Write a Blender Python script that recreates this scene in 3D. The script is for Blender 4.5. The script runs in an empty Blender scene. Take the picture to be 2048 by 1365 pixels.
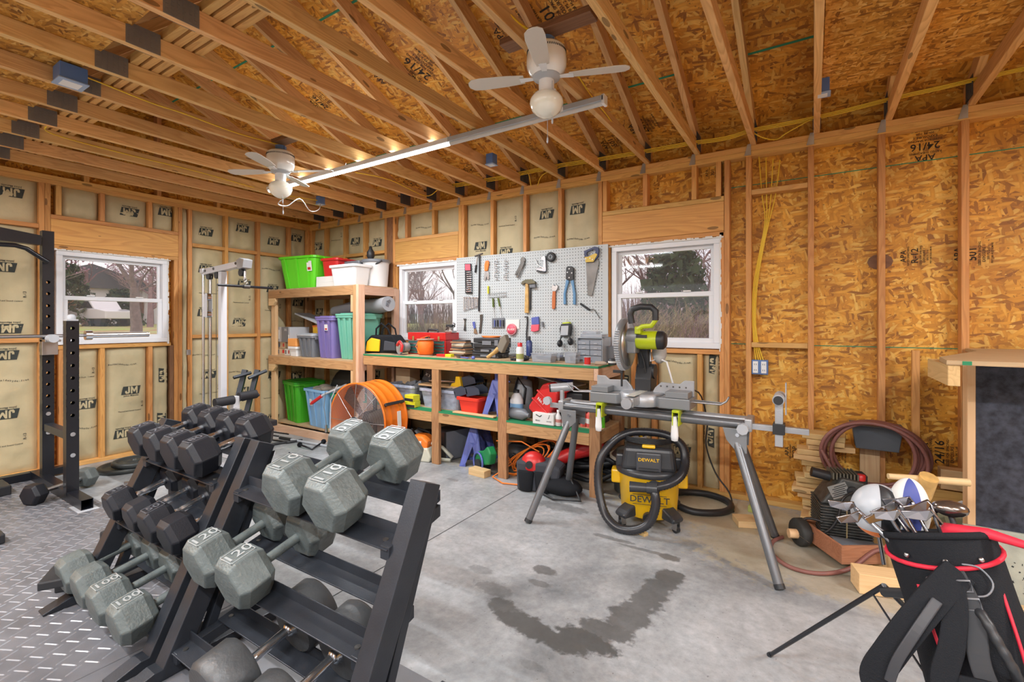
import bpy, bmesh, math, random
from mathutils import Vector, Matrix, Euler, noise
random.seed(7)
PI = math.pi
S = bpy.context.scene
COL = S.collection
# ---------------- camera, world, lights, exposure ----------------
F = 942.2; YAW = math.radians(32.54); CAM = Vector((5.92, -4.03, 1.379)); CX = 1024.0; YH = 644.5
cd = bpy.data.cameras.new('camera'); cam = bpy.data.objects.new('camera', cd); COL.objects.link(cam)
cam.location = CAM; cam.rotation_euler = (PI / 2, 0, YAW)
cd.sensor_width = 36; cd.lens = 36 * F / 2048; cd.shift_y = (YH - 682.5) / 2048; cd.clip_start = .05; cd.clip_end = 400
S.camera = cam
S.view_settings.view_transform = 'Standard'; S.view_settings.look = 'None'
S.view_settings.exposure = 0.0; S.view_settings.gamma = 1; S.view_settings.use_curve_mapping = False
W = bpy.data.worlds.new('sky'); S.world = W; W.use_nodes = True
nt = W.node_tree; bg = nt.nodes['Background']; bg.inputs[1].default_value = 1.7
tc = nt.nodes.new('ShaderNodeTexCoord'); nz = nt.nodes.new('ShaderNodeTexNoise'); rp = nt.nodes.new('ShaderNodeValToRGB')
nz.inputs['Scale'].default_value = 5; nz.inputs['Detail'].default_value = 5
nt.links.new(tc.outputs['Generated'], nz.inputs['Vector']); nt.links.new(nz.outputs['Fac'], rp.inputs[0])
rp.color_ramp.elements[0].position = .35; rp.color_ramp.elements[0].color = (.55, .53, .60, 1)
rp.color_ramp.elements[1].position = .62; rp.color_ramp.elements[1].color = (.95, .86, .84, 1)
nt.links.new(rp.outputs[0], bg.inputs[0])
def area(name, loc, sx, sy, power, col=(1, 1, 1), rot=(0, 0, 0)):
    l = bpy.data.lights.new(name, 'AREA'); l.shape = 'RECTANGLE'; l.size = sx; l.size_y = sy; l.energy = power; l.color = col
    o = bpy.data.objects.new(name, l); COL.objects.link(o); o.location = loc; o.rotation_euler = rot; return o
# two shop lamps under the trusses, then unseen added fill lamps (housings built below)
LAMPS_AND_FILL = [(1.93, -1.37, 1), (3.10, -1.37, 1), (1.3, -4.6, 1), (3.2, -4.6, 1), (5.4, -4.7, 1), (7.6, -4.6, 1), (8.6, -2.2, 1), (2.5, -6.6, 1), (6.5, -6.6, 1)]
POW = [40, 40, 85, 85, 95, 100, 110, 60, 60]
for i, (lx, ly, on) in enumerate(LAMPS_AND_FILL):
    area('lamp_and_fill_light', (lx, ly, 2.655), 1.14, .05, POW[i] * 1.0, (.93, .97, 1)); area('added_uplight', (lx, ly, 2.728), 1.14, .05, POW[i] * (.06 if i < 2 else .42), (.93, .97, 1), (PI, 0, 0))  # upward area lights are added to brighten the roof above the lamps

def at(u, v, x=None, y=None, z=None):
    f = Vector((-math.sin(YAW), math.cos(YAW), 0)); r = Vector((math.cos(YAW), math.sin(YAW), 0))
    d = f + r * ((u - CX) / F) + Vector((0, 0, (YH - v) / F))
    t = (x - CAM.x) / d.x if x is not None else (y - CAM.y) / d.y if y is not None else (z - CAM.z) / d.z
    return CAM + d * t

# ---------------- materials ----------------
MATS = {}
def newmat(name):
    m = bpy.data.materials.new(name); m.use_nodes = True; nt = m.node_tree
    return m, nt, nt.nodes['Principled BSDF']
def lnk(nt, a, b): nt.links.new(a, b)
def mat(name, col, rough=.5, metal=0, bump=0, bs=60, var=.0, spec=.5, vs=8, alpha=1, trans=0, emit=0, coat=0):
    if name in MATS: return MATS[name]
    m, nt, b = newmat(name); N = nt.nodes
    b.inputs['Base Color'].default_value = (*col, 1); b.inputs['Roughness'].default_value = rough
    b.inputs['Metallic'].default_value = metal; b.inputs['Specular IOR Level'].default_value = spec
    if alpha < 1: b.inputs['Alpha'].default_value = alpha
    if trans: b.inputs['Transmission Weight'].default_value = trans
    if coat: b.inputs['Coat Weight'].default_value = coat
    if emit: b.inputs['Emission Color'].default_value = (*col, 1); b.inputs['Emission Strength'].default_value = emit
    if bump or var:
        t = N.new('ShaderNodeTexCoord'); n = N.new('ShaderNodeTexNoise'); n.inputs['Scale'].default_value = bs; n.inputs['Detail'].default_value = 3
        lnk(nt, t.outputs['Object'], n.inputs['Vector'])
        if bump:
            bp = N.new('ShaderNodeBump'); bp.inputs['Strength'].default_value = min(1, bump); bp.inputs['Distance'].default_value = .004
            lnk(nt, n.outputs['Fac'], bp.inputs['Height']); lnk(nt, bp.outputs[0], b.inputs['Normal'])
        if var:
            n2 = N.new('ShaderNodeTexNoise'); n2.inputs['Scale'].default_value = vs; n2.inputs['Detail'].default_value = 5
            lnk(nt, t.outputs['Object'], n2.inputs['Vector'])
            r = N.new('ShaderNodeValToRGB'); e = r.color_ramp.elements
            e[0].position = .3; e[0].color = (*[c * (1 - var) for c in col], 1)
            e[1].position = .7; e[1].color = (*[min(1, c * (1 + var * .6)) for c in col], 1)
            lnk(nt, n2.outputs['Fac'], r.inputs[0]); lnk(nt, r.outputs[0], b.inputs['Base Color'])
    MATS[name] = m; return m
def math_(nt, op, a, b=None, c=None):
    n = nt.nodes.new('ShaderNodeMath'); n.operation = op
    for i, q in enumerate((a, b, c)):
        if q is None: continue
        if hasattr(q, 'is_linked'): lnk(nt, q, n.inputs[i])
        else: n.inputs[i].default_value = q
    return n.outputs[0]
def mix(nt, f, a, b, mode='MIX'):
    n = nt.nodes.new('ShaderNodeMix'); n.data_type = 'RGBA'; n.blend_type = mode
    for i, q in ((0, f), (6, a), (7, b)):
        if hasattr(q, 'is_linked'): lnk(nt, q, n.inputs[i])
        elif i == 0: n.inputs[0].default_value = q
        else: n.inputs[i].default_value = (*q, 1)
    return n.outputs[2]
def wood(name, light, dark, rough=.6, knots=True, var=.3, sc=1.0):
    if name in MATS: return MATS[name]
    m, nt, b = newmat(name); N = nt.nodes
    t = N.new('ShaderNodeTexCoord'); oi = N.new('ShaderNodeObjectInfo')
    add = N.new('ShaderNodeVectorMath'); add.operation = 'ADD'
    cx = N.new('ShaderNodeCombineXYZ')
    lnk(nt, math_(nt, 'MULTIPLY', oi.outputs['Random'], 37.0), cx.inputs[0]); lnk(nt, math_(nt, 'MULTIPLY', oi.outputs['Random'], 3.1), cx.inputs[1])
    lnk(nt, t.outputs['Object'], add.inputs[0]); lnk(nt, cx.outputs[0], add.inputs[1])
    mp = N.new('ShaderNodeMapping'); mp.inputs['Scale'].default_value = (.9 * sc, 9 * sc, 9 * sc); lnk(nt, add.outputs[0], mp.inputs['Vector'])
    n1 = N.new('ShaderNodeTexNoise'); n1.inputs['Scale'].default_value = 1; n1.inputs['Detail'].default_value = 2; n1.inputs['Distortion'].default_value = .4
    lnk(nt, mp.outputs[0], n1.inputs['Vector'])
    rings = math_(nt, 'FRACT', math_(nt, 'MULTIPLY', n1.outputs['Fac'], 13.0))
    r = N.new('ShaderNodeValToRGB'); e = r.color_ramp.elements
    mid = [light[i] * .62 + dark[i] * .38 for i in range(3)]
    e[0].position = 0; e[0].color = (*light, 1); e[1].position = .8; e[1].color = (*dark, 1)
    q = e.new(.45); q.color = (*mid, 1); q = e.new(1.0); q.color = (*light, 1)
    lnk(nt, rings, r.inputs[0])
    mp2 = N.new('ShaderNodeMapping'); mp2.inputs['Scale'].default_value = (3, 160, 160); lnk(nt, add.outputs[0], mp2.inputs['Vector'])
    n2 = N.new('ShaderNodeTexNoise'); n2.inputs['Scale'].default_value = 1; n2.inputs['Detail'].default_value = 2; lnk(nt, mp2.outputs[0], n2.inputs['Vector'])
    base = mix(nt, .55, mid, r.outputs[0])
    base = mix(nt, math_(nt, 'MULTIPLY', math_(nt, 'SUBTRACT', n2.outputs['Fac'], .35), .7), base, dark)
    n3 = N.new('ShaderNodeTexNoise'); n3.inputs['Scale'].default_value = 2.5; lnk(nt, add.outputs[0], n3.inputs['Vector'])
    base = mix(nt, math_(nt, 'MULTIPLY', n3.outputs['Fac'], .35), base, [c * .72 for c in mid])
    hv = N.new('ShaderNodeHueSaturation'); lnk(nt, base, hv.inputs['Color'])
    lnk(nt, math_(nt, 'ADD', 1 - var / 2, math_(nt, 'MULTIPLY', oi.outputs['Random'], var)), hv.inputs['Value'])
    lnk(nt, math_(nt, 'ADD', .49, math_(nt, 'MULTIPLY', math_(nt, 'FRACT', math_(nt, 'MULTIPLY', oi.outputs['Random'], 7.7)), .014)), hv.inputs['Hue'])
    out = hv.outputs[0]
    if knots:
        mp3 = N.new('ShaderNodeMapping'); mp3.inputs['Scale'].default_value = (2.6, 9, 9); lnk(nt, add.outputs[0], mp3.inputs['Vector'])
        v = N.new('ShaderNodeTexVoronoi'); v.inputs['Scale'].default_value = 1; lnk(nt, mp3.outputs[0], v.inputs['Vector'])
        k = math_(nt, 'LESS_THAN', v.outputs['Distance'], .11)
        out = mix(nt, math_(nt, 'MULTIPLY', k, .75), out, [c * .3 for c in dark])
    lnk(nt, out, b.inputs['Base Color']); b.inputs['Roughness'].default_value = rough
    bp = N.new('ShaderNodeBump'); bp.inputs['Strength'].default_value = .25; bp.inputs['Distance'].default_value = .002
    lnk(nt, n2.outputs['Fac'], bp.inputs['Height']); lnk(nt, bp.outputs[0], b.inputs['Normal'])
    MATS[name] = m; return m
def osb(name, plane, cols, aspect=(11, 44)):
    m, nt, b = newmat(name); N = nt.nodes
    t = N.new('ShaderNodeTexCoord'); sp = N.new('ShaderNodeSeparateXYZ'); cb = N.new('ShaderNodeCombineXYZ')
    lnk(nt, t.outputs['Object'], sp.inputs[0]); lnk(nt, sp.outputs['XYZ'.index(plane[0])], cb.inputs[0]); lnk(nt, sp.outputs['XYZ'.index(plane[1])], cb.inputs[1])
    nz = N.new('ShaderNodeTexNoise'); nz.inputs['Scale'].default_value = 5; nz.inputs['Detail'].default_value = 2; lnk(nt, cb.outputs[0], nz.inputs['Vector'])
    ad = N.new('ShaderNodeMix'); ad.data_type = 'RGBA'; ad.blend_type = 'ADD'; ad.inputs[0].default_value = .035
    lnk(nt, cb.outputs[0], ad.inputs[6]); lnk(nt, nz.outputs['Color'], ad.inputs[7])
    cur = None; hh = None
    for i, th in enumerate((48, 12, -60, 85, -25, 35, -80, 5)):
        mp = N.new('ShaderNodeMapping'); mp.inputs['Rotation'].default_value = (0, 0, math.radians(th)); mp.inputs['Location'].default_value = (i * 3.7, i * 1.3, 0)
        mp.vector_type = 'TEXTURE'; mp.inputs['Scale'].default_value = (1 / (aspect[0] * (.85 + .07 * i)), 1 / (aspect[1] * (.8 + .08 * i)), 1)
        lnk(nt, ad.outputs[2], mp.inputs['Vector'])
        v = N.new('ShaderNodeTexVoronoi'); v.voronoi_dimensions = '2D'; v.inputs['Scale'].default_value = 1; lnk(nt, mp.outputs[0], v.inputs['Vector'])
        s = N.new('ShaderNodeSeparateColor'); lnk(nt, v.outputs['Color'], s.inputs[0])
        r = N.new('ShaderNodeValToRGB'); e = r.color_ramp.elements
        e[0].position = 0; e[0].color = (*cols[0], 1); e[1].position = 1; e[1].color = (*cols[3], 1)
        q = e.new(.3); q.color = (*cols[1], 1); q = e.new(.7); q.color = (*cols[2], 1)
        lnk(nt, s.outputs[1], r.inputs[0])
        edge = math_(nt, 'MULTIPLY', v.outputs['Distance'], .35)
        c = mix(nt, edge, r.outputs[0], cols[0])
        if cur is None: cur = c; hh = s.outputs[1]
        else:
            f = math_(nt, 'GREATER_THAN', s.outputs[0], .66)
            cur = mix(nt, f, cur, c)
            hh = math_(nt, 'ADD', math_(nt, 'MULTIPLY', hh, math_(nt, 'SUBTRACT', 1, f)), math_(nt, 'MULTIPLY', f, s.outputs[2]))
    n3 = N.new('ShaderNodeTexNoise'); n3.inputs['Scale'].default_value = 3; n3.inputs['Detail'].default_value = 6; lnk(nt, t.outputs['Object'], n3.inputs['Vector'])
    r3 = N.new('ShaderNodeValToRGB'); r3.color_ramp.elements[0].position = .35; r3.color_ramp.elements[0].color = (.72, .68, .62, 1); r3.color_ramp.elements[1].position = .65
    lnk(nt, n3.outputs['Fac'], r3.inputs[0]); cur = mix(nt, 1, cur, r3.outputs[0], 'MULTIPLY')
    n4 = N.new('ShaderNodeTexNoise'); n4.inputs['Scale'].default_value = 45; n4.inputs['Detail'].default_value = 2; lnk(nt, t.outputs['Object'], n4.inputs['Vector'])
    dk = math_(nt, 'GREATER_THAN', n4.outputs['Fac'], .69); cur = mix(nt, math_(nt, 'MULTIPLY', dk, .6), cur, [c * .25 for c in cols[0]])
    lnk(nt, cur, b.inputs['Base Color']); b.inputs['Roughness'].default_value = .55
    bp = N.new('ShaderNodeBump'); bp.inputs['Strength'].default_value = .4; bp.inputs['Distance'].default_value = .003
    lnk(nt, hh, bp.inputs['Height']); lnk(nt, bp.outputs[0], b.inputs['Normal'])
    MATS[name] = m; return m
OC = [(.34, .125, .01), (.70, .30, .022), (.88, .43, .045), (.96, .60, .13)]
OSBW = osb('osb_wall', 'XZ', OC); OSBL = osb('osb_left', 'YZ', OC)
OSBR = osb('osb_roof', 'XY', [(.32, .105, .01), (.70, .27, .02), (.90, .40, .04), (.96, .56, .12)])
OSBF = osb('osb_floor', 'XY', [(.28, .10, .015), (.60, .26, .03), (.80, .38, .06), (.92, .55, .16)], (16, 50))
TRW = wood('truss_wood', (.88, .56, .23), (.54, .27, .08)); STW = wood('stud_wood', (.76, .40, .12), (.46, .19, .045))
HDW = wood('header_wood', (.76, .43, .12), (.50, .23, .055), sc=.7); PLW = wood('plate_wood', (.80, .48, .15), (.54, .27, .07))
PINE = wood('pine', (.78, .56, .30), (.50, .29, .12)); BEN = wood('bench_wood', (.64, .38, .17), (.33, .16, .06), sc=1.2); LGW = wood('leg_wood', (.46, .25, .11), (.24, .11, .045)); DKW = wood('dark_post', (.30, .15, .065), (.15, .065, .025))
PKW = wood('pink_pine', (.78, .52, .36), (.58, .34, .20)); SCR = wood('scrap_wood', (.78, .54, .24), (.56, .34, .13), var=.25)
PLY = wood('plywood', (.66, .47, .26), (.40, .24, .12), sc=.8, knots=False); RED = wood('cedar', (.50, .24, .12), (.32, .13, .06), knots=False); SMW = wood('smooth_pine', (.80, .56, .30), (.66, .42, .19), knots=False, sc=.5)
BLACK = mat('black_powder', (.008, .009, .013), .3, 0, .1, 300); BLK = mat('black_plastic', (.02, .021, .024), .45)
RUB = mat('black_rubber', (.012, .013, .018), .42, 0, .15, 250, var=.25, spec=.35); GRY = mat('grey_paint_iron', (.118, .138, .136), .45, .2, .5, 90, var=.28, vs=14)
CHR = mat('chrome', (.72, .75, .80), .24, 1); STL = mat('steel', (.48, .48, .49), .32, 1, .1, 200); DST = mat('dark_steel', (.13, .125, .12), .38, .8, .2, 100); PLT = mat('toothed_plate', (.22, .20, .18), .45, .3); HPL = mat('heel_plate_grey', (.10, .10, .11), .5, .3)
RKM = mat('rack_grey', (.030, .034, .043), .36, .35, .1, 200, var=.2); GALV = mat('galvanised', (.55, .58, .62), .35, .85, .2, 150, var=.2)
WHT = mat('white_plastic', (.78, .78, .78), .4); WHE = mat('white_enamel', (.82, .82, .79), .16, coat=.6); VIN = mat('white_vinyl', (.76, .77, .80), .35)
ORG = mat('orange_plastic', (.85, .20, .02), .4); ORM = mat('orange_metal', (.82, .19, .015), .28, .1, coat=.3); YEL = mat('yellow_plastic', (.85, .50, .015), .35); YWI = mat('yellow_cable', (.80, .52, .03), .45)
GRN = mat('lime_green', (.12, .62, .02), .35); GR2 = mat('grass_green_bin', (.05, .34, .015), .4); RYG = mat('lime_paint', (.44, .52, .01), .35); BLU = mat('blue_paint', (.10, .13, .42), .38, .1, var=.15)
LBL = mat('light_blue_bin', (.22, .42, .66), .4); TEAL = mat('teal_bin', (.16, .46, .34), .4); PUR = mat('purple_bin', (.19, .15, .38), .4); DGR = mat('dark_green_bin', (.02, .28, .15), .4)
REDP = mat('red_plastic', (.55, .02, .02), .35); REDM = mat('red_paint', (.52, .015, .015), .25, .1, coat=.4); GPL = mat('grey_plastic', (.16, .17, .19), .4); LGP = mat('light_grey_plastic', (.42, .44, .47), .4)
BBX = mat('blue_box', (.10, .19, .42), .4); CLR = mat('clear_bin', (.33, .36, .45), .3, var=.3, vs=20); CARD = mat('cardboard', (.50, .36, .22), .8); PAP = mat('white_card', (.72, .71, .68), .7)
KRF = mat('kraft_paper', (.50, .42, .25), .62, 0, .5, 22, var=.14, vs=5); INK = mat('ink', (.035, .04, .035), .8); INK2 = mat('osb_ink', (.03, .018, .008), .8)
GEP = mat('green_edge_paint', (.015, .22, .09), .6); PEG = mat('pegboard_white', (.50, .53, .54), .5); HOLE = mat('hole_dark', (.02, .02, .02), .9)
FAB = mat('black_fabric', (.012, .013, .016), .85, 0, .5, 350, spec=.2); FABG = mat('grey_fabric', (.045, .048, .06), .85, 0, .5, 350); REDF = mat('red_piping', (.62, .015, .04), .6)
SAW = mat('saw_grey', (.24, .25, .26), .4, .4); SALU = mat('cast_aluminium', (.42, .43, .45), .4, .5, .2, 120, var=.15); TUBE = mat('stand_tube', (.16, .165, .175), .35, .5)
FELT = mat('felt', (.055, .06, .08), .95, 0, .8, 200, var=.55, vs=30); CONB = mat('cement_board', (.38, .38, .31), .85, 0, .4, 40, var=.25, vs=9); HOSE = mat('hose_brown', (.22, .085, .07), .5); GLASS = None
SKIN = mat('wood_handle', (.60, .36, .12), .4, var=.3, vs=20); LITP = mat('led_tube', (1, 1, 1), .5, emit=9); DIFF = mat('lamp_diffuser', (.62, .62, .60), .4)
def glass(name, alpha=.12, col=(.8, .85, .9)):
    m, nt, b = newmat(name); N = nt.nodes; b.inputs['Base Color'].default_value = (*col, 1); b.inputs['Roughness'].default_value = .03
    tr = N.new('ShaderNodeBsdfTransparent'); mx = N.new('ShaderNodeMixShader'); fr = N.new('ShaderNodeFresnel'); fr.inputs[0].default_value = 1.35
    gl = N.new('ShaderNodeBsdfGlossy'); gl.inputs['Roughness'].default_value = .03; lnk(nt, fr.outputs[0], mx.inputs[0]); lnk(nt, tr.outputs[0], mx.inputs[1]); lnk(nt, gl.outputs[0], mx.inputs[2])
    mx2 = N.new('ShaderNodeMixShader'); mx2.inputs[0].default_value = alpha; lnk(nt, mx.outputs[0], mx2.inputs[1]); lnk(nt, b.outputs[0], mx2.inputs[2])
    lnk(nt, mx2.outputs[0], N['Material Output'].inputs[0]); MATS[name] = m; return m
GLASS = glass('window_glass', .04); CPL = glass('clear_plastic', .45, (.55, .6, .68))

# ---------------- mesh builder ----------------
def Rm(rx=0, ry=0, rz=0): return Euler((math.radians(rx), math.radians(ry), math.radians(rz))).to_matrix().to_4x4()
def Tm(x, y=None, z=None): return Matrix.Translation(Vector(x) if y is None else Vector((x, y, z)))
class MB:
    def __init__(s): s.v = []; s.f = []; s.k = []; s.sm = []; s.M = Matrix(); s.mi = 0
    def add(s, vs, fs, smooth=False):
        n = len(s.v); s.v += [s.M @ Vector(p) for p in vs]
        for f in fs: s.f.append([i + n for i in f]); s.k.append(s.mi); s.sm.append(smooth)
        return s
    def box(s, x0, x1, y0, y1, z0, z1):
        return s.add([(x, y, z) for z in (z0, z1) for y in (y0, y1) for x in (x0, x1)], [(0, 2, 3, 1), (4, 5, 7, 6), (0, 1, 5, 4), (2, 6, 7, 3), (0, 4, 6, 2), (1, 3, 7, 5)])
    def bx(s, c, d, r=(0, 0, 0)):
        M = s.M; s.M = M @ Tm(c) @ Rm(*r); s.box(-d[0] / 2, d[0] / 2, -d[1] / 2, d[1] / 2, -d[2] / 2, d[2] / 2); s.M = M; return s
    def taper(s, c, d, k, r=(0, 0, 0)):   # box with its bottom scaled by k
        M = s.M; s.M = M @ Tm(c) @ Rm(*r); a, b, h = d[0] / 2, d[1] / 2, d[2]
        s.add([(-a * k, -b * k, 0), (a * k, -b * k, 0), (a * k, b * k, 0), (-a * k, b * k, 0), (-a, -b, h), (a, -b, h), (a, b, h), (-a, b, h)],
              [(3, 2, 1, 0), (4, 5, 6, 7), (0, 1, 5, 4), (1, 2, 6, 5), (2, 3, 7, 6), (3, 0, 4, 7)]); s.M = M; return s
    def cyl(s, p0, p1, r0, r1=None, n=14, cap=True, smooth=True):
        p0 = Vector(p0); p1 = Vector(p1); r1 = r0 if r1 is None else r1; d = (p1 - p0)
        q = d.to_track_quat('Z', 'Y'); vs = []
        for p, r in ((p0, r0), (p1, r1)):
            for i in range(n):
                a = 2 * PI * i / n; vs.append(p + q @ Vector((r * math.cos(a), r * math.sin(a), 0)))
        s.add(vs, [(i, (i + 1) % n, n + (i + 1) % n, n + i) for i in range(n)], smooth)
        if cap: s.add(vs[:n], [tuple(range(n))[::-1]]); s.add(vs[n:], [tuple(range(n))])
        return s
    def lathe(s, prof, n=24, c=(0, 0, 0), r=(0, 0, 0), sx=1, sy=1, smooth=True):
        M = s.M; s.M = M @ Tm(c) @ Rm(*r); vs = []
        for (rr, z) in prof:
            for i in range(n):
                a = 2 * PI * i / n; vs.append((rr * math.cos(a) * sx, rr * math.sin(a) * sy, z))
        fs = [(j * n + i, j * n + (i + 1) % n, (j + 1) * n + (i + 1) % n, (j + 1) * n + i) for j in range(len(prof) - 1) for i in range(n)]
        s.add(vs, fs, smooth)
        ring = abs(prof[0][0] - prof[-1][0]) + abs(prof[0][1] - prof[-1][1]) < 1e-6
        if ring: s.M = M; return s
        if prof[0][0] > 1e-5: s.add(vs[:n], [tuple(range(n))[::-1]])
        if prof[-1][0] > 1e-5: s.add(vs[-n:], [tuple(range(n))])
        s.M = M; return s
    def tube(s, pts, r, n=8, closed=False, cap=True, smooth=True):
        pts = [Vector(p) for p in pts]; k = len(pts); rs = r if isinstance(r, (list, tuple)) else [r] * k
        up = None; vs = []
        for i, p in enumerate(pts):
            a = pts[(i - 1) % k] if (closed or i) else p; b = pts[(i + 1) % k] if (closed or i < k - 1) else p
            t = (b - a).normalized()
            if up is None: up = Vector((0, 0, 1)) if abs(t.z) < .9 else Vector((1, 0, 0))
            sd = t.cross(up).normalized(); up = sd.cross(t).normalized()
            for j in range(n):
                an = 2 * PI * j / n; vs.append(p + (sd * math.cos(an) + up * math.sin(an)) * rs[i])
        m = k if closed else k - 1
        s.add(vs, [(i * n + j, i * n + (j + 1) % n, ((i + 1) % k) * n + (j + 1) % n, ((i + 1) % k) * n + j) for i in range(m) for j in range(n)], smooth)
        if cap and not closed: s.add(vs[:n], [tuple(range(n))[::-1]]); s.add(vs[-n:], [tuple(range(n))])
        return s
    def prism(s, poly, h0, h1, ax='z'):
        P = {'z': lambda a, b, h: (a, b, h), 'y': lambda a, b, h: (a, h, b), 'x': lambda a, b, h: (h, a, b)}[ax]; n = len(poly)
        vs = [P(a, b, h0) for a, b in poly] + [P(a, b, h1) for a, b in poly]
        return s.add(vs, [tuple(range(n))[::-1], tuple(range(n, 2 * n))] + [(i, (i + 1) % n, n + (i + 1) % n, n + i) for i in range(n)])
    def sphere(s, c, r, n=14, m=9, sc=(1, 1, 1)):
        pr = [(max(1e-6, math.sin(PI * j / m)) * r, -math.cos(PI * j / m) * r) for j in range(m + 1)]
        M = s.M; s.M = M @ Tm(c) @ Matrix.Diagonal((*sc, 1)); s.lathe(pr, n); s.M = M; return s
    def text(s, t, M, size=1.0, ax=None):
        vs, fs = glyph(t); k = s.M; s.M = k @ M @ Matrix.Scale(size, 4); s.add(vs, fs); s.M = k; return s
    def build(s, name, mats, parent=None, bevel=0, seg=2, world=True, kind=None, loc=None, fix=True):
        me = bpy.data.meshes.new(name); vs = s.v
        if loc is not None: L = Vector(loc); vs = [p - L for p in vs]
        me.from_pydata([tuple(p) for p in vs], [], s.f)
        mats = mats if isinstance(mats, (list, tuple)) else [mats]
        for m in mats: me.materials.append(m)
        me.polygons.foreach_set('material_index', s.k); me.polygons.foreach_set('use_smooth', s.sm); me.update()
        if fix:
            bm = bmesh.new(); bm.from_mesh(me); bmesh.ops.recalc_face_normals(bm, faces=bm.faces); bm.to_mesh(me); bm.free()
        o = bpy.data.objects.new(name, me); COL.objects.link(o)
        if loc is not None: o.location = loc
        if parent:
            o.parent = parent
            if world: o.matrix_parent_inverse = wm(parent).inverted()
        if bevel:
            b = o.modifiers.new('bevel', 'BEVEL'); b.width = bevel; b.segments = seg; b.limit_method = 'ANGLE'; b.angle_limit = math.radians(35)
        if kind: o['kind'] = kind
        return o
def wm(o):
    M = Matrix.LocRotScale(o.location, o.rotation_euler, o.scale)
    return wm(o.parent) @ o.matrix_parent_inverse @ M if o.parent else M
_G = {'JM': ([(a, b, 0) for a, b in ((-.26, .36), (-.12, .36), (-.12, -.2), (-.2, -.34), (-.42, -.34), (-.5, -.22), (-.5, -.05), (-.35, -.05), (-.35, -.14), (-.31, -.2), (-.26, -.16), (-.05, -.34), (-.05, .36), (.09, .36), (.24, .04), (.39, .36), (.53, .36), (.53, -.34), (.40, -.34), (.40, .06), (.29, -.18), (.19, -.18), (.08, .06), (.08, -.34))], [tuple(range(11))[::-1], tuple(range(11, 24))[::-1]])}
def glyph(t):
    if t not in _G:
        cu = bpy.data.curves.new('t', 'FONT'); cu.body = t; cu.align_x = 'CENTER'; cu.align_y = 'CENTER'; cu.size = 1; cu.resolution_u = 2; cu.offset = .03 if t == 'JM' else .012
        o = bpy.data.objects.new('t', cu); me = bpy.data.meshes.new_from_object(o)
        _G[t] = ([tuple(v.co) for v in me.vertices], [tuple(p.vertices) for p in me.polygons])
        bpy.data.objects.remove(o); bpy.data.curves.remove(cu); bpy.data.meshes.remove(me)
    return _G[t]
def T(name, label, cat, loc=(0, 0, 0), rz=0, group=None, r=None):
    o = bpy.data.objects.new(name, None); COL.objects.link(o); o.location = loc; o.rotation_euler = (0, 0, math.radians(rz))
    if r: o.rotation_euler = tuple(math.radians(a) for a in r)
    o.empty_display_size = .05; o['label'] = label; o['category'] = cat
    if group: o['group'] = group
    return o
def tag(o, label, cat, group=None, kind=None):
    o['label'] = label; o['category'] = cat
    if group: o['group'] = group
    if kind: o['kind'] = kind
    return o
def copy_tree(o, parent=None, kids={}):
    c = o.copy(); COL.objects.link(c); c.parent = parent
    for ch in [q for q in list(COL.objects) if q.parent == o]: copy_tree(ch, c)
    return c
def dup(o, loc, rot=None, label=None, group=None):
    c = copy_tree(o); c.location = loc
    if rot is not None: c.rotation_euler = rot
    if label: c['label'] = label
    if group: c['group'] = group
    return c
def board(name, x0, x1, y0, y1, z0, z1, m, parent=None, rot=None, bevel=.002, kind=None):
    d = [x1 - x0, y1 - y0, z1 - z0]; c = Vector(((x0 + x1) / 2, (y0 + y1) / 2, (z0 + z1) / 2)); k = d.index(max(d))
    R = [Matrix(), Rm(0, 0, 90), Rm(0, -90, 0)][k]; L = [d, (d[1], d[0], d[2]), (d[2], d[1], d[0])][k]
    mb = MB(); mb.box(-L[0] / 2, L[0] / 2, -L[1] / 2, L[1] / 2, -L[2] / 2, L[2] / 2); o = mb.build(name, m, None, bevel=bevel, seg=1)
    o.matrix_basis = Tm(c) @ ((Rm(*rot) if rot else Matrix()) @ R)
    if parent: o.parent = parent; o.matrix_parent_inverse = wm(parent).inverted()
    if kind: o['kind'] = kind
    return o
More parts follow.
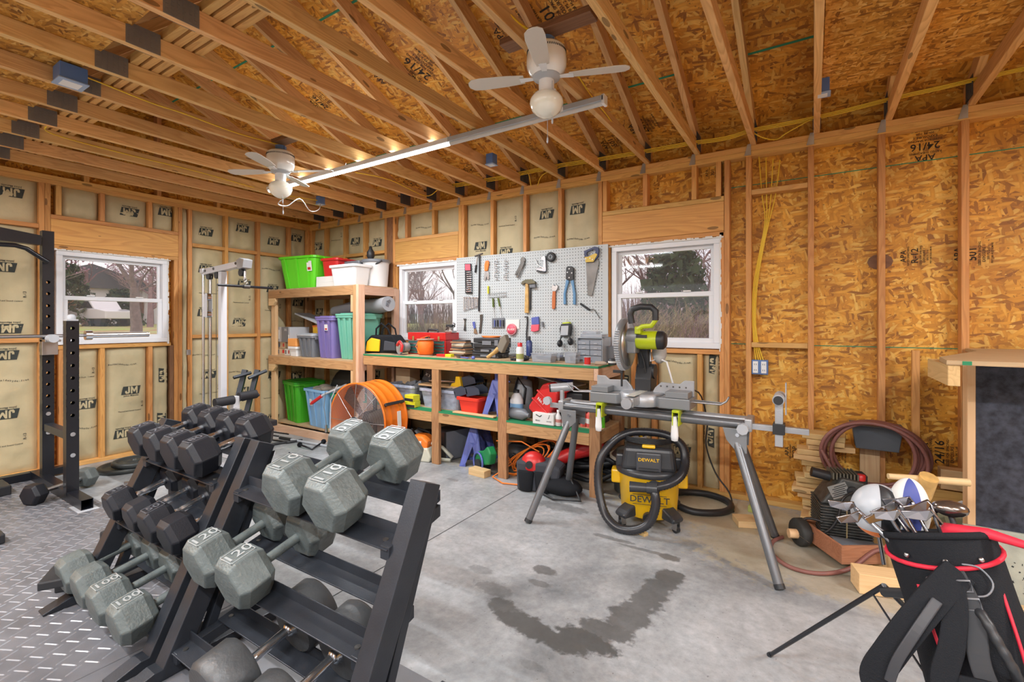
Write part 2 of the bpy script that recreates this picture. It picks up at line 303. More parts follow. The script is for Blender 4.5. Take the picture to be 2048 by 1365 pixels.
# ================= floor =================
def floor_mat():
    m, nt, b = newmat('concrete'); N = nt.nodes; t = N.new('ShaderNodeTexCoord'); O = t.outputs['Object']
    n1 = N.new('ShaderNodeTexNoise'); n1.inputs['Scale'].default_value = 1.3; n1.inputs['Detail'].default_value = 9; n1.inputs['Roughness'].default_value = .62; n1.inputs['Distortion'].default_value = .6; lnk(nt, O, n1.inputs['Vector'])
    r = N.new('ShaderNodeValToRGB'); e = r.color_ramp.elements
    e[0].position = .30; e[0].color = (.15, .16, .17, 1); e[1].position = .68; e[1].color = (.46, .47, .485, 1); q = e.new(.5); q.color = (.31, .32, .33, 1)
    lnk(nt, n1.outputs['Fac'], r.inputs[0]); col = r.outputs[0]
    n2 = N.new('ShaderNodeTexNoise'); n2.inputs['Scale'].default_value = 22; n2.inputs['Detail'].default_value = 6; n2.inputs['Roughness'].default_value = .7; lnk(nt, O, n2.inputs['Vector'])
    col = mix(nt, .5, col, n2.outputs['Fac'], 'OVERLAY')
    sp = N.new('ShaderNodeSeparateXYZ'); lnk(nt, O, sp.inputs[0]); X, Y = sp.outputs[0], sp.outputs[1]
    n3 = N.new('ShaderNodeTexNoise'); n3.inputs['Scale'].default_value = 9; n3.inputs['Detail'].default_value = 6; n3.inputs['Roughness'].default_value = .7; lnk(nt, O, n3.inputs['Vector'])
    n5 = N.new('ShaderNodeTexNoise'); n5.inputs['Scale'].default_value = 34; n5.inputs['Detail'].default_value = 3; lnk(nt, O, n5.inputs['Vector'])
    wob = math_(nt, 'ADD', math_(nt, 'MULTIPLY', math_(nt, 'SUBTRACT', n3.outputs['Fac'], .5), 1.5), math_(nt, 'MULTIPLY', math_(nt, 'SUBTRACT', n5.outputs['Fac'], .5), .7))
    def blob(cx, cy, rx, ry, w=1.0):
        dx = math_(nt, 'DIVIDE', math_(nt, 'SUBTRACT', X, cx), rx); dy = math_(nt, 'DIVIDE', math_(nt, 'SUBTRACT', Y, cy), ry)
        d = math_(nt, 'SQRT', math_(nt, 'ADD', math_(nt, 'MULTIPLY', dx, dx), math_(nt, 'MULTIPLY', dy, dy)))
        d = math_(nt, 'ADD', d, wob)
        mr = N.new('ShaderNodeMapRange'); mr.interpolation_type = 'SMOOTHSTEP'; lnk(nt, d, mr.inputs[0]); mr.inputs[1].default_value = .75; mr.inputs[2].default_value = 1.1; mr.inputs[3].default_value = w; mr.inputs[4].default_value = 0
        return mr.outputs[0]
    # tan sawdust lying by the wall under the mitre saw, dark spills where something leaked
    dust = None
    for a in ((5.3, -.35, .9, .35, .75), (5.75, -.75, .55, .45, .5), (4.8, -.25, .5, .2, .6), (6.1, -1.0, .4, .22, .5), (6.3, -.3, .8, .4, .6), (3.3, -.3, 1.6, .22, .35)):
        k = blob(*a[:4], a[4] * .85); dust = k if dust is None else math_(nt, 'MAXIMUM', dust, k)
    col = mix(nt, dust, col, (.50, .40, .22))
    st = None; P = []
    for (u, v, rx, ry, w) in SPILL:
        p = at(u, v, z=0); P.append((p.x, p.y, rx * 1.25, ry * 1.3, w))
    for a in P:
        k = blob(*a); st = k if st is None else math_(nt, 'MAXIMUM', st, k)
    col = mix(nt, math_(nt, 'MULTIPLY', st, .86), col, (.055, .053, .050))
    n6 = N.new('ShaderNodeTexNoise'); n6.inputs['Scale'].default_value = 60; n6.inputs['Detail'].default_value = 2; lnk(nt, O, n6.inputs['Vector'])
    col = mix(nt, math_(nt, 'MULTIPLY', math_(nt, 'GREATER_THAN', n6.outputs['Fac'], .72), .5), col, (.06, .055, .05))
    lnk(nt, col, b.inputs['Base Color'])
    mr = N.new('ShaderNodeMapRange'); lnk(nt, n1.outputs['Fac'], mr.inputs[0]); mr.inputs[1].default_value = .3; mr.inputs[2].default_value = .7; mr.inputs[3].default_value = .48; mr.inputs[4].default_value = .3
    lnk(nt, mr.outputs[0], b.inputs['Roughness'])
    bp = N.new('ShaderNodeBump'); bp.inputs['Strength'].default_value = .12; bp.inputs['Distance'].default_value = .003; lnk(nt, n2.outputs['Fac'], bp.inputs['Height']); lnk(nt, bp.outputs[0], b.inputs['Normal'])
    return m
SPILL = [(1005, 1212, .07, .045, .9), (1035, 1240, .10, .05, 1), (1075, 1265, .12, .05, 1), (1120, 1285, .12, .05, 1), (1170, 1280, .12, .05, 1), (1220, 1262, .11, .05, .9), (1262, 1235, .09, .05, .9), (1290, 1205, .07, .06, .85), (1312, 1180, .06, .06, .8), (1332, 1158, .06, .05, .9), (1345, 1150, .05, .04, .9),
         (1090, 1142, .06, .035, .8), (1080, 1168, .05, .025, .6), (985, 1178, .10, .04, .5), (960, 1140, .06, .03, .4), (1125, 1015, .16, .06, .55), (1340, 1116, .05, .03, .8), (1285, 1100, .14, .015, .6), (1225, 1078, .12, .02, .6), (905, 960, .05, .02, .4), (1060, 1330, .05, .02, .3)]
SPILL += [((SPILL[i][0] + SPILL[i + 1][0]) / 2, (SPILL[i][1] + SPILL[i + 1][1]) / 2, .07, .045, .85) for i in range(10)]
CON = floor_mat()
floor = MB().box(-.09, 10.5, -9, .09, -.12, 0).build('floor', CON, kind='structure')
j0, j1 = at(1062, 963, z=0), at(677, 1187, z=0); d = (j1 - j0); j1 = j0 + d * 1.6
MB().add([(j0.x - .003, j0.y, .0008), (j0.x + .003, j0.y, .0008), (j1.x + .003, j1.y, .0008), (j1.x - .003, j1.y, .0008)], [(0, 1, 2, 3)]).build('control_joint', HOLE, floor, fix=False)
# rubber mats with raised tread
MTM = mat('mat_rubber', (.135, .135, .148), .36, 0, .1, 200, var=.3, vs=5)
MTT = mat('mat_tread', (.20, .20, .215), .28, var=.1)
def mat_panel(x0, x1, y0, y1, tread, label):
    t = T('rubber_mat', label, 'floor mat', ((x0 + x1) / 2, (y0 + y1) / 2, 0), group='rubber gym mats')
    MB().box(x0 + .002, x1 - .002, y0, y1, 0, .010).build('mat_sheet', MTM, t, bevel=.002, seg=1)
    if tread:
        mb = MB(); s = .056; L = .070; n = 0
        for i in range(int((x1 - x0) / s)):
            for j in range(int((y1 - y0) / s)):
                a = 28 if (i + j) % 2 else -62
                x = x0 + (i + .5) * s; y = y0 + (j + .5) * s
                if y < -4.1 or (x > 3.2 and y < -3.75) or (x < 1.2 and y < -3.35): continue
                M = mb.M; mb.M = Tm(x, y, .010) @ Rm(0, 0, a); w = .0042; l = L / 2
                mb.add([(-l, 0, 0), (-l * .8, -w, 0), (l * .8, -w, 0), (l, 0, 0), (l * .8, w, 0), (-l * .8, w, 0), (-l * .75, 0, .0025), (l * .75, 0, .0025)],
                       [(0, 1, 6), (1, 2, 7, 6), (2, 3, 7), (3, 4, 7), (4, 5, 6, 7), (5, 0, 6)]); mb.M = M
        mb.build('raised_tread', MTT, t, fix=False)
mat_panel(.05, 1.71, -4.6, -2.69, True, 'dark treaded rubber mat under the power rack')
mat_panel(1.71, 3.55, -4.6, -2.70, True, 'treaded rubber mat under the farther dumbbell rack')
mat_panel(3.55, 5.2, -4.6, -2.68, False, 'smooth rubber mat under the nearer dumbbell rack')

# ================= walls =================
PB, PM, PT = 2.652, 2.694, 2.735
wr = T('wall_right', '', '', (0, 0, 0)); wr['kind'] = 'structure'; del wr['label']; del wr['category']
wl = T('wall_left', '', '', (0, 0, 0)); wl['kind'] = 'structure'; del wl['label']; del wl['category']
WX0, WX1, WZ0, WZ1 = 4.404, 5.30, 1.165, 2.05   # right window
MX0, MX1 = 1.745, 2.64                         # middle window
LY0, LY1 = -2.617, -1.724                      # left window
def holes(mb, a0, a1, hs, z0, z1, h0, h1, fn):
    xs = [a0]
    for p, q in hs: fn(xs[-1], p, z0, z1); fn(p, q, z0, h0); fn(p, q, h1, z1); xs.append(q)
    fn(xs[-1], a1, z0, z1)
mb = MB(); holes(mb, -.1, 10.4, [(MX0, MX1), (WX0, WX1)], 0, 3.1, WZ0, WZ1, lambda a, b, c, d: mb.box(a, b, .09, .105, c, d)); mb.build('sheathing', OSBW, wr)
mb = MB(); holes(mb, -9, .105, [(LY0, LY1)], 0, 4.8, WZ0, WZ1, lambda a, b, c, d: mb.box(-.105, -.09, a, b, c, d)); mb.build('sheathing', OSBL, wl)
def rb(n, x0, x1, z0, z1, m=STW, y0=0, y1=.089): return board(n, x0, x1, y0, y1, z0, z1, m, wr)
def lb(n, y0, y1, z0, z1, m=STW, x0=-.089, x1=0): return board(n, x0, x1, y0, y1, z0, z1, m, wl)
rb('bottom_plate', -.09, 10.3, 0, .038, PLW); rb('top_plate', -.09, 10.3, PB, PM - .001, PLW); rb('top_plate', -.09, 10.3, PM, PT, PLW)
lb('bottom_plate', -9, 0, 0, .038, PLW); lb('top_plate', -9, 0, PB, PM - .001, PLW); lb('top_plate', -9, 0, PM, PT, PLW)
def stud(x, w=.038, m=STW, z0=.038, z1=PB): rb('stud', x - w / 2, x + w / 2, z0, z1, m)
for x in (.02, .334, .731, 1.121, 1.511, 2.672, 2.712, 3.10, 3.50, 3.89, 4.296, 5.352, 5.505, 5.91, 6.315, 6.73, 7.13, 7.54, 7.95, 8.35, 8.76): stud(x)
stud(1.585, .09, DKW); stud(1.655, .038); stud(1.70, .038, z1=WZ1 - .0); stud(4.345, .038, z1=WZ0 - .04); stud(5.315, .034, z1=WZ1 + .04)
stud(4.378, .036, z1=WZ1 + .02)
def header_r(x0, x1):
    rb('window_header', x0, x1, WZ1 + .05, WZ1 + .285, HDW, 0, .06); rb('header_plate', x0, x1, WZ1 + .01, WZ1 + .048, STW); rb('header_plate', x0, x1, WZ1 + .287, WZ1 + .325, PLW)
    rb('window_sill_board', x0 + .04, x1 - .03, WZ0 - .045, WZ0 - .008, STW)
header_r(1.676, 2.65); header_r(4.318, 5.33)
for x in (1.86, 2.284): stud(x, z0=WZ1 + .327)
for x in (1.86, 2.284, 4.78, 4.60): stud(x, z1=WZ0 - .047)
for x in (4.705, 5.106, 4.34, 5.29): stud(x, z0=WZ1 + .327)
stud(5.15, z1=WZ0 - .047)
for (a, b) in ((.04, .313), (.355, .71), (.752, 1.10), (1.142, 1.49)): rb('blocking', a, b, 2.225, 2.263)
for z in (at(1560, 377, y=0).z, at(1560, 691, y=0).z): rb('blocking', 5.525, 5.89, z - .02, z + .018, PLW)
for y in (-.02, -.30, -.72, -1.11, -1.50, -1.60, -2.675, -2.715, -3.12, -3.52, -3.92, -4.33, -4.74): lb('stud', y - .019, y + .019, .038, PB)
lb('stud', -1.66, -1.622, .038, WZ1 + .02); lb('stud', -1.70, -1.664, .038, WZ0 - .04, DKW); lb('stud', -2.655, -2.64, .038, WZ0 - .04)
lb('window_header', -2.655, -1.62, WZ1 + .05, WZ1 + .285, HDW, -.06, 0); lb('header_plate', -2.655, -1.62, WZ1 + .01, WZ1 + .048); lb('header_plate', -2.655, -1.62, WZ1 + .287, WZ1 + .325)
lb('window_sill_board', -2.64, -1.69, WZ0 - .045, WZ0 - .008)
for y in (-2.60, -2.28, -1.88, -1.64): lb('stud', y - .019, y + .019, WZ1 + .327, PB, PLW if y < -2.5 else STW)
for y in (-2.58, -2.28, -1.88): lb('stud', y - .019, y + .019, .038, WZ0 - .047)
ZU, ZL = 2.235, 1.195
for (a, b) in ((-.281, -.04), (-.70, -.32), (-1.09, -.74), (-1.48, -1.13), (-3.10, -2.735), (-3.5, -3.14)):
    lb('blocking', a, b, ZU, ZU + .038); lb('blocking', a, b, ZL, ZL + .038)
# green printed panel seams
mb = MB(); z1 = at(1830, 697, y=.09).z; z2 = at(1835, 325, y=.09).z; GL = mat('green_line', (.03, .24, .12), .7)
for z in (z1, z2): mb.box(5.34, 8.5, .0885, .0902, z, z + .006)
mb.build('panel_seam_paint', GL, wr)
# mill stamps on the boards
def stamps(parent, items, m=INK2, name='mill_stamp'):
    mb = MB()
    for t, size, M in items: mb.text(t, M, size)
    return mb.build(name, m, parent, fix=False)
def wallM(u, v, rot=0, y=.0885): p = at(u, v, y=y); return Tm(p) @ Rm(90, 0, 0) @ Rm(0, 0, rot)
it = []
def stampblock(u, v, rot, s, big='24/16', fn=wallM):
    M = fn(u, v, rot)
    for t, k, yy in (('APA', 1.25, 1.7), ('RATED SHEATHING', .42, 1.0), (big, 1.5, 0), ('SIZED FOR SPACING', .42, -.85), ('EXPOSURE 1', .5, -1.35), ('000 PS 2-10', .42, -1.85), ('PRP-108 HUD-UM-40', .36, -2.3)):
        it.append((t, s * k, M @ Tm(0, yy * s, 0)))
stampblock(1850, 292, 180, .045); stampblock(1880, 905, 90, .045); stampblock(1660, 905, 90, .04, '501'); stampblock(1945, 508, 90, .04, '501'); stampblock(1590, 905, 90, .03, 'TOP')
stampblock(1830, 512, 90, .035, 'R-12'); stampblock(1425, 345, 90, .025, '301')
stamps(wr, it)
# knot hole
MB().lathe([(.0, -.004), (.05, -.002), (.055, .004)], 12, tuple(at(1760, 524, y=0.088)), (90, 0, 0), sx=1.3).build('hole_patch', DKW, wr)

# ---------------- insulation batts ----------------
def jm_logo():
    return None
def batt(parent, side, a0, a1, z0, z1, seed, prints=True):
    rnd = random.Random(seed); nx = 13; nz_ = max(6, int((z1 - z0) / .035)); W = a1 - a0; H = z1 - z0
    dep = .026 + .02 * rnd.random()
    fold = [(rnd.uniform(a0, a1), rnd.uniform(z0, z1), rnd.uniform(-1.2, 1.2), rnd.uniform(.05, .15), rnd.uniform(.004, .010)) for _ in range(int(9 + H * 9))]
    def h(a, z):
        u = (a - a0) / W; w = (z - z0) / H
        e = min(1, 5.5 * min(u, 1 - u)) ** .5 if 0 < u < 1 else 0; g = min(1, min(w, 1 - w) * H / .06) ** .5 if 0 < w < 1 else 0
        k = dep * e * (.35 + .65 * g)
        k += noise.noise(Vector((a * 6, z * 3.0, seed))) * .018 * e
        for (fa, fz, an, ln, am) in fold:
            dx = (a - fa) * math.cos(an) + (z - fz) * math.sin(an); dy = -(a - fa) * math.sin(an) + (z - fz) * math.cos(an)
            q = (dx / ln) ** 2 + (dy / .014) ** 2
            if q < 6: k += am * math.exp(-q) * e
        return -.062 + k
    def P(a, z, o=0):
        d = h(a, z) + o
        return (d, a, z) if side == 'L' else (a, -d, z)
    mb = MB(); vs = [P(a0 + W * i / nx, z0 + H * j / nz_) for j in range(nz_ + 1) for i in range(nx + 1)]
    mb.add(vs, [(j * (nx + 1) + i, j * (nx + 1) + i + 1, (j + 1) * (nx + 1) + i + 1, (j + 1) * (nx + 1) + i) for j in range(nz_) for i in range(nx)], True)
    bk = (lambda a, z: (-.088, a, z)) if side == 'L' else (lambda a, z: (a, .088, z))
    mb.add([bk(a0, z0), bk(a1, z0), bk(a1, z1), bk(a0, z1)], [(0, 1, 2, 3)])
    o = mb.build('insulation_batt', KRF, parent, fix=False)
    if not prints: return o
    pk = MB(); lg = MB(); flip = rnd.random() < .5; z = z1 - rnd.uniform(.05, .3); k = rnd.randint(0, 5); c0 = (a0 + a1) / 2
    sg = 1.0                      # text runs along +y on the left wall and +x on the right wall, as seen from inside
    def put(mb, t, ca, cz, s, rot=0, off=.0035):
        vs, fs = glyph(t); cr, sr = math.cos(rot), math.sin(rot)
        mb.add([P(min(a1 - .004, max(a0 + .004, ca + (x * cr - y * sr) * s)), cz + (x * sr + y * cr) * s, off) for x, y, _ in vs], fs)
    def quad(mb, ca, cz, w, hh, sl, rot, off):
        n = 6; vs = []
        for j in range(3):
            for i in range(n + 1):
                x = -w / 2 + w * i / n + sl * (j - 1) * hh; y = (j - 1) * hh / 2
                vs.append(P(min(a1 - .004, max(a0 + .004, ca + x * math.cos(rot) - y * math.sin(rot))), cz + x * math.sin(rot) + y * math.cos(rot), off))
        mb.add(vs, [(j * (n + 1) + i, j * (n + 1) + i + 1, (j + 1) * (n + 1) + i + 1, (j + 1) * (n + 1) + i) for j in range(2) for i in range(n)])
    while z > z0 + .07:
        ca = c0 + rnd.uniform(-.04, .04); rot = PI if k % 4 == 0 or (k % 4 == 2 and flip) else 0
        if W < .2: rot += PI / 2; 
        if k % 2 == 0 and W > .12:
            quad(pk, ca, z, .150, .084, .10, rot, .003); put(lg, 'JM', ca, z + .001, .102, rot, .006)
            put(pk, 'Johns Manville', ca, z - .055 * math.cos(rot), .022, rot)
        elif k % 4 == 1:
            for i, ch in enumerate('Formaldehyde-free'):
                if W > .2: put(pk, ch, ca + (-.11 + i * .0137) * math.cos(rot), z + math.sin(i * .4) * .008, .022, rot)
        else:
            if W > .2: put(pk, 'Thermal and Sound Control', ca, z, .017, rot); put(pk, 'R-13', min(a1 - .04, ca + .11), z + .06, .03, PI / 2)
        z -= rnd.uniform(.20, .30); k += 1
    if pk.v: pk.build('printing', INK, o, fix=False)
    if lg.v: lg.build('printed_letters', KRF, o, fix=False)
    return o
sd = 1
def LB(a0, a1, z0, z1): 
    global sd; sd += 1; batt(wl, 'L', a0, a1, z0, z1, sd)
def RB(a0, a1, z0, z1):
    global sd; sd += 1; batt(wr, 'R', a0, a1, z0, z1, sd)
for (a, b) in ((-.281, -.04), (-.70, -.32), (-1.09, -.74), (-1.48, -1.13), (-3.10, -2.735), (-3.5, -3.14)):
    LB(a, b, .04, ZL); LB(a, b, ZL + .038, ZU); LB(a, b, ZU + .038, PB)
LB(-1.58, -1.52, .04, PB)
for (a, b) in ((-2.56, -2.3), (-2.26, -1.9), (-1.86, -1.705)): LB(a, b, .04, WZ0 - .05)
for (a, b) in ((-2.58, -2.3), (-2.26, -1.9), (-1.86, -1.66)): LB(a, b, WZ1 + .33, PB)
for (a, b) in ((.04, .313), (.355, .71), (.752, 1.10), (1.142, 1.49)): RB(a, b, .04, 2.225); RB(a, b, 2.263, PB)
for (a, b) in ((1.72, 1.84), (1.88, 2.264), (2.305, 2.65), (4.80, 5.13), (5.17, 5.295), (4.40, 4.58), (4.62, 4.76)): RB(a, b, .04, WZ0 - .05)
for (a, b) in ((1.68, 1.84), (1.88, 2.264), (2.305, 2.65)): RB(a, b, WZ1 + .33, PB)
for (a, b) in ((2.735, 3.08), (3.12, 3.48), (3.52, 3.87), (3.91, 4.275)): RB(a, b, .04, PB)

# ---------------- windows ----------------
def window(n, side, a0, a1):
    w = T('window_%d' % n, '', '', (0, 0, 0)); w['kind'] = 'structure'; del w['label']; del w['category']
    def bx(mb, p0, p1, d0, d1, z0, z1):
        if side == 'R': mb.box(p0, p1, d0, d1, z0, z1)
        else: mb.box(-d1, -d0, p0, p1, z0, z1)
    z0, z1 = WZ0, WZ1; f = .045; zm = (z0 + z1) / 2 + .0
    def ring(mb, p0, p1, q0, q1, d0, d1, f):
        bx(mb, p0, p1, d0, d1, q0, q0 + f); bx(mb, p0, p1, d0, d1, q1 - f, q1); bx(mb, p0, p0 + f, d0, d1, q0 + f, q1 - f); bx(mb, p1 - f, p1, d0, d1, q0 + f, q1 - f)
    mb = MB(); ring(mb, a0, a1, z0, z1, .0, .085, f); mb.build('window_frame', VIN, w, bevel=.003)
    mb = MB(); ring(mb, a0 + f, a1 - f, zm - .02, z1 - f, .05, .075, .03); mb.build('upper_sash', VIN, w, bevel=.002)
    mb = MB(); ring(mb, a0 + f, a1 - f, z0 + f, zm + .02, .015, .045, .038); mb.build('lower_sash', VIN, w, bevel=.002)
    mb = MB(); bx(mb, a0 + f + .03, a1 - f - .03, .060, .064, zm + .01, z1 - f - .03); mb.build('glass', GLASS, w)
    mb = MB(); bx(mb, a0 + f + .038, a1 - f - .038, .028, .032, z0 + f + .038, zm - .018); mb.build('glass', GLASS, w)
    mb = MB()
    for k in (.28, .72): a = a0 + (a1 - a0) * k; bx(mb, a - .03, a + .03, .0, .02, zm + .021, zm + .032)
    mb.build('sash_lock', WHT, w, bevel=.002)
    # torn house wrap stuffed round the frame
    mb = MB(); r = random.Random(n)
    for i in range(46):
        t = i / 45; a = a0 - .012 + (a1 - a0 + .024) * t; bx(mb, a - .016, a + .016, -.004 - r.random() * .006, .03, z1 - .004, z1 + .004 + r.random() * .012)
    for i in range(30):
        z = z0 + (z1 - z0) * i / 29; bx(mb, a1 - .002, a1 + .004 + r.random() * .012, -.003 - r.random() * .004, .03, z - .02, z + .02)
    mb.build('house_wrap_edge', PAP, w)
    return w
window(1, 'L', LY0, LY1); window(2, 'R', MX0, MX1); window(3, 'R', WX0, WX1)

# ================= ceiling: roof deck and trusses =================
ce = T('ceiling', '', '', (0, 0, 0)); ce['kind'] = 'structure'; del ce['label']; del ce['category']
SL = .43; RZ0 = 2.80; CT = PT + .09
XT = [5.905 + .4064 * k + .04 for k in range(-14, 8)]
def rz(y): return RZ0 - SL * y
RH = .115
def deckquad(mb, x0, x1, ya, yb, o=0): mb.add([(x0, ya, rz(ya) + RH + o), (x1, ya, rz(ya) + RH + o), (x1, yb, rz(yb) + RH + o), (x0, yb, rz(yb) + RH + o), (x0, ya, rz(ya) + RH + o + .012), (x1, ya, rz(ya) + RH + o + .012), (x1, yb, rz(yb) + RH + o + .012), (x0, yb, rz(yb) + RH + o + .012)], [(0, 3, 2, 1), (4, 5, 6, 7), (0, 1, 5, 4), (1, 2, 6, 5), (2, 3, 7, 6), (3, 0, 4, 7)])
YR = -4.5
mb = MB(); deckquad(mb, -.1, 10.5, .55, YR)
k = MB(); 
mb.build('roof_deck', OSBR, ce)
mb = MB()   # far slope behind the ridge
zr = rz(YR) + RH; mb.add([(-.1, YR, zr), (10.5, YR, zr), (10.5, -9.3, 2.75), (-.1, -9.3, 2.75), (-.1, YR, zr + .02), (10.5, YR, zr + .02), (10.5, -9.3, 2.77), (-.1, -9.3, 2.77)], [(0, 1, 2, 3), (7, 6, 5, 4), (0, 4, 5, 1), (1, 5, 6, 2), (2, 6, 7, 3), (3, 7, 4, 0)]); mb.build('roof_deck', OSBR, ce)
# soffit closing the eave beyond the wall
MB().box(-.1, 10.5, .105, .56, PT - .02, PT - .005).build('soffit', OSBR, ce)
MB().box(-.1, 10.5, .545, .56, PT - .02, PT + .3).build('fascia', RED, ce)
mb = MB(); rr = random.Random(3)   # panel seams sprayed green
for yy in (-.55, -1.78, -3.0, -4.2):
    for i in range(len(XT) - 1):
        if rr.random() < .8: deckquad(mb, XT[i] + .02, XT[i + 1] - .02, yy, yy - .014, -.002)
mb.build('panel_seam_paint', GL, ce)
GRT = mat('green_stained_board', (.02, .17, .12), .7, var=.2)
mb = MB(); deckquad(mb, 5.56, 6.3, -1.30, -1.62, -.003); mb.build('green_stain', mat('green_olive', (.16, .17, .04), .7, var=.4, vs=18), ce)
mb = MB()
for i in range(1, 9): deckquad(mb, XT[i] + .03, XT[i] + .36, -2.15, -2.5, -.003)
mb.build('green_stain', GRT, ce)
for i, x in enumerate(XT):
    board('truss_chord', x - .019, x + .019, -8.9, -.0, PT, PT + .089, TRW, ce)
    MB().box(x - .018, x + .018, -.001, .5, PT, PT + .10).build('truss_heel', STW, ce)
    Lr = math.hypot(YR - .5, rz(YR) - rz(.5)); a = math.degrees(math.atan(SL))
    mb = MB(); mb.box(-Lr / 2, Lr / 2, -.019, .019, 0, RH)
    o = mb.build('truss_rafter', TRW, None); ym = (YR + .5) / 2
    o.matrix_basis = Tm(x, ym, rz(ym)) @ Rm(0, 0, 90) @ Rm(0, a, 0); o.parent = ce
    # webs
    for (ya, yb) in ((-3.15, -2.2), (-3.15, -4.4)):
        p = Vector((x, ya, CT)); q = Vector((x, yb, rz(yb) if yb > YR else zr)); d = q - p; L = d.length
        mb = MB(); mb.box(0, L, -.017, .017, -.04, .04); o = mb.build('truss_web', TRW, None)
        o.matrix_basis = Tm(p) @ Rm(0, 0, 90 if d.y > 0 else -90) @ Rm(0, -math.degrees(math.atan2(d.z, abs(d.y))), 0); o.parent = ce
    # toothed splice plates seen on the chord, heel plates over the wall
    mb = MB()
    for s in (-1, 1):
        xx = x + s * .0195; mb.box(min(xx, xx + s * .002), max(xx, xx + s * .002), -3.115, -2.97, PT - .0, PT + .105)
        if x < 6.3:
            for aa in range(6):
                for bb in range(5): mb.box(min(xx, xx + s * .0045), max(xx, xx + s * .0045), -3.108 + aa * .0235, -3.096 + aa * .0235, PT + .008 + bb * .019, PT + .020 + bb * .019)
    mb.build('splice_plate', PLT, ce)
    mb = MB()
    for s in (-1, 1):
        xx = x + s * .0195; mb.box(min(xx, xx + s * .0015), max(xx, xx + s * .0015), -.13, .03, PT + .02, PT + .15)
        for aa in range(6): mb.box(min(xx, xx + s * .005), max(xx, xx + s * .005), -.125 + aa * .024, -.115 + aa * .024, PT + .03, PT + .14)
    mb.build('heel_plate', HPL, ce)
    if -1 < x < 8.5:
        mb = MB(); xx = x - .028; mb.add([(xx - .035, -.003, PT - .075), (xx + .012, -.003, PT - .075), (xx + .012, -.003, PT + .01), (xx - .012, -.003, PT + .01), (xx - .035, -.006, PT - .075), (xx + .012, -.006, PT - .075), (xx + .012, -.006, PT + .01), (xx - .012, -.006, PT + .01)], [(0, 1, 2, 3), (7, 6, 5, 4), (0, 4, 5, 1), (1, 5, 6, 2), (2, 6, 7, 3), (3, 7, 4, 0)])
        mb.box(x - .021, x - .0195, -.03, .0, PT - .0, PT + .07); mb.build('hurricane_tie', GALV, ce)
# attic floor boards laid on the chords
MB().box(5.97, 10.4, -8.8, -.5, CT, CT + .012).build('attic_floor_board', OSBF, ce)
MB().box(-.09, 5.3, -8.8, -3.09, CT, CT + .012).build('attic_floor_board', OSBF, ce)
for j in range(4): board('brace_board', -.05, 5.4, -2.96 + j * .05, -2.925 + j * .05, CT, CT + .05 + .01 * (j % 2), PLW, ce)
# gable end over the left wall: bare studs
for y in [-.6 - .6 * k for k in range(8)]: lb('gable_stud', y - .02, y + .02, PT, max(PT + .05, rz(max(y, YR)) + .03))
# roof stamps
it = []
sa = math.degrees(math.atan(SL))
def roofM(u, v, rot=0):
    d = at(u, v, y=0) - CAM; b = rz(0) + RH - .002; t = (b - SL * CAM.y - CAM.z) / (d.z + SL * d.y); p = CAM + d * t
    return Tm(p) @ Rm(-sa, 0, 0) @ Rm(180, 0, 0) @ Rm(0, 0, rot)
for (u, v, r, s, t) in ((835, 138, 110, .07, '24/16'), (1100, 32, 100, .075, '501'), (1020, 60, 100, .055, '24/16'), (1285, 252, 100, .05, '24/16'), (1225, 285, 100, .045, '501'), (1050, 305, 100, .045, '24/16'), (1105, 308, 100, .04, '501'), (770, 150, 100, .05, '5O1'), (820, 365, 95, .04, '24/16'), (640, 205, 95, .05, '24/16'), (940, 338, 100, .035, '24/16')):
    stampblock(u, v, r, s, t.replace('5O1', '501'), roofM)
stamps(ce, it)
# rear and right end of the garage, behind the camera
wb = MB(); wb.box(-.1, 1.2, -9.1, -9, 0, 2.75).box(9.3, 10.5, -9.1, -9, 0, 2.75).box(1.2, 9.3, -9.1, -9, 2.4, 2.75); wb.build('wall_back', OSBW, kind='structure')
MB().box(10.4, 10.5, -9, .1, 0, 4.8).build('wall_far_right', OSBL, kind='structure')
# ================= outdoors =================
def grass_mat():
    m, nt, b = newmat('lawn'); N = nt.nodes; t = N.new('ShaderNodeTexCoord'); n = N.new('ShaderNodeTexNoise'); n.inputs['Scale'].default_value = .5; n.inputs['Detail'].default_value = 9; lnk(nt, t.outputs['Object'], n.inputs['Vector'])
    r = N.new('ShaderNodeValToRGB'); e = r.color_ramp.elements; e[0].position = .38; e[0].color = (.40, .22, .09, 1); e[1].position = .62; e[1].color = (.34, .40, .07, 1); q = e.new(.5); q.color = (.42, .40, .16, 1)
    lnk(nt, n.outputs['Fac'], r.inputs[0]); lnk(nt, r.outputs[0], b.inputs['Base Color']); b.inputs['Roughness'].default_value = .9; return m
def gz(x, y):
    d = max(0, -x - 3, y - 3, -y - 9.5); return -.12 + 1.38 * (1 - math.exp(-d / 14.0)) + .1 * noise.noise(Vector((x * .1, y * .1, 0)))
n = 44; xs = [-70 + 100 * i / n for i in range(n + 1)]; ys = [-40 + 100 * i / n for i in range(n + 1)]
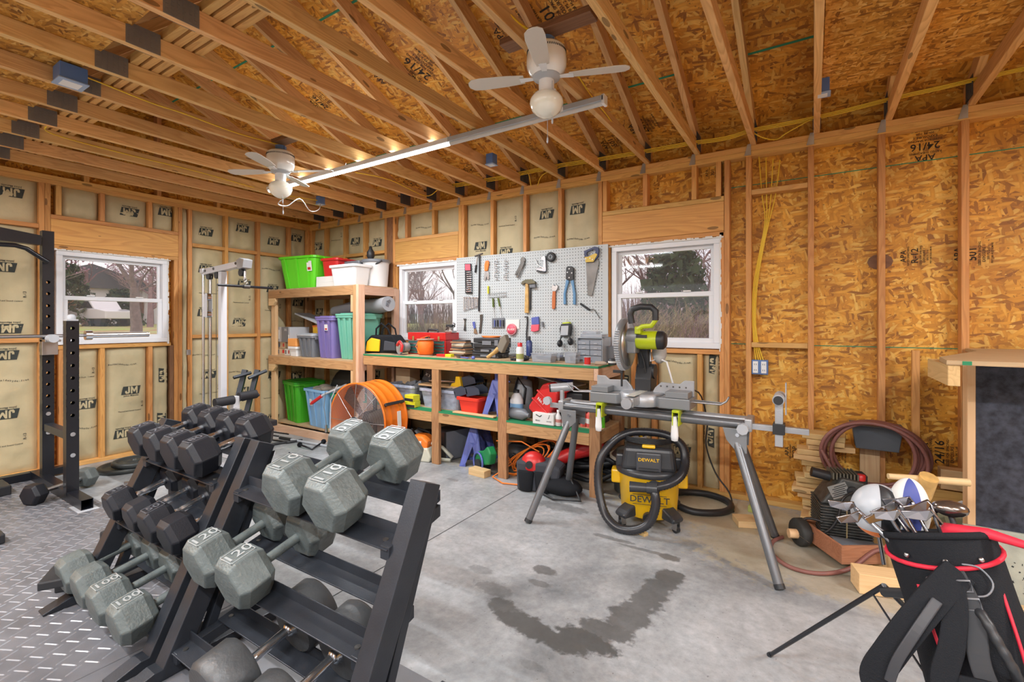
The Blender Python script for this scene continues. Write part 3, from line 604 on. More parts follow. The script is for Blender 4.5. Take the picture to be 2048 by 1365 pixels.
# ground outside the walls only (the slab fills the building)
mb = MB(); mb.add([(x, y, gz(x, y) if not (-.3 < x < 10.8 and -9.2 < y < .3) else -.3) for y in ys for x in xs], [(j * (n + 1) + i, j * (n + 1) + i + 1, (j + 1) * (n + 1) + i + 1, (j + 1) * (n + 1) + i) for j in range(n) for i in range(n)], True)
tag(mb.build('lawn', grass_mat(), fix=False), 'green and brown lawn rising outside the windows', 'lawn', kind='stuff')
BARK = mat('bark', (.22, .165, .155), .9, var=.3); BARK2 = mat('bark_red', (.30, .18, .18), .9, var=.3); TWG = mat('twig', (.36, .26, .25), .9)
EVG = mat('evergreen', (.06, .09, .035), .9, var=.5, vs=3); BUD = mat('bud', (.42, .22, .30), .8); DRY = mat('dry_brush', (.44, .34, .16), .9, var=.4, vs=2)
def tree_mesh(seed, h, spread, depth, r0, buds=0):
    rn = random.Random(seed); mb = MB(); tw = MB()
    def grow(p, d, L, r, k):
        pts = [p]; dd = d.copy(); m = 3
        for i in range(m):
            dd = (dd + Vector((rn.uniform(-.2, .2), rn.uniform(-.2, .2), rn.uniform(-.05, .16)))).normalized(); pts.append(pts[-1] + dd * L / m)
        (mb if k > 1 else tw).tube(pts, [r * (1 - .45 * i / m) for i in range(m + 1)], 5 if k > 1 else 3, cap=False, smooth=False)
        if k == 0:
            if buds and rn.random() < buds:
                q = pts[-1]; s = .05; tw.mi = 1; tw.add([q + Vector((-s, 0, 0)), q + Vector((s, 0, 0)), q + Vector((0, s, s)), q + Vector((0, -s, s))], [(0, 1, 2), (0, 1, 3), (1, 2, 3), (0, 2, 3)]); tw.mi = 0
            return
        for j in range(rn.choice((3, 4)) if k > 1 else 4):
            a = rn.uniform(0, 2 * PI); el = rn.uniform(.35, .9) * spread; t = rn.uniform(.35, 1)
            q = pts[min(m, int(t * m + .5))]; s = Vector((math.cos(a), math.sin(a), 0))
            grow(q, (dd * (1 - .25 * el) + s * el).normalized(), L * rn.uniform(.55, .8), r * rn.uniform(.4, .6), k - 1)
    grow(Vector((0, 0, 0)), Vector((0, 0, 1)), h * .32, r0, depth)
    return mb, tw
def tree(kind, name, label, seed, h, spread, depth, r0, bark, twig, group, buds=0):
    t = T(name, label, 'tree', (0, 0, 0), group=group); a, b = tree_mesh(seed, h, spread, depth, r0, buds)
    a.build('trunk', bark, t, fix=False); b.build('twigs', [twig, BUD], t, fix=False); return t
GT = 'bare trees beyond the right-hand windows'; GL_ = 'bare trees beyond the left window'
t1 = tree(0, 'bare_tree', 'bare leafless tree standing outside the two windows beside the pegboard', 3, 9, 1.0, 5, .19, BARK, TWG, GT)
t2 = tree(0, 'bare_tree', 'bare leafless tree standing outside the two windows beside the pegboard', 8, 8, .9, 5, .14, BARK2, TWG, GT)
rn = random.Random(5)
t1.location = (-9.5, 16, gz(-9.5, 16)); t2.location = (2.2, 15, gz(2, 15))
for (x, y) in ((-12.5, 14), (-10, 19), (-14, 20), (.3, 18), (-1.5, 14), (3.4, 20)): dup(rn.choice((t1, t2)), (x, y, gz(x, y) - .05), (0, 0, rn.uniform(0, 6)), group=GT)
for i in range(10):
    a = rn.uniform(-58, 4); dist = rn.uniform(15, 36); x = CAM.x + dist * math.tan(math.radians(a)) * .8; y = rn.uniform(10, 28)
    if x < -34: continue
    dup(rn.choice((t1, t2)), (x, y, gz(x, y) - .05), (0, 0, rn.uniform(0, 6)), group=GT)
b1 = tree(0, 'budding_tree', 'bare twiggy tree with pink buds beyond the left window', 11, 7, 1.25, 5, .13, BARK2, TWG, GL_, .5)
b1.location = (-30, 9, gz(-30, 9)); b1.scale = (1.5,) * 3
for (x, y, s) in ((-31, 4.5, 1.6), (-33, 12.5, 1.5), (-38, 8, 1.8), (-40, 14, 1.8), (-42, 19, 1.9), (-37, 2, 1.7), (-44, 5, 2), (-22, 15, 1.1), (-35, 21, 1.6), (-29, 18, 1.3)):
    o = dup(b1, (x, y, gz(x, y)), (0, 0, rn.uniform(0, 6)), group=GL_); o.scale = (s, s, s)
# big bare tree of the front lawn
t = T('lawn_tree', 'thick grey tree trunk on the lawn in the left window', 'tree', (-13, at(272, 640, x=-13).y, gz(-13, 3))); a, b = tree_mesh(21, 6, 1.1, 5, .2); a.build('trunk', BARK, t, world=False, fix=False); b.build('twigs', TWG, t, world=False, fix=False)
def blobtree(mb, r0, h, seed, n=900, s=.22):
    r = random.Random(seed)
    for i in range(n):
        z = r.random() ** .8; rad = r0 * (1 - z * .75) * (.55 + .5 * r.random()); a = r.uniform(0, 2 * PI); c = Vector((rad * math.cos(a), rad * math.sin(a), h * z)); d = s * r.uniform(.5, 1.2)
        v = [c + Vector((r.uniform(-d, d), r.uniform(-d, d), r.uniform(-d, d))) for _ in range(3)]; mb.add(v, [(0, 1, 2)])
def evergreen(x, y, r0, h, seed, label, m=EVG, name='evergreen_tree', cat='tree', group=None, n=1800, s=.25):
    t = T(name, label, cat, (x, y, gz(x, y) - .1), group=group); mb = MB(); blobtree(mb, r0, h, seed, n, s); mb.build('foliage', m, t, world=False, fix=False); MB().cyl((0, 0, 0), (0, 0, h * .7), .12, .05).build('trunk', BARK, t, world=False); return t
evergreen(1.7, 13.5, 1.6, 4.2, 1, 'dark cedar at the left side of the window beside the saw')
evergreen(6.3, 13, 2.0, 6.5, 2, 'tall dark cedar at the right side of the window beside the saw')
evergreen(-6, 17, 1.8, 3.6, 3, 'dark evergreen seen behind the red toolbox')
evergreen(-36, at(130, 620, x=-36).y, 2.2, 4.2, 4, 'evergreen shrub beside the white house'); evergreen(-36, at(238, 620, x=-36).y, 1.7, 2.6, 5, 'round dark bush in front of the white house')
# thickets along the field edge: nobody could count the stems
def brush(name, label, pts, m, n, s, seed):
    r = random.Random(seed); mb = MB()
    for (x, y, rad, h) in pts:
        for i in range(n):
            a = r.uniform(0, 2 * PI); q = r.random() ** .5 * rad; px, py = x + q * math.cos(a), y + q * math.sin(a); b = Vector((px, py, gz(px, py) - .05)); e = b + Vector((r.uniform(-.5, .5), r.uniform(-.5, .5), h * r.uniform(.5, 1.05))); d = s
            mb.add([b + Vector((-d, d, 0)), b + Vector((d, -d, 0)), e, b + Vector((d, d, 0))], [(0, 1, 2), (3, 0, 2)])
            for j in range(3):
                c = b.lerp(e, r.uniform(.3, .9)); f = c + Vector((r.uniform(-.5, .5), r.uniform(-.5, .5), r.uniform(.1, .6))); mb.add([c, c + Vector((s, -s, 0)), f], [(0, 1, 2)])
    tag(mb.build(name, m, fix=False), label, 'brush', kind='stuff')
brush('thicket', 'tangled bare brush outside the two right-hand windows', [(-14 + 1.3 * i, 12 + 3 * math.sin(i * 1.7), 1.8, .6 + .45 * (i % 3)) for i in range(18)] + [(-14 + 2.4 * i, 20 + 2 * math.sin(i), 2.4, 2.0) for i in range(12)], BARK2, 150, .014, 4)
brush('dry_grass', 'tall yellow dry grass at the foot of the trees', [(-14 + 1.5 * i, 11 + 2.0 * math.sin(i * 2.3), 1.5, .6 + .4 * (i % 3)) for i in range(17)], DRY, 260, .022, 5)
brush('hedge_twigs', 'twiggy pinkish hedge behind the lawn in the left window', [(-45 - 1.5 * (i % 3), -2 + 2.4 * i, 2.4, 5.5) for i in range(13)], BARK2, 200, .02, 6)
brush('far_woods', 'hazy grey woods far outside the garage', [(-60 + 5.0 * i, 42, 4.5, 4.5) for i in range(17)] + [(-58, -8 + 4.5 * i, 4, 4) for i in range(11)], TWG, 200, .06, 7)
# white house and pickup beyond the left window
hx, hy = -46, at(175, 615, x=-46).y; hz = gz(hx, hy)
h = T('white_house', 'white house with dark roof beyond the left window', 'house', (hx, hy, hz)); HW = mat('house_white', (.72, .71, .72), .7)
MB().box(-2.5, 2.5, -6, 5, -.2, 3.0).build('wall', HW, h, world=False)
MB().prism([(-6.3, 2.95), (5.3, 2.95), (-.5, 4.9)], -2.9, 2.9, 'x').build('roof', mat('shingle', (.12, .12, .13), .9), h, world=False)
for k in (-4.2, -1.6, 2.6): MB().box(2.45, 2.56, k - .5, k + .5, .9, 2.2).build('window', DKW, h, world=False)
p = at(195, 638, x=-35); px, py = -35.0, p.y; t = T('pickup_truck', 'white pickup truck parked by the white house', 'truck', (px, py, gz(px, py) + .0), 12); TW = mat('truck_white', (.82, .80, .82), .25, coat=.5)
mb = MB(); mb.prism([(-2.5, .5), (2.5, .5), (2.5, 1.0), (1.5, 1.15), (-2.5, 1.15)], -.9, .9, 'y'); mb.build('body', TW, t, world=False, bevel=.05)
MB().prism([(-.9, 1.14), (1.2, 1.14), (.6, 1.75), (-.7, 1.75)], -.8, .8, 'y').build('cab', TW, t, world=False, bevel=.05)
MB().prism([(-.75, 1.2), (1.0, 1.2), (.52, 1.66), (-.6, 1.66)], -.82, .82, 'y').build('cab_window', mat('car_glass', (.02, .025, .03), .1), t, world=False)
for a in (-1.6, 1.6):
    for b in (-.85, .65): MB().cyl((a, b, .38), (a, b + .22, .38), .38, n=20).build('wheel', BLK, t, world=False)
MB().box(-2.52, -2.45, -.8, -.5, .7, 1.0).box(-2.52, -2.45, .5, .8, .7, 1.0).build('tail_light', REDP, t, world=False)
# neighbour path strip
# ================= corner shelving unit =================
SX0, SX1, SY = .03, 1.76, -.615
sh = T('storage_shelf', 'tall wooden storage shelf built into the corner, holding plastic bins', 'shelf', ((SX0 + SX1) / 2, SY / 2, 0))
Z3, Z2, Z1 = 1.79, .955, .10
for (x0, x1, y0, y1, z1, m) in ((SX0, SX0 + .09, SY + .04, SY + .08, Z3 - .02, SMW), (SX1 - .09, SX1 - .04, SY - .0, SY + .04, Z3, BEN), (SX1 - .04, SX1, SY, SY + .09, Z3 + .0, PKW), (SX1 - .04, SX1, -.10, -.012, Z3 - .02, PKW), (SX0, SX0 + .04, -.10, -.012, Z3 - .02, BEN)):
    board('post', x0, x1, y0, y1, 0, z1, m, sh)
for z, m in ((Z3, BEN), (Z2, PKW)):
    board('shelf_rail', SX0, SX1 - .092, SY, SY + .038, z - .11, z - .014, BEN, sh); board('shelf_rail', SX1 - .04, SX1, SY + .092, -.102, z - .11, z - .014, PKW, sh)
    board('shelf_rail', SX0, SX1 - .05, -.052, -.014, z - .11, z - .014, BEN, sh)
    MB().box(SX0, SX1 - .042, SY + .002, -.012, z - .013, z).build('shelf_panel', PLY, sh)
    for x in (.5, 1.1): board('shelf_joist', x, x + .038, SY + .04, -.055, z - .10, z - .015, BEN, sh)
    MB().prism([(SX0 + .001, z - .11), (SX0 + .15, z - .11), (SX0 + .15, z - .15), (SX0 + .10, z - .20), (SX0 + .001, z - .20)], SY + .002, SY + .038, 'y').build('cleat', SMW, sh, bevel=.002)
    board('cleat', SX1 - .13, SX1 - .091, SY + .002, SY + .038, z - .30, z - .112, SMW, sh)
board('shelf_rail', SX0 + .0, SX1 - .092, SY, SY + .038, 0, .087, PKW, sh); MB().box(SX0, SX1 - .042, SY + .085, -.012, .087, Z1).build('shelf_panel', PLY, sh)

# ================= bins and boxes =================
def tote(name, label, cat, c, w, d, h, m, rz=0, lid=None, lidm=None, group=None, taper=.82, ribs=True, open_=True, lab=None, rim=.018):
    t = T(name, label, cat, c, rz, group)
    mb = MB(); k = taper; W, D = w / 2 - rim, d / 2 - rim; th = .006
    def ring(a, b, z): 
        cr = min(a, b) * .28; o = []
        for (sx, sy, a0) in ((1, 1, 0), (-1, 1, 90), (-1, -1, 180), (1, -1, 270)):
            for q in (0, 30, 60, 90):
                an = math.radians(a0 + q); o.append((sx * (a - cr) + cr * math.cos(an), sy * (b - cr) + cr * math.sin(an), z))
        return o
    n = 16; rs = [ring(W * k, D * k, 0), ring(W, D, h - .03), ring(W + rim, D + rim, h - .028), ring(W + rim, D + rim, h), ring(W - th, D - th, h), ring(W * k - th, D * k - th, .01)]
    vs = [p for r in rs for p in r]; fs = [(j * n + i, j * n + (i + 1) % n, (j + 1) * n + (i + 1) % n, (j + 1) * n + i) for j in range(5) for i in range(n)]
    fs += [tuple(range(n))[::-1], tuple(range(5 * n, 6 * n))]
    mb.add(vs, fs)
    mb.build('bin_body', m, t, world=False, bevel=.003)
    if ribs:
        mb = MB()
        for s in (-1, 1):
            for f in (-.32, 0, .32):
                mb.add([(W * k * f * 2 - .015, s * D * k, .01), (W * k * f * 2 + .015, s * D * k, .01), (W * f * 2 + .02, s * (D + .004), h - .03), (W * f * 2 - .02, s * (D + .004), h - .03),
                        (W * k * f * 2 - .015, s * (D * k + .008), .01), (W * k * f * 2 + .015, s * (D * k + .008), .01), (W * f * 2 + .02, s * (D + .014), h - .03), (W * f * 2 - .02, s * (D + .014), h - .03)], [(0, 1, 2, 3), (7, 6, 5, 4), (0, 4, 5, 1), (1, 5, 6, 2), (2, 6, 7, 3), (3, 7, 4, 0)])
            mb.box(s * (W + rim - .004), s * (W + rim + .014), -.09, .09, h - .045, h - .01) if s > 0 else mb.box(-(W + rim + .014), -(W + rim - .004), -.09, .09, h - .045, h - .01)
        mb.build('rib', m, t, world=False, bevel=.002)
    if lid is not None:
        mb = MB(); mb.prism([(a, b) for a, b, _ in ring(W + rim + .004, D + rim + .004, 0)], h - .004, h + .018, 'z'); mb.prism([(a, b) for a, b, _ in ring(W - .02, D - .02, 0)], h + .018, h + .026, 'z'); mb.build('lid', lidm or m, t, world=False, bevel=.004)
    if lab: lx, lz, lw, lh = lab; q = MB(); yy = -(D * (k + (1 - k) * lz / h)) - .005; q.bx((lx, yy - .0095, lz), (lw, .002, lh), (math.degrees(math.atan((1 - k) * D / h)), 0, 0)); q.mi = 1; q.bx((lx, yy - .0106, lz + lh * .32), (lw * .9, .001, lh * .18), (math.degrees(math.atan((1 - k) * D / h)), 0, 0)); q.bx((lx, yy - .0106, lz - lh * .25), (lw * .6, .001, lh * .25), (math.degrees(math.atan((1 - k) * D / h)), 0, 0)); q.build('sticker', [PAP, REDP], t, world=False)
    return t
# top shelf
tote('storage_tote', 'bright lime green storage tote on top of the corner shelf', 'storage bin', (.53, -.36, Z3), .66, .46, .40, GRN, 8, lab=(.22, .27, .08, .12), taper=.80)
tote('storage_box', 'red plastic box of tools on two white boxes, on top of the shelf', 'storage box', (1.02, -.30, Z3 + .135), .30, .34, .22, REDP, 6, taper=.88, ribs=False)
t = T('white_carton', 'white carton under the red box, lower of two', 'carton', (1.02, -.32, Z3), 5, 'white cartons under the red box'); MB().box(-.16, .16, -.18, .18, 0, .066).build('carton_body', PAP, t, world=False, bevel=.002)
t2 = dup(t, (1.015, -.315, Z3 + .067), (0, 0, .06), 'white carton under the red box, upper of two')
for i, (x, y, r, m) in enumerate(((.95, -.30, 30, YEL), (1.05, -.24, -20, ORG), (1.08, -.34, 70, YEL))):
    tag(MB().bx((x, y, Z3 + .345), (.14, .03, .025), (0, -12, r)).build('hand_tool', m, bevel=.006), ['yellow tool sticking out of the left side of the red box', 'orange tool at the back of the red box', 'yellow tool at the right side of the red box'][i], 'tool')
tote('open_bin', 'white open plastic bin at the front corner of the shelf top', 'storage bin', (1.43, -.45, Z3), .46, .28, .24, WHT, 0, taper=.85, ribs=False)
t = tote('tool_case_tray', 'grey plastic tray behind the white bin on the shelf top', 'tray', (1.24, -.20, Z3), .34, .24, .30, GPL, 0, lid=1, taper=.95, ribs=False)
t = T('round_bucket', 'white bucket with black lid and handle on top of the shelf', 'bucket', (1.56, -.19, Z3))
MB().lathe([(.13, 0), (.15, .28), (.155, .285), (.155, .30)], 28).build('bucket_body', WHT, t, world=False); MB().lathe([(.165, .285), (.17, .30), (.165, .32), (.05, .33), (.045, .335)], 28).build('lid', GPL, t, world=False)
MB().tube([(-.165 + .33 * i / 14, -.06 - .06 * math.sin(PI * i / 14), .30 - .07 * math.sin(PI * i / 14)) for i in range(15)], .012).build('handle', BLK, t, world=False)
t = T('bottle_brush', 'black bulb-shaped brush standing on the bucket lid', 'brush', (1.50, -.22, Z3 + .336)); MB().lathe([(.03, 0), (.045, .03), (.045, .08), (.02, .12), (.015, .15), (.001, .155)], 16).build('brush_head', BLK, t, world=False)
# middle shelf
def carton(name, label, cat, c, w, d, h, m, rz=0, marks=(), group=None, rx=0, ry=0):
    t = T(name, label, cat, c, 0, group, (rx, ry, rz)); MB().box(-w / 2, w / 2, -d / 2, d / 2, 0, h).build('box_body', m, t, world=False, bevel=.003)
    for i, (x0, x1, z0, z1, mm) in enumerate(marks): MB().box(x0 * w - w / 2, x1 * w - w / 2, -d / 2 - .0015, -d / 2 + .001, z0 * h, z1 * h).build('printed_panel', mm, t, world=False)
    return t
t = carton('tool_carton', 'grey and red power tool carton at the left end of the middle shelf', 'box', (.24, -.42, Z2 + .17), .42, .25, .19, LGP, -8, ((.05, .3, .2, .8, PAP), (.45, .9, 0, 1, GPL), (.85, .95, .1, .5, PAP), (.0, .05, 0, .4, REDP)))
mb = MB(); mb.text('SKIL', Tm(.10, -.1275, .155) @ Rm(90, 0, 0), .04); mb.build('lettering', PAP, t, world=False, fix=False)
for i, (x, w, z, r) in enumerate(((.13, .16, 0, 10), (.30, .14, 0, -6), (.17, .18, .085, -4), (.36, .12, .085, 12))):
    carton('small_carton', ['small open carton at the bottom left under the grey tool carton', 'small white carton at the bottom right under the tool carton', 'flat brown carton on the small open one', 'white carton with a red corner, beside the flat brown one'][i], 'box', (x, -.44, Z2 + z), w, .16, .083, (CARD, PAP, CARD, PAP)[i], r, ((.1, .35, .2, .8, GPL), (.7, .9, .3, .8, REDP)))
tote('storage_box', 'white box with orange lid on the middle shelf', 'storage box', (.49, -.50, Z2), .19, .17, .12, WHT, 0, taper=.9, ribs=False)
MBo = MB().bx((.49, -.50, Z2 + .17), (.185, .165, .10)); tag(MBo.build('foam_block', mat('pale_orange', (.85, .36, .10), .5), bevel=.012), 'orange block on the white box', 'box')
tote('tote_bin', 'grey lidded bin between the orange box and the purple bin', 'storage bin', (.77, -.48, Z2), .33, .25, .26, GPL, 0, lid=1, lidm=LGP)
t = T('tub', 'round yellow and white tub with a purple band behind the grey bin', 'tub', (.62, -.30, Z2)); MB().lathe([(.06, 0), (.07, .36)], 20).build('tub_body', YEL, t, world=False); MB().lathe([(.0715, .20), (.0725, .28)], 20).build('band', PUR, t, world=False); MB().lathe([(.075, .36), (.075, .38), (.0, .385)], 20).build('lid', ORG, t, world=False)
tote('tote_bin', 'purple lidded tote on the middle shelf', 'storage bin', (1.12, -.42, Z2), .34, .36, .47, PUR, 0, lid=1, lab=(.05, .36, .06, .07))
tote('tote_bin', 'sea green lidded tote on the middle shelf beside the post', 'storage bin', (1.47, -.36, Z2), .34, .44, .50, TEAL, 0, lid=1)
t = T('rolled_mat', 'grey rolled foam mat lying across the totes', 'rolled mat', (1.45, -.22, Z2 + .61)); 
mb = MB(); mb.tube([(-.70, .06, -.05), (-.2, .02, .0), (.25, -.04, .0), (.44, -.08, .02)], [.06, .085, .085, .085], 20); mb.build('mat_roll', mat('foam_grey', (.30, .31, .33), .7), t, world=False)
MB().tube([(.441, -.08 + .05 * (1 - a / 20) * math.cos(a * 1.2), .02 + .05 * (1 - a / 20) * math.sin(a * 1.2)) for a in range(18)], .004, 5).build('spiral_end', GPL, t, world=False)
carton('thin_carton', 'long thin grey panel leaning over the tool carton', 'panel', (.60, -.36, Z2 + .46), .62, .20, .02, LGP, -8, ry=12)
# bottom shelf
tote('tote_bin', 'green tote with lid at the left end of the bottom shelf', 'storage bin', (.31, -.30, Z1), .46, .40, .50, GR2, -12, lid=1, lidm=mat('green_lid', (.02, .22, .01), .4))
tb = tote('tote_bin', 'light blue open tote with rags on the bottom shelf', 'storage bin', (.84, -.32, Z1), .50, .42, .46, LBL, -6, lab=(-.06, .30, .06, .08), taper=.8)
mb = MB(); 
for i in range(9): mb.sphere((-.18 + .05 * i, .06 * math.sin(i * 2.1), .44 + .02 * (i % 2)), .075, 10, 6, (1, 1, .45))
o = mb.build('rag_pile', mat('rag', (.40, .38, .33), .9, var=.3), None, bevel=0); tag(o, 'bunched grey rags on the light blue tote', 'rags', kind='stuff'); o.location = (.83, -.32, Z1); 
tote('tote_bin', 'dark green tote beside the light blue one on the bottom shelf', 'storage bin', (1.35, -.34, Z1), .42, .40, .44, DGR, 0)
t = T('bolt_cutter', 'grey bar with a red grip leaning out of the dark green tote', 'tool', (1.15, -.60, .50)); MB().tube([(.25, .12, .16), (.0, .0, .04), (-.12, -.03, -.03)], .013).build('bar', LGP, t, world=False); MB().tube([(-.03, -.01, .02), (-.17, -.04, -.07)], .02).build('grip', REDP, t, world=False)
t = T('black_bag', 'black bag lying at the back of the bottom shelf', 'bag', (1.05, -.12, Z1)); 
mb = MB(); mb.sphere((0, 0, .37), .36, 18, 12, (1.2, .25, 1)); mb.build('bag_body', BLK, t, world=False)
mb = MB(); t = T('hanging_cord', 'grey cord with a clip hanging in front of the green tote', 'cord', (1.2, -.60, .2)); mb.tube([(0, -.02, .38), (-.01, -.03, .2), (.02, -.03, .06), (.03, -.03, 0)], .004).build('cord', GPL, t, world=False); MB().cyl((.03, -.03, -.08), (.03, -.03, 0), .018, .012).build('clip', STL, t, world=False)

# ================= workbench =================
BX0, BX1, BY, BZ = 1.80, 4.515, -.58, 1.033
wb_ = T('workbench', 'long wooden workbench with a green painted edge along the wall', 'workbench', ((BX0 + BX1) / 2, BY / 2, 0))
MB().box(BX0, BX1, BY, -.012, BZ - .018, BZ).build('worktop', PLY, wb_)
MB().box(BX0, BX1, BY - .0015, BY, BZ - .017, BZ + .0005).box(BX1, BX1 + .0015, BY, -.012, BZ - .017, BZ + .0005).build('green_edge', GEP, wb_)
board('apron', BX0, BX1 - .04, BY, BY + .038, BZ - .115, BZ - .019, BEN, wb_); board('apron', BX1 - .039, BX1, BY, -.012, BZ - .115, BZ - .019, PKW, wb_)
LX = [1.90, at(870, 900, y=BY).x, at(1004, 900, y=BY).x, at(1189, 900, y=BY).x]
for i, x in enumerate(LX): 
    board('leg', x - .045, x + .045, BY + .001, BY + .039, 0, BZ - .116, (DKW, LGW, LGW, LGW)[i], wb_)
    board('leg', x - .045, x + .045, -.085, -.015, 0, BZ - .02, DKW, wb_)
LZ = .52; LXE = at(1235, 850, y=-.3).x - .05
MB().box(BX0, BX1 - .01, BY + .08, -.012, LZ - .016, LZ).build('lower_shelf', PLY, wb_)
MB().box(BX0, BX1 - .01, BY + .04, BY + .08, LZ - .016, LZ).build('green_edge', GEP, wb_)
for a, b in zip([BX0] + [q + .046 for q in LX], [q - .046 for q in LX] + [BX1 - .05]):
    if b - a > .02: board('apron', a, b, BY + .0, BY + .038, LZ - .115, LZ - .017, BEN, wb_); MB().box(a, b, BY - .0015, BY + .0, LZ - .018, LZ).build('green_edge', GEP, wb_)
board('apron', BX1 - .049, BX1 - .011, BY + .04, -.012, LZ - .115, LZ - .017, BEN, wb_)
board('scrap_wood_strip', 3.05, 3.52, BY - .0, BY + .06, LZ + .001, LZ + .012, PINE, wb_, rot=(0, 0, 0))
# ---- things on the lower shelf
def onp(u, v, y): return at(u, v, y=y)
def clearbin(name, label, x, y, w, d, h, rz=0, fill=()):
    t = tote(name, label, 'storage bin', (x, y, LZ), w, d, h, CLR, rz, taper=.88, ribs=False)
    mb = MB(); r = random.Random(int(x * 100))
    for i in range(9): mb.bx((r.uniform(-.3, .3) * w, r.uniform(-.25, .25) * d, h * r.uniform(.35, .95)), (w * .3, d * .3, .05), (r.uniform(-40, 40), r.uniform(-40, 40), r.uniform(0, 90)))
    o = mb.build('jumbled_tools', GPL, t, world=False, bevel=.005); o['kind'] = 'stuff'; return t
clearbin('clear_bin', 'translucent bin at the left of the lower bench shelf, behind the yellow boxes', 2.25, -.33, .46, .36, .20)
clearbin('clear_bin', 'translucent blue-grey bin behind the second bench leg', 2.80, -.34, .54, .34, .19)
for i, (px, pv) in enumerate(((836, 776),)):
    for j in range(2): 
        t = carton('nail_box', 'yellow and black nail box, %s of two on the bench shelf edge' % ('lower', 'upper')[j], 'box', (2.50 - j * .005, -.545, LZ + .062 * j), .13, .09, .06, mat('acid_yellow', (.62, .60, .02), .4), 4 - 8 * j, ((.02, .98, 0, .45, BLK),)); t['group'] = 'nail boxes'
x0 = 2.05
t = carton('card_box', 'brown card box with black contents behind the left translucent bin', 'box', (2.05, -.16, LZ), .22, .16, .34, CARD); t = T('black_case', 'black clamshell box leaning on the clear bin', 'box', (2.42, -.22, LZ + .22), 0, None, (0, 25, 10)); MB().box(-.05, .05, -.07, .07, 0, .16).build('case_body', BLK, t, world=False, bevel=.01); MB().text('X 3', Tm(-.0, -.0715, .08) @ Rm(90, 0, 0), .04).build('lettering', PAP, t, world=False, fix=False)
t = T('level_tray', 'wooden tray with a yellow end over the translucent bin', 'tray', (2.78, -.38, LZ + .205)); MB().box(-.30, .22, -.06, .06, 0, .018).build('tray_board', SMW, t, world=False); MB().prism([(.12, .018), (.26, .018), (.24, .12), (.19, .12), (.18, .06), (.14, .05)], -.055, -.02, 'y').build('yellow_bracket', YEL, t, world=False, bevel=.004); MB().cyl((-.2, 0, .05), (.15, 0, .06), .012).build('rod', STL, t, world=False)
tote('parts_bin', 'red open parts bin on the lower bench shelf', 'storage bin', (3.20, -.46, LZ), .28, .18, .15, mat('bright_red', (.75, .04, .02), .35), -4, taper=.8, ribs=False)
DBL = mat('dark_blue_plastic', (.035, .045, .07), .4)
for i, (x, z, r) in enumerate(((3.10, .155, 20), (3.24, .17, 28), (3.12, .25, 24))):
    t = T('stacking_bin', ['dark stacking bin tipped over the left of the red bin', 'dark stacking bin tipped over the right of the red bin', 'dark stacking bin, topmost over the red bin'][i], 'storage bin', (x, -.44 + .1 * (i == 2), LZ + z), 0, 'dark stacking bins', (0, r - 40, 0))
    MB().prism([(-.07, 0), (.08, 0), (.08, .05), (.03, .09), (-.07, .09)], -.07, -.065, 'y').prism([(-.07, 0), (.08, 0), (.08, .05), (.03, .09), (-.07, .09)], .065, .07, 'y').box(-.07, .08, -.065, .065, 0, .005).box(-.075, -.07, -.07, .07, 0, .09).build('bin_body', DBL, t, world=False)
# blue jack stand on the shelf and two below
def jackstand(c, h, rz, label):
    t = T('jack_stand', label, 'jack stand', c, rz, 'blue jack stands'); mb = MB(); b = .52 * h
    for s in range(4):
        M = mb.M; mb.M = Rm(0, 0, 90 * s); k = b / 2
        for e in (-1, 1):
            mb.add([(e * k, k, 0), (e * (k - .06), k, 0), (e * (k - .06), k, .03), (e * .0, k * .55, h * .42), (e * 0, k * .36, h * .62), (e * .028, .03, h * .78), (e * .034, .036, h * .78)], [(0, 1, 2, 3, 4, 5, 6)] if e > 0 else [(6, 5, 4, 3, 2, 1, 0)])
        mb.add([(-.034, .036, h * .78), (.034, .036, h * .78), (.10 * h, .25 * h * .52 * 1.2, h * .5), (.0, k * .55, h * .42), (-.10 * h, .25 * h * .52 * 1.2, h * .5)], [(0, 1, 2, 3, 4)])
        mb.M = M
    o = mb.build('stand_base', BLU, t, world=False, fix=False); sd_ = o.modifiers.new('thick', 'SOLIDIFY'); sd_.thickness = .005; sd_.offset = 0
    MB().cyl((0, 0, h * .55), (0, 0, h * .97), .024, n=10).box(-.034, .034, -.034, .034, h * .74, h * .80).build('ratchet_post', BLU, t, world=False)
    MB().prism([(-.05, h * .97), (.05, h * .97), (.05, h), (.025, h * .985), (-.025, h * .985), (-.05, h)], -.025, .025, 'y').build('saddle', BLK, t, world=False); MB().cyl((.03, 0, h * .80), (.13, 0, h * .77), .009).build('lever', BLU, t, world=False); return t
jackstand((3.44, -.40, LZ), .40, 10, 'blue jack stand on the lower bench shelf')
p = at(920, 940, z=0); jackstand((p.x, -.36, 0), .44, 20, 'blue jack stand on the floor beside the black case')
jackstand((3.07, -.12, 0), .44, 60, 'blue jack stand at the wall under the bench, behind the nearer one')
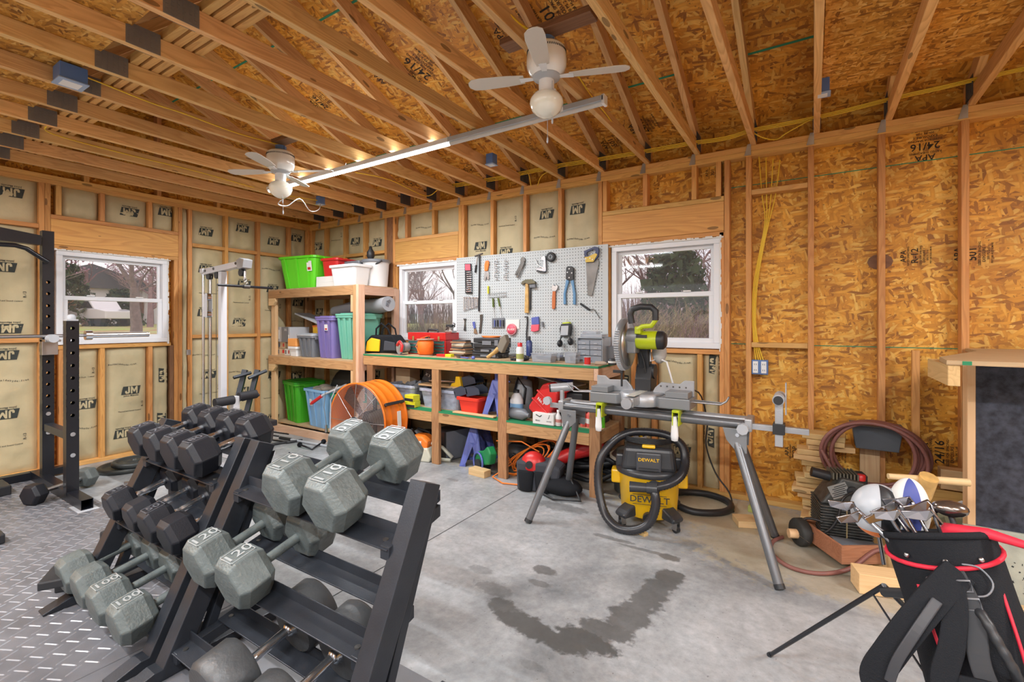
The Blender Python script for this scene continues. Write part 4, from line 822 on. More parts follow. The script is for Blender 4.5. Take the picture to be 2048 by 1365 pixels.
# jug, red can, cases
t = T('fluid_jug', 'white plastic jug with blue label behind the middle bench leg', 'jug', (3.68, -.44, LZ), 8); MB().lathe([(.05, 0), (.062, .02), (.062, .16), (.045, .20), (.02, .225)], 18, sy=.7).build('jug_body', WHT, t, world=False); MB().lathe([(.063, .05), (.063, .13)], 18, sy=.71).build('label', LBL, t, world=False); MB().lathe([(.024, .225), (.024, .25), (0, .251)], 12).build('cap', BLK, t, world=False)
t = T('blue_bottle', 'grey-blue oil bottle on its side by the red can', 'bottle', (3.74, -.50, LZ + .05), 0, None, (0, 90, -10)); MB().lathe([(.045, -.10), (.05, -.09), (.05, .06), (.02, .10), (.018, .12)], 16).build('bottle_body', GPL, t, world=False)
t = T('spray_bottle', 'white and grey hose reel behind the jug', 'hose reel', (3.62, -.22, LZ)); MB().lathe([(.08, 0), (.09, .15), (.08, .30), (.03, .33)], 18).build('reel_body', LGP, t, world=False); MB().tube([(.05, -.08, .1), (.08, -.1, .25), (.0, -.1, .34), (-.05, -.09, .2)], .012).build('handle', BLK, t, world=False)
t = T('fuel_can', 'red plastic fuel can leaning on its side on the lower bench shelf', 'fuel can', (3.92, -.42, LZ + .055), 0, None, (0, 36, -6))
mb = MB(); mb.prism([(-.09, 0), (.09, 0), (.10, .03), (.10, .25), (.06, .32), (-.06, .32), (-.10, .27), (-.10, .03)], -.10, .10, 'y'); mb.build('can_body', REDP, t, world=False, bevel=.02, seg=3)
MB().prism([(-.11, .10), (.11, .10), (.11, .115), (-.11, .115)], -.108, .108, 'y').prism([(-.11, .19), (.11, .19), (.11, .205), (-.11, .205)], -.108, .108, 'y').build('rib', REDP, t, world=False, bevel=.004); MB().cyl((.05, 0, .30), (.10, 0, .40), .028, .02).build('spout', REDP, t, world=False)
MB().text('No.1', Tm(-.02, -.1085, .15) @ Rm(90, 0, 0), .04).build('lettering', PAP, t, world=False, fix=False)
t = T('black_toolcase', 'black hard case lying behind the white carton on the bench shelf', 'case', (4.14, -.28, LZ)); MB().box(-.16, .16, -.12, .12, 0, .26).build('case_body', BLK, t, world=False, bevel=.015); MB().box(-.13, -.09, -.127, -.118, .14, .2).build('latch', GPL, t, world=False, bevel=.004)
t = carton('white_carton', 'white carton with black tool drawing on the bench shelf', 'carton', (4.02, -.52, LZ), .20, .10, .095, PAP, 0)
MB().prism([(-.07, .075), (-.03, .06), (-.01, .075), (-.015, .08), (-.032, .068), (-.068, .082)], -.0515, -.0505, 'y').prism([(.045, .05), (.055, .07), (.06, .085), (.064, .085), (.055, .06)], -.0515, -.0505, 'y').text('BRAD', Tm(-.05, -.0512, .03) @ Rm(90, 0, 0), .018).text('GAUGE', Tm(.055, -.0512, .03) @ Rm(90, 0, 0), .014).build('printed_mark', INK, t, world=False, fix=False)
for i, (x, n) in enumerate(((4.145, 'left'), (4.205, 'right'))):
    t = T('oil_bottle', 'small white bottle with red print, %s of two behind the saw stand' % n, 'bottle', (x, -.535, LZ), 0, 'small white bottles'); MB().lathe([(.024, 0), (.027, .005), (.027, .075), (.012, .10), (.010, .115)], 14, sy=.7).build('bottle_body', WHT, t, world=False); MB().lathe([(.0275, .03), (.0275, .055)], 14, sy=.71).build('label', mat('pale_red', (.6, .25, .22), .5), t, world=False); MB().lathe([(.013, .115), (.013, .13), (0, .131)], 10).build('cap', WHT, t, world=False)
for i, (x, n) in enumerate(((4.33, 'left'), (4.385, 'right'))):
    t = T('sealant_bottle', 'red and white bottle beside the end bench leg, %s of two' % n, 'bottle', (x, -.44, LZ), 0, 'red and white bottles'); MB().lathe([(.026, 0), (.028, .01), (.028, .10), (.014, .13)], 14).build('bottle_body', mat('coral', (.70, .12, .10), .4), t, world=False); MB().lathe([(.0285, .03), (.0285, .07)], 14).build('label', PAP, t, world=False); MB().cyl((0, 0, .13), (0, 0, .15), .01).build('cap', WHT, t, world=False)
t = T('green_bottle', 'green bottle at the end of the lower bench shelf', 'bottle', (4.478, -.40, LZ)); MB().lathe([(.02, 0), (.02, .08), (.008, .10), (.008, .12)], 12).build('bottle_body', GRN, t, world=False)
t = T('clear_box_lid', 'flat translucent lid with blue cloth slanting over the red can', 'lid', (4.02, -.30, LZ + .345), 0, None, (0, 10, -5)); MB().box(-.22, .22, -.12, .12, 0, .012).build('lid_panel', LGP, t, world=False, bevel=.003); MB().sphere((.05, 0, .03), .08, 12, 7, (1.3, .8, .35)).build('blue_cloth', BLU, t, world=False)
tag(MB().prism([(0, .0), (.035, 0), (.07, .40), (.03, .40)], -.24, -.22, 'y').build('blue_bar', BLU, loc=None), 'x', 'x'); o = bpy.data.objects['blue_bar']; o.location = (3.60, 0, LZ); tag(o, 'blue steel bar leaning at the back of the bench shelf', 'bar')
t = T('planer', 'black power planer at the right of the red can', 'power tool', (4.32, -.20, LZ)); MB().box(-.09, .12, -.06, .06, 0, .06).prism([(-.08, .06), (.10, .06), (.09, .13), (-.03, .15), (-.08, .11)], -.045, .045, 'y').build('tool_body', BLK, t, world=False, bevel=.01); MB().tube([(-.06, 0, .13), (-.02, 0, .20), (.07, 0, .19), (.09, 0, .12)], .015).build('handle', GPL, t, world=False)
# ---- on the floor under the bench
t = T('chainsaw', 'orange and cream chainsaw on the floor beside the black case', 'chainsaw', (2.62, -.52, 0), 12)
MB().prism([(-.16, .0), (.12, .0), (.14, .05), (.10, .14), (-.12, .14), (-.17, .08)], -.09, .09, 'y').build('lower_housing', mat('cream', (.55, .54, .44), .45), t, world=False, bevel=.015); MB().prism([(-.14, .12), (.09, .12), (.10, .20), (.04, .25), (-.08, .25), (-.15, .20)], -.08, .08, 'y').build('engine_cover', ORG, t, world=False, bevel=.02)
MB().tube([(.10, 0, .17), (.22, 0, .14), (.33, 0, .05), (.31, 0, .02), (.12, 0, .015)], .018).build('rear_handle', mat('cream', (.55, .54, .44), .45), t, world=False); MB().tube([(-.13, -.10, .04), (-.15, -.11, .20), (-.13, 0, .29), (-.15, .11, .20), (-.13, .10, .04)], .013).build('front_handle', BLK, t, world=False); MB().box(-.52, -.16, -.005, .005, .05, .14).build('guide_bar', STL, t, world=False, bevel=.003)
MB().box(-.04, .03, -.0925, -.08, .15, .2).build('sticker', PAP, t, world=False)
t = T('saw_case', 'grey white angular power tool behind the orange chainsaw', 'power tool', (2.38, -.33, 0), 20); MB().prism([(-.12, 0), (.12, 0), (.06, .12), (.0, .24), (-.05, .22), (-.12, .10)], -.06, .06, 'y').build('tool_body', LGP, t, world=False, bevel=.01); MB().tube([(-.02, -.07, .02), (.15, -.08, .1), (.14, -.05, .22), (.0, -.02, .25)], .014).build('handle', BLK, t, world=False)
t = T('hard_case', 'black hard plastic case standing on the floor under the bench', 'case', (2.80, -.28, 0), -12); MB().box(-.11, .11, -.17, .17, 0, .30).build('case_body', BLK, t, world=False, bevel=.02); MB().box(.108, .112, -.16, .16, .01, .29).box(-.11, .11, -.002, .002, .3, .302).build('seam', GPL, t, world=False); MB().box(-.03, .03, -.18, -.168, .17, .25).build('latch', GPL, t, world=False, bevel=.004)
p = at(985, 925, z=0)
t = T('hedge_trimmer', 'green and black power saw on the floor left of the middle bench leg', 'power tool', (3.36, -.50, .0), -25); MB().prism([(-.12, .10), (-.02, .05), (.15, .10), (.18, .20), (.12, .26), (.04, .20), (-.05, .18)], -.04, .04, 'y').build('handle_housing', mat('tool_green', (.01, .20, .06), .4), t, world=False, bevel=.015); MB().cyl((-.02, -.06, .06), (-.02, .06, .06), .055).build('motor', BLK, t, world=False); MB().tube([(-.02 + .085 * math.cos(a * .4), -.05, .09 + .085 * math.sin(a * .4)) for a in range(16)], .01, closed=True).build('blade_guard', BLU, t, world=False); MB().cyl((-.18, -.03, .11), (-.08, -.02, .12), .018).build('grip', BLK, t, world=False)
tag(board('wood_block', 3.30, 3.49, -.66, -.57, 0, .06, SMW, rot=(0, 0, -6)), 'short pale wood block on the floor beside the middle bench leg', 'wood block')
mb = MB(); r = random.Random(2); t = T('extension_cord', 'coiled orange extension cord on the floor right of the middle bench leg', 'cord', (3.80, -.42, 0))
for k in range(7):
    a = r.uniform(-.15, .15); mb.tube([(.22 * math.cos(q / 20 * 2 * PI) + a * .5, .05 * math.sin(q / 20 * 2 * PI) + r.uniform(-.01, .01), .17 + .15 * math.sin(q / 20 * 2 * PI + .9) + a * .3) for q in range(20)], .0065, 6, closed=True)
mb.tube([(-.30, -.08, .30), (-.05, -.05, .32), (.1, 0, .24)], .0065, 6); mb.tube([(-.30, -.05, .33), (-.16, -.04, .1), (-.26, -.2, .012), (-.1, -.28, .01), (.1, -.22, .01)], .0065, 6); mb.build('cord', ORG, t, world=False)
t = T('tool_bag', 'black and red open tool bag with outer pockets on the floor under the bench', 'tool bag', (4.02, -.62, 0), 12)
MB().prism([(-.17, 0), (.17, 0), (.20, .20), (.12, .24), (-.18, .24)], -.10, .10, 'y').build('bag_body', FABG, t, world=False, bevel=.02)
for k in (-.09, .05): MB().lathe([(.055, 0.01), (.07, .16), (.06, .17)], 14, (k, -.10, 0), sy=.5).build('pocket', FAB, t, world=False)
MB().sphere((-.05, -.02, .20), .11, 16, 9, (1, .8, 1)).build('red_cover', REDP, t, world=False); MB().cyl((-.06, -.115, .22), (-.06, -.09, .22), .03).build('knob', BLK, t, world=False)
t = T('leaf_blower', 'long red blower tube lying behind the tool bag', 'blower', (4.20, -.34, .06)); MB().tube([(-.2, -.14, .10), (.0, .0, .20), (.22, .06, .30)], [.05, .06, .085], 14).build('blower_tube', REDP, t, world=False); MB().sphere((-.14, .12, .12), .12, 14, 9).build('fan_housing', BLK, t, world=False)
t = T('mesh_chair_bag', 'folded black mesh bag on the floor near the end bench leg', 'bag', (4.18, -.62, 0), -15); mb = MB(); mb.sphere((0, .0, .07), .16, 16, 9, (1.5, .8, .45)); mb.build('bag_body', FAB, t, world=False); MB().tube([(-.2, -.1, .01), (.1, -.16, .015), (.28, -.05, .02), (.1, .02, .17)], .01).build('strap', BLK, t, world=False)
t = T('round_vacuum', 'small dark round vacuum with coiled cord under the bench end', 'vacuum', (4.72, -.30, 0)); MB().lathe([(.13, 0), (.17, .03), (.17, .26), (.19, .28), (.19, .31), (.14, .36), (.05, .39)], 26).build('tank', mat('dark_tank', (.05, .055, .05), .4), t, world=False); MB().lathe([(.205, .29), (.205, .31)], 26).build('rim', mat('cream', (.55, .54, .44), .45), t, world=False)
mb = MB(); [mb.tube([(.08 * math.cos(a / 3) + .0, .08 * math.sin(a / 3), .44 + .012 * k) for a in range(19)], .007, 6, closed=True) for k in range(3)]; mb.build('coiled_cord', LGP, t, world=False); MB().tube([(-.04, -.02, .38), (-.03, -.02, .48), (.03, 0, .50), (.05, .02, .40)], .018).build('top_handle', YEL, t, world=False)
t = T('black_hose_pile', 'black hoses and straps heaped at the wall under the bench', 'hoses', (4.2, -.16, 0)); mb = MB(); r = random.Random(9)
for k in range(6): mb.tube([(.3 * math.cos(a / 2.2 + k) * (1 + .1 * k), .10 * math.sin(a / 2.2 + k * 2), .06 + .035 * k + .05 * math.sin(a)) for a in range(14)], .022, 8)
mb.build('hoses', BLK, t, world=False)
for i, (x, y, s, l) in enumerate(((2.05, -.25, .13, 'round black motor under the bench beside the fan'), (2.33, -.12, .12, 'dark rounded tool at the wall behind the chainsaw'), (3.58, -.20, .15, 'dark rounded bag behind the middle bench leg'))):
    t = T('dark_bundle', l, 'bundle', (x, y, 0)); mb = MB(); mb.sphere((0, 0, s * .8), s, 14, 9, (1.2, .8, .8)); mb.tube([(-s, -s * .5, .02), (0, -s * .9, s), (s, -s * .5, .05)], .015); mb.build('bundle_body', BLK, t, world=False)

# ================= orange drum fan =================
t = T('drum_fan', 'large orange drum fan with wire grille standing in front of the shelf', 'drum fan', (at(716, 832, y=-.93).x, -.80, 0), 0)
R_ = .37; cz = .405; ang = -57   # axis direction
FR = 4; rot = (90, 0, FR)
mb = MB(); mb.M = Tm(0, 0, cz) @ Rm(*rot)
mb.lathe([(R_ - .012, -.155), (R_ + .008, -.16), (R_ + .008, -.145), (R_, -.14), (R_, -.07), (R_ + .0025, -.065), (R_ + .0025, -.05), (R_, -.045), (R_, .045), (R_ + .0025, .05), (R_ + .0025, .065), (R_, .07), (R_, .14), (R_ + .008, .145), (R_ + .008, .16), (R_ - .012, .155), (R_ - .012, -.155)], 48); mb.build('drum', ORM, t, world=False, fix=True)
for s in (1, -1):
    mb = MB(); mb.M = Tm(0, 0, cz) @ Rm(*rot)
    for k in range(24):
        r = .05 + (R_ - .06) * k / 23; zz = s * (.158 + .025 * (1 - (r / R_) ** 2)); mb.tube([(r * math.cos(2 * PI * q / 40), r * math.sin(2 * PI * q / 40), zz) for q in range(40)], .0016, 4, closed=True)
    for k in range(4): a = k * PI / 4; mb.tube([(q * math.cos(a), q * math.sin(a), s * (.160 + .025 * (1 - (abs(q) / R_) ** 2))) for q in (-R_, -.25, -.12, 0, .12, .25, R_)], .003, 5)
    mb.build('grille', STL, t, world=False, fix=False)
mb = MB(); mb.M = Tm(0, 0, cz) @ Rm(*rot); mb.lathe([(.05, .183), (.05, .195), (.001, .197)], 20); mb.build('hub_cap', BLK, t, world=False)
mb = MB(); mb.M = Tm(0, 0, cz) @ Rm(*rot); mb.cyl((0, 0, -.12), (0, 0, .02), .075, n=20); mb.box(-.02, .02, -R_, R_, -.10, -.08); mb.build('motor', BLK, t, world=False)
for k in range(3):
    mb = MB(); mb.M = Tm(0, 0, cz) @ Rm(*rot) @ Rm(0, 0, 120 * k + 20); mb.add([(.04, -.03, .05), (.34, -.16, .09), (.36, .06, .03), (.05, .04, .02), (.04, -.03, .055), (.34, -.16, .095), (.36, .06, .035), (.05, .04, .025)], [(0, 1, 2, 3), (7, 6, 5, 4), (0, 4, 5, 1), (1, 5, 6, 2), (2, 6, 7, 3), (3, 7, 4, 0)]); mb.build('fan_blade', DST, t, world=False)
mb = MB(); mb.M = Tm(0, 0, cz) @ Rm(*rot)
a0 = math.radians(28); mb.bx(((R_ + .025) * math.cos(a0), (R_ + .025) * math.sin(a0), 0), (.018, .03, .26), (0, 0, 28)); 
for z in (-.11, .11): mb.bx(((R_ + .01) * math.cos(a0), (R_ + .01) * math.sin(a0), z), (.03, .03, .02), (0, 0, 28))
mb.build('carry_handle', BLK, t, world=False, bevel=.006)
mb = MB(); mb.M = Tm(0, 0, cz) @ Rm(*rot); a0 = math.radians(4); mb.bx(((R_ + .002) * math.cos(a0), (R_ + .002) * math.sin(a0), -.04), (.004, .15, .05), (0, 0, 4)); mb.build('warning_label', PAP, t, world=False)
mb = MB(); M0 = Rm(0, 0, FR)
for s in (-1, 1): p = M0 @ Vector((s * .25, -.13, .03)); q = M0 @ Vector((s * .25, .13, .03)); mb.cyl(p, q, .014); mb.cyl(M0 @ Vector((s * .25, 0, .03)), M0 @ Vector((s * .22, 0, .10)), .014)
mb.build('foot_rail', BLK, t, world=False)
mb = MB(); mb.tube([M0 @ Vector((-.22, -.20, .75)), M0 @ Vector((-.30, -.21, .6)), M0 @ Vector((-.31, -.21, .3)), M0 @ Vector((-.20, -.21, .10)), M0 @ Vector((0, -.22, .03))], .006); mb.build('power_cord', LGP, t, world=False)
# ================= things on the workbench =================
BTY = {768: -.34, 797: -.46, 847: -.47, 915: -.40, 968: -.38, 992: -.52, 1041: -.3, 1037: -.52, 1082: -.50, 1140: -.46, 1105: -.28, 1062: -.40, 1173: -.52, 1230: -.42, 1200: -.48, 922: -.53, 945: -.55, 885: -.45}
def bt(u, v): p = at(u, v, y=BTY[u]); return (p.x, BTY[u], BZ)
# black and yellow tool bag
x, y, z = bt(768, 704); t = T('tool_bag', 'black canvas tool bag with yellow pockets on the left end of the workbench', 'tool bag', (x, y + .04, z), 18)
mb = MB(); mb.prism([(-.20, 0), (.20, 0), (.21, .10), (.13, .20), (-.14, .20), (-.21, .12)], -.11, .11, 'y'); mb.build('bag_body', FAB, t, world=False, bevel=.02, seg=3)
MB().prism([(-.19, .02), (-.02, .02), (-.01, .15), (-.12, .17), (-.17, .13)], -.135, -.11, 'y').build('yellow_pocket', YEL, t, world=False, bevel=.008); MB().prism([(.03, .03), (.18, .03), (.17, .12), (.04, .14)], -.13, -.11, 'y').build('side_pocket', FABG, t, world=False, bevel=.008)
for s in (-1, 1): MB().tube([(-.10, s * .06, .18), (-.09, s * .07, .27), (-.02, s * .08, .33), (.06, s * .08, .27), (.09, s * .06, .18)], .010).build('handle', FAB, t, world=False)
# circular saw
x, y, z = bt(797, 703); t = T('circular_saw', 'silver circular saw with red grip beside the tool bag', 'power tool', (x, y + .03, z), -20)
MB().cyl((0, -.02, .075), (0, .0, .075), .072, n=24).lathe([(.05, .03), (.05, .09), (.035, .1)], 18, (0, 0, .075), (90, 0, 180)).build('blade_guard', SALU, t, world=False); MB().box(-.11, .12, -.06, .02, 0, .004).build('base_plate', STL, t, world=False); MB().tube([(.03, -.05, .10), (.09, -.05, .14), (.15, -.05, .10), (.13, -.05, .04)], .016).build('handle', REDP, t, world=False)
# orange line spool
x, y, z = bt(847, 710); t = T('line_spool', 'spool of orange string on the front of the workbench', 'spool', (x, y + .03, z)); t.scale = (1.4,) * 3; MB().lathe([(.045, .01), (.058, .02), (.060, .10), (.048, .115)], 28).build('wound_line', mat('bright_orange', (.90, .16, .01), .5, 0, .6, 400), t, world=False); MB().lathe([(.055, 0), (.055, .008)], 24).lathe([(.064, .118), (.064, .124)], 24).build('flange', mat('spool_flange', (.45, .30, .22), .5), t, world=False); MB().tube([(.05, -.03, .12), (.07, -.03, .15), (.0, -.05, .13), (-.05, -.05, .07), (.0, -.065, .02)], .0025, 5).build('loose_end', ORG, t, world=False)
# red tool chest
x0 = at(812, 700, y=-.34).x; x1 = at(887, 700, y=-.34).x; t = T('tool_chest', 'red metal tool chest with dark green drawers on the workbench', 'tool chest', ((x0 + x1) / 2, -.20, BZ)); w = x1 - x0; 
MB().box(-w / 2, w / 2, -.11, .11, 0, .155).build('chest_body', REDM, t, world=False, bevel=.004); MB().box(-w / 2 - .003, w / 2 + .003, -.114, .112, .156, .235).build('lid', REDM, t, world=False, bevel=.008)
for k in range(4):
    d = MB().box(-w / 2 + .012, w / 2 - .012, -.118, -.109, .012 + k * .036, .042 + k * .036).build('drawer', mat('drawer_green', (.03, .12, .11), .35), t, world=False, bevel=.003); MB().box(-w / 2 + .02, w / 2 - .02, -.124, -.118, .034 + k * .036, .040 + k * .036).build('drawer_pull', STL, d, world=False)
for k in (-.34, .34): MB().box(w * k - .012, w * k + .012, -.122, -.112, .145, .195).build('latch', mat('brass', (.55, .42, .18), .3, .8), t, world=False, bevel=.003)
MB().box(-.01, .06, -.1165, -.113, .165, .19).build('maker_plate', BLK, t, world=False)
MB().tube([(-.08, 0, .235), (-.07, 0, .262), (.06, 0, .262), (.07, 0, .235)], .011).build('top_handle', BLK, t, world=False)
t = T('sander', 'black and chrome small power tool standing on the red tool chest', 'power tool', (x1 - .03, -.19, BZ + .235)); MB().box(-.05, .05, -.04, .04, 0, .02).cyl((0, 0, .02), (0, 0, .06), .03).build('tool_base', STL, t, world=False, bevel=.003); MB().box(-.045, .04, -.03, .03, .055, .085).build('motor', BLK, t, world=False, bevel=.006); MB().tube([(-.04, -.03, .03), (0, -.04, .06), (.05, -.03, .04), (.06, 0, .09), (.02, .02, .10)], .006).build('cord', DST, t, world=False)
# stack of sandpaper and notebooks
x, y, z = bt(915, 702); r = random.Random(4)
CT_ = [('worn brown sanding sheets', (.35, .18, .09)), ('cream paper pad', (.60, .52, .38)), ('black booklet', (.05, .05, .05)), ('grey folded paper', (.35, .34, .33)), ('brown card folder', (.32, .20, .12))]
for k in range(12):
    nm, c = CT_[(k * 2) % 5]; c2 = tuple(q * r.uniform(.85, 1.1) for q in c); w = r.uniform(.09, .115)
    o = MB().bx((x + r.uniform(-.01, .01), y + .06 + r.uniform(-.01, .01), z + .007 + k * .0138), (w * 1.7, w * 1.2, .0125), (0, 0, r.uniform(-14, 14))).build('sanding_sheets', mat(nm, c, .8), bevel=.002)
    tag(o, '%s, %s in the stack right of the red chest' % (nm, ('lowest', 'second from the bottom', 'third from the bottom', 'fourth from the bottom', 'fifth from the bottom', 'just below the middle', 'just above the middle', 'fifth from the top', 'fourth from the top', 'third from the top', 'second from the top', 'topmost')[k]), 'papers', 'stack of papers and sanding sheets')
# black cases
x, y, z = bt(968, 712)
for k, (w, h) in enumerate(((.30, .045), (.30, .051), (.31, .095))):
    zz = z + (0, .046, .098)[k]; t = T('tool_case', ('flat black tool case at the bottom of the stack beside the paper pile', 'flat black tool case in the middle of the stack beside the paper pile', 'thick black tool case on top of the stack beside the paper pile')[k], 'case', (x + .01 * k, y + .11, zz), (3, -2, 4)[k], 'stacked black tool cases')
    MB().box(-w / 2, w / 2, -.10, .10, 0, h * .48).box(-w / 2, w / 2, -.10, .10, h * .52, h).build('case_body', BLK, t, world=False, bevel=.006); MB().box(-.05, .05, -.108, -.10, h * .3, h * .7).box(w / 2 - .07, w / 2 - .03, -.106, -.10, h * .25, h * .8).build('latch', GPL, t, world=False, bevel=.002)
t = T('orange_cord_coil', 'thin orange cord coiled on the top black case', 'cord', (x + .0, y + .12, z + .194)); mb = MB(); [mb.tube([((.09 + .006 * k) * math.cos(a / 4.0), .055 * math.sin(a / 4.0), .004 + .003 * k) for a in range(25)], .003, 5, closed=True) for k in range(4)]; mb.build('cord', ORG, t, world=False)
# leaning brush
x, y, z = bt(992, 714); t = T('bench_brush', 'bench brush with wooden handle leaning on the black cases', 'brush', (x, y, z), 0, None, (0, 20, 0)); t.scale = (1.3,) * 3; MB().tube([(-.055, -.03, .0), (-.02, -.02, .05), (.0, -.01, .09)], [.012, .014, .017], 10).build('handle', SKIN, t, world=False); MB().prism([(-.01, .08), (.04, .07), (.055, .16), (.02, .20), (-.005, .17)], -.025, .02, 'y').build('bristles', mat('bristle', (.20, .17, .13), .9), t, world=False, bevel=.005)
# bottles and cans
x, y, z = bt(1041, 700); t = T('spray_can', 'dark blue spray can at the pegboard behind the small white can', 'spray can', (x, -.14, z)); MB().lathe([(.028, 0), (.03, .01), (.03, .15), (.02, .17)], 18).build('can_body', mat('navy', (.03, .05, .18), .3), t, world=False); MB().lathe([(.014, .17), (.014, .20), (.01, .21)], 12).build('cap', BLK, t, world=False)
x, y, z = bt(1037, 718); t = T('oil_can', 'small white can with red cap on the workbench front', 'can', (x, y + .025, z)); t.scale = (1.12,) * 3; MB().lathe([(.030, 0), (.030, .10), (.022, .115)], 18).build('can_body', PAP, t, world=False); MB().lathe([(.0305, .02), (.0305, .06)], 18).build('label', mat('olive', (.30, .33, .10), .5), t, world=False); MB().lathe([(.019, .115), (.019, .145), (0, .146)], 14).build('cap', REDP, t, world=False)
def tub(u, v, w, d, h, label, z_=0):
    x, y, z = bt(u, v); t = T('parts_tub', label, 'tub', (x, y + d / 2, z + z_)); mb = MB(); mb.taper((0, 0, 0), (w, d, h), .88); mb.build('tub_body', CPL, t, world=False, bevel=.003)
    mb = MB(); r = random.Random(u); [mb.bx((r.uniform(-.3, .3) * w, r.uniform(-.3, .3) * d, h * r.uniform(.2, .7)), (.03, .02, .012), (r.uniform(0, 90), 0, r.uniform(0, 180))) for _ in range(10)]; o = mb.build('small_parts', DST, t, world=False); o['kind'] = 'stuff'
    MB().box(-w / 2 - .003, w / 2 + .003, -d / 2 - .003, d / 2 + .003, h - .004, h + .002).build('lid_rim', CPL, t, world=False)
tub(1082, 720, .20, .11, .075, 'low clear parts tub near the small white can'); tub(1140, 719, .11, .09, .09, 'clear tub of parts left of the drawer cabinet'); tub(1105, 700, .15, .08, .07, 'clear tub standing at the back by the pegboard')
x, y, z = bt(1062, 708); t = T('work_gloves', 'grey crumpled gloves beside the small white can', 'gloves', (x - .09, y, z)); mb = MB(); mb.sphere((0, 0, .015), .05, 14, 7, (1.4, .9, .35)); [mb.tube([(.03 * k - .05, -.03, .012), (.03 * k - .07, -.08, .01)], .011) for k in range(4)]; mb.build('glove_body', FABG, t, world=False)
t = T('blue_wrench', 'dark blue handled tool lying behind the clear tubs', 'tool', (x + .09, -.16, z)); MB().tube([(-.06, 0, .015), (.10, .01, .03)], .014).build('handle', BLU, t, world=False); MB().sphere((-.08, 0, .02), .026).build('head', DST, t, world=False)
# drawer cabinet
x0 = at(1154, 720, y=-.30).x; x1 = at(1205, 720, y=-.30).x; t = T('drawer_cabinet', 'small grey cabinet of clear parts drawers at the right end of the workbench', 'drawer cabinet', ((x0 + x1) / 2, -.20, BZ)); w = x1 - x0; hh = .215; LGC = mat('cabinet_grey', (.34, .37, .41), .4)
MB().box(-w / 2, w / 2, -.06, .10, 0, hh).box(-w / 2, w / 2, -.10, -.06, hh - .008, hh).box(-w / 2, w / 2, -.10, -.06, 0, .008).box(-w / 2, -w / 2 + .006, -.10, -.06, 0, hh).box(w / 2 - .006, w / 2, -.10, -.06, 0, hh).build('cabinet_body', LGC, t, world=False, bevel=.002)
zz = .010
for rr_, (hgt, nn) in enumerate(((.05, 1), (.05, 2), (.04, 2), (.038, 2))):
    for k in range(nn):
        a = -w / 2 + .008 + (w - .016) * k / nn; b = -w / 2 + .008 + (w - .016) * (k + 1) / nn; d = MB().box(a + .002, b - .002, -.098, -.06, zz, zz + hgt - .004).build('drawer', CPL, t, world=False, bevel=.002); MB().box((a + b) / 2 - .015, (a + b) / 2 + .015, -.105, -.098, zz + .008, zz + .014).build('drawer_pull', LGP, d, world=False)
    zz += hgt + .001
t = T('organizer_box', 'flat clear organizer box on top of the drawer cabinet', 'organizer', ((x0 + x1) / 2, -.20, BZ + hh)); MB().box(-.10, .10, -.07, .07, 0, .028).build('box_body', CPL, t, world=False, bevel=.003); MB().box(-.08, .09, -.05, .05, .004, .018).build('contents', PAP, t, world=False)
t = T('organizer_box', 'second smaller clear box stacked above the flat organizer', 'organizer', ((x0 + x1) / 2 - .02, -.20, BZ + hh + .029)); MB().box(-.07, .06, -.05, .05, 0, .022).build('box_body', CPL, t, world=False, bevel=.003)
x, y, z = bt(1173, 723); t = T('wire_spool', 'small red wire spool in front of the drawer cabinet', 'spool', (x, y + .02, z)); t.scale = (1.2,) * 3; MB().lathe([(.021, .004), (.021, .052)], 20).build('wound_wire', REDP, t, world=False); MB().lathe([(.026, 0), (.026, .004)], 20).lathe([(.026, .052), (.026, .056)], 20).build('flange', LGP, t, world=False)
x, y, z = bt(1230, 722); t = T('round_tin', 'round black and white tin at the right corner of the workbench', 'tin', (x - .04, y + .05, z)); MB().lathe([(.034, 0), (.035, .045), (.03, .05)], 20).build('tin_body', BLK, t, world=False); MB().lathe([(.0355, .015), (.0355, .03)], 20).build('label', PAP, t, world=False)
t = T('steel_tray', 'upright grey sheet metal box at the right end of the workbench', 'box', (4.47, -.15, BZ)); MB().box(-.035, .035, -.06, .06, 0, .14).build('box_body', GPL, t, world=False, bevel=.003)
x, y, z = bt(1200, 722); t = T('glue_bottle', 'tan bottle lying on the bench right of the red spool', 'bottle', (x, y + .01, z + .016), 0, None, (0, 90, 10)); MB().lathe([(.015, -.04), (.016, .03), (.006, .05)], 12).build('bottle_body', mat('tan', (.45, .35, .27), .5), t, world=False)
x, y, z = bt(922, 711); t = T('pliers', 'blue handled pliers lying on the bench before the black cases', 'pliers', (x, y + .02, z + .01), -14); MB().tube([(-.07, .01, 0), (0, 0, 0), (.05, -.005, 0), (.11, -.02, 0)], .006).tube([(.0, .0, 0), (.05, .01, 0), (.10, .015, 0)], .006).build('handles', BLU, t, world=False); MB().box(-.08, -.03, -.01, .015, -.006, .006).build('jaws', DST, t, world=False, bevel=.002)
x, y, z = bt(945, 715); t = T('screwdriver', 'short screwdriver with round blue handle at the bench front', 'screwdriver', (x, y + .01, z + .014), -10); MB().sphere((0, 0, 0), .016, sc=(1.4, 1, 1)).build('handle', BLU, t, world=False); MB().cyl((-.11, 0, -.006), (-.01, 0, 0), .004).build('shank', STL, t, world=False)
x, y, z = bt(885, 706); t = T('tape_roll_box', 'flat red and yellow box lying in front of the red chest', 'box', (x, y + .03, z), -4); MB().box(-.09, .03, -.025, .025, 0, .025).build('red_end', REDP, t, world=False, bevel=.003); MB().box(.031, .11, -.025, .025, 0, .028).build('yellow_end', mat('acid_yellow', (.62, .60, .02), .4), t, world=False, bevel=.003)
mb = MB(); r = random.Random(12)
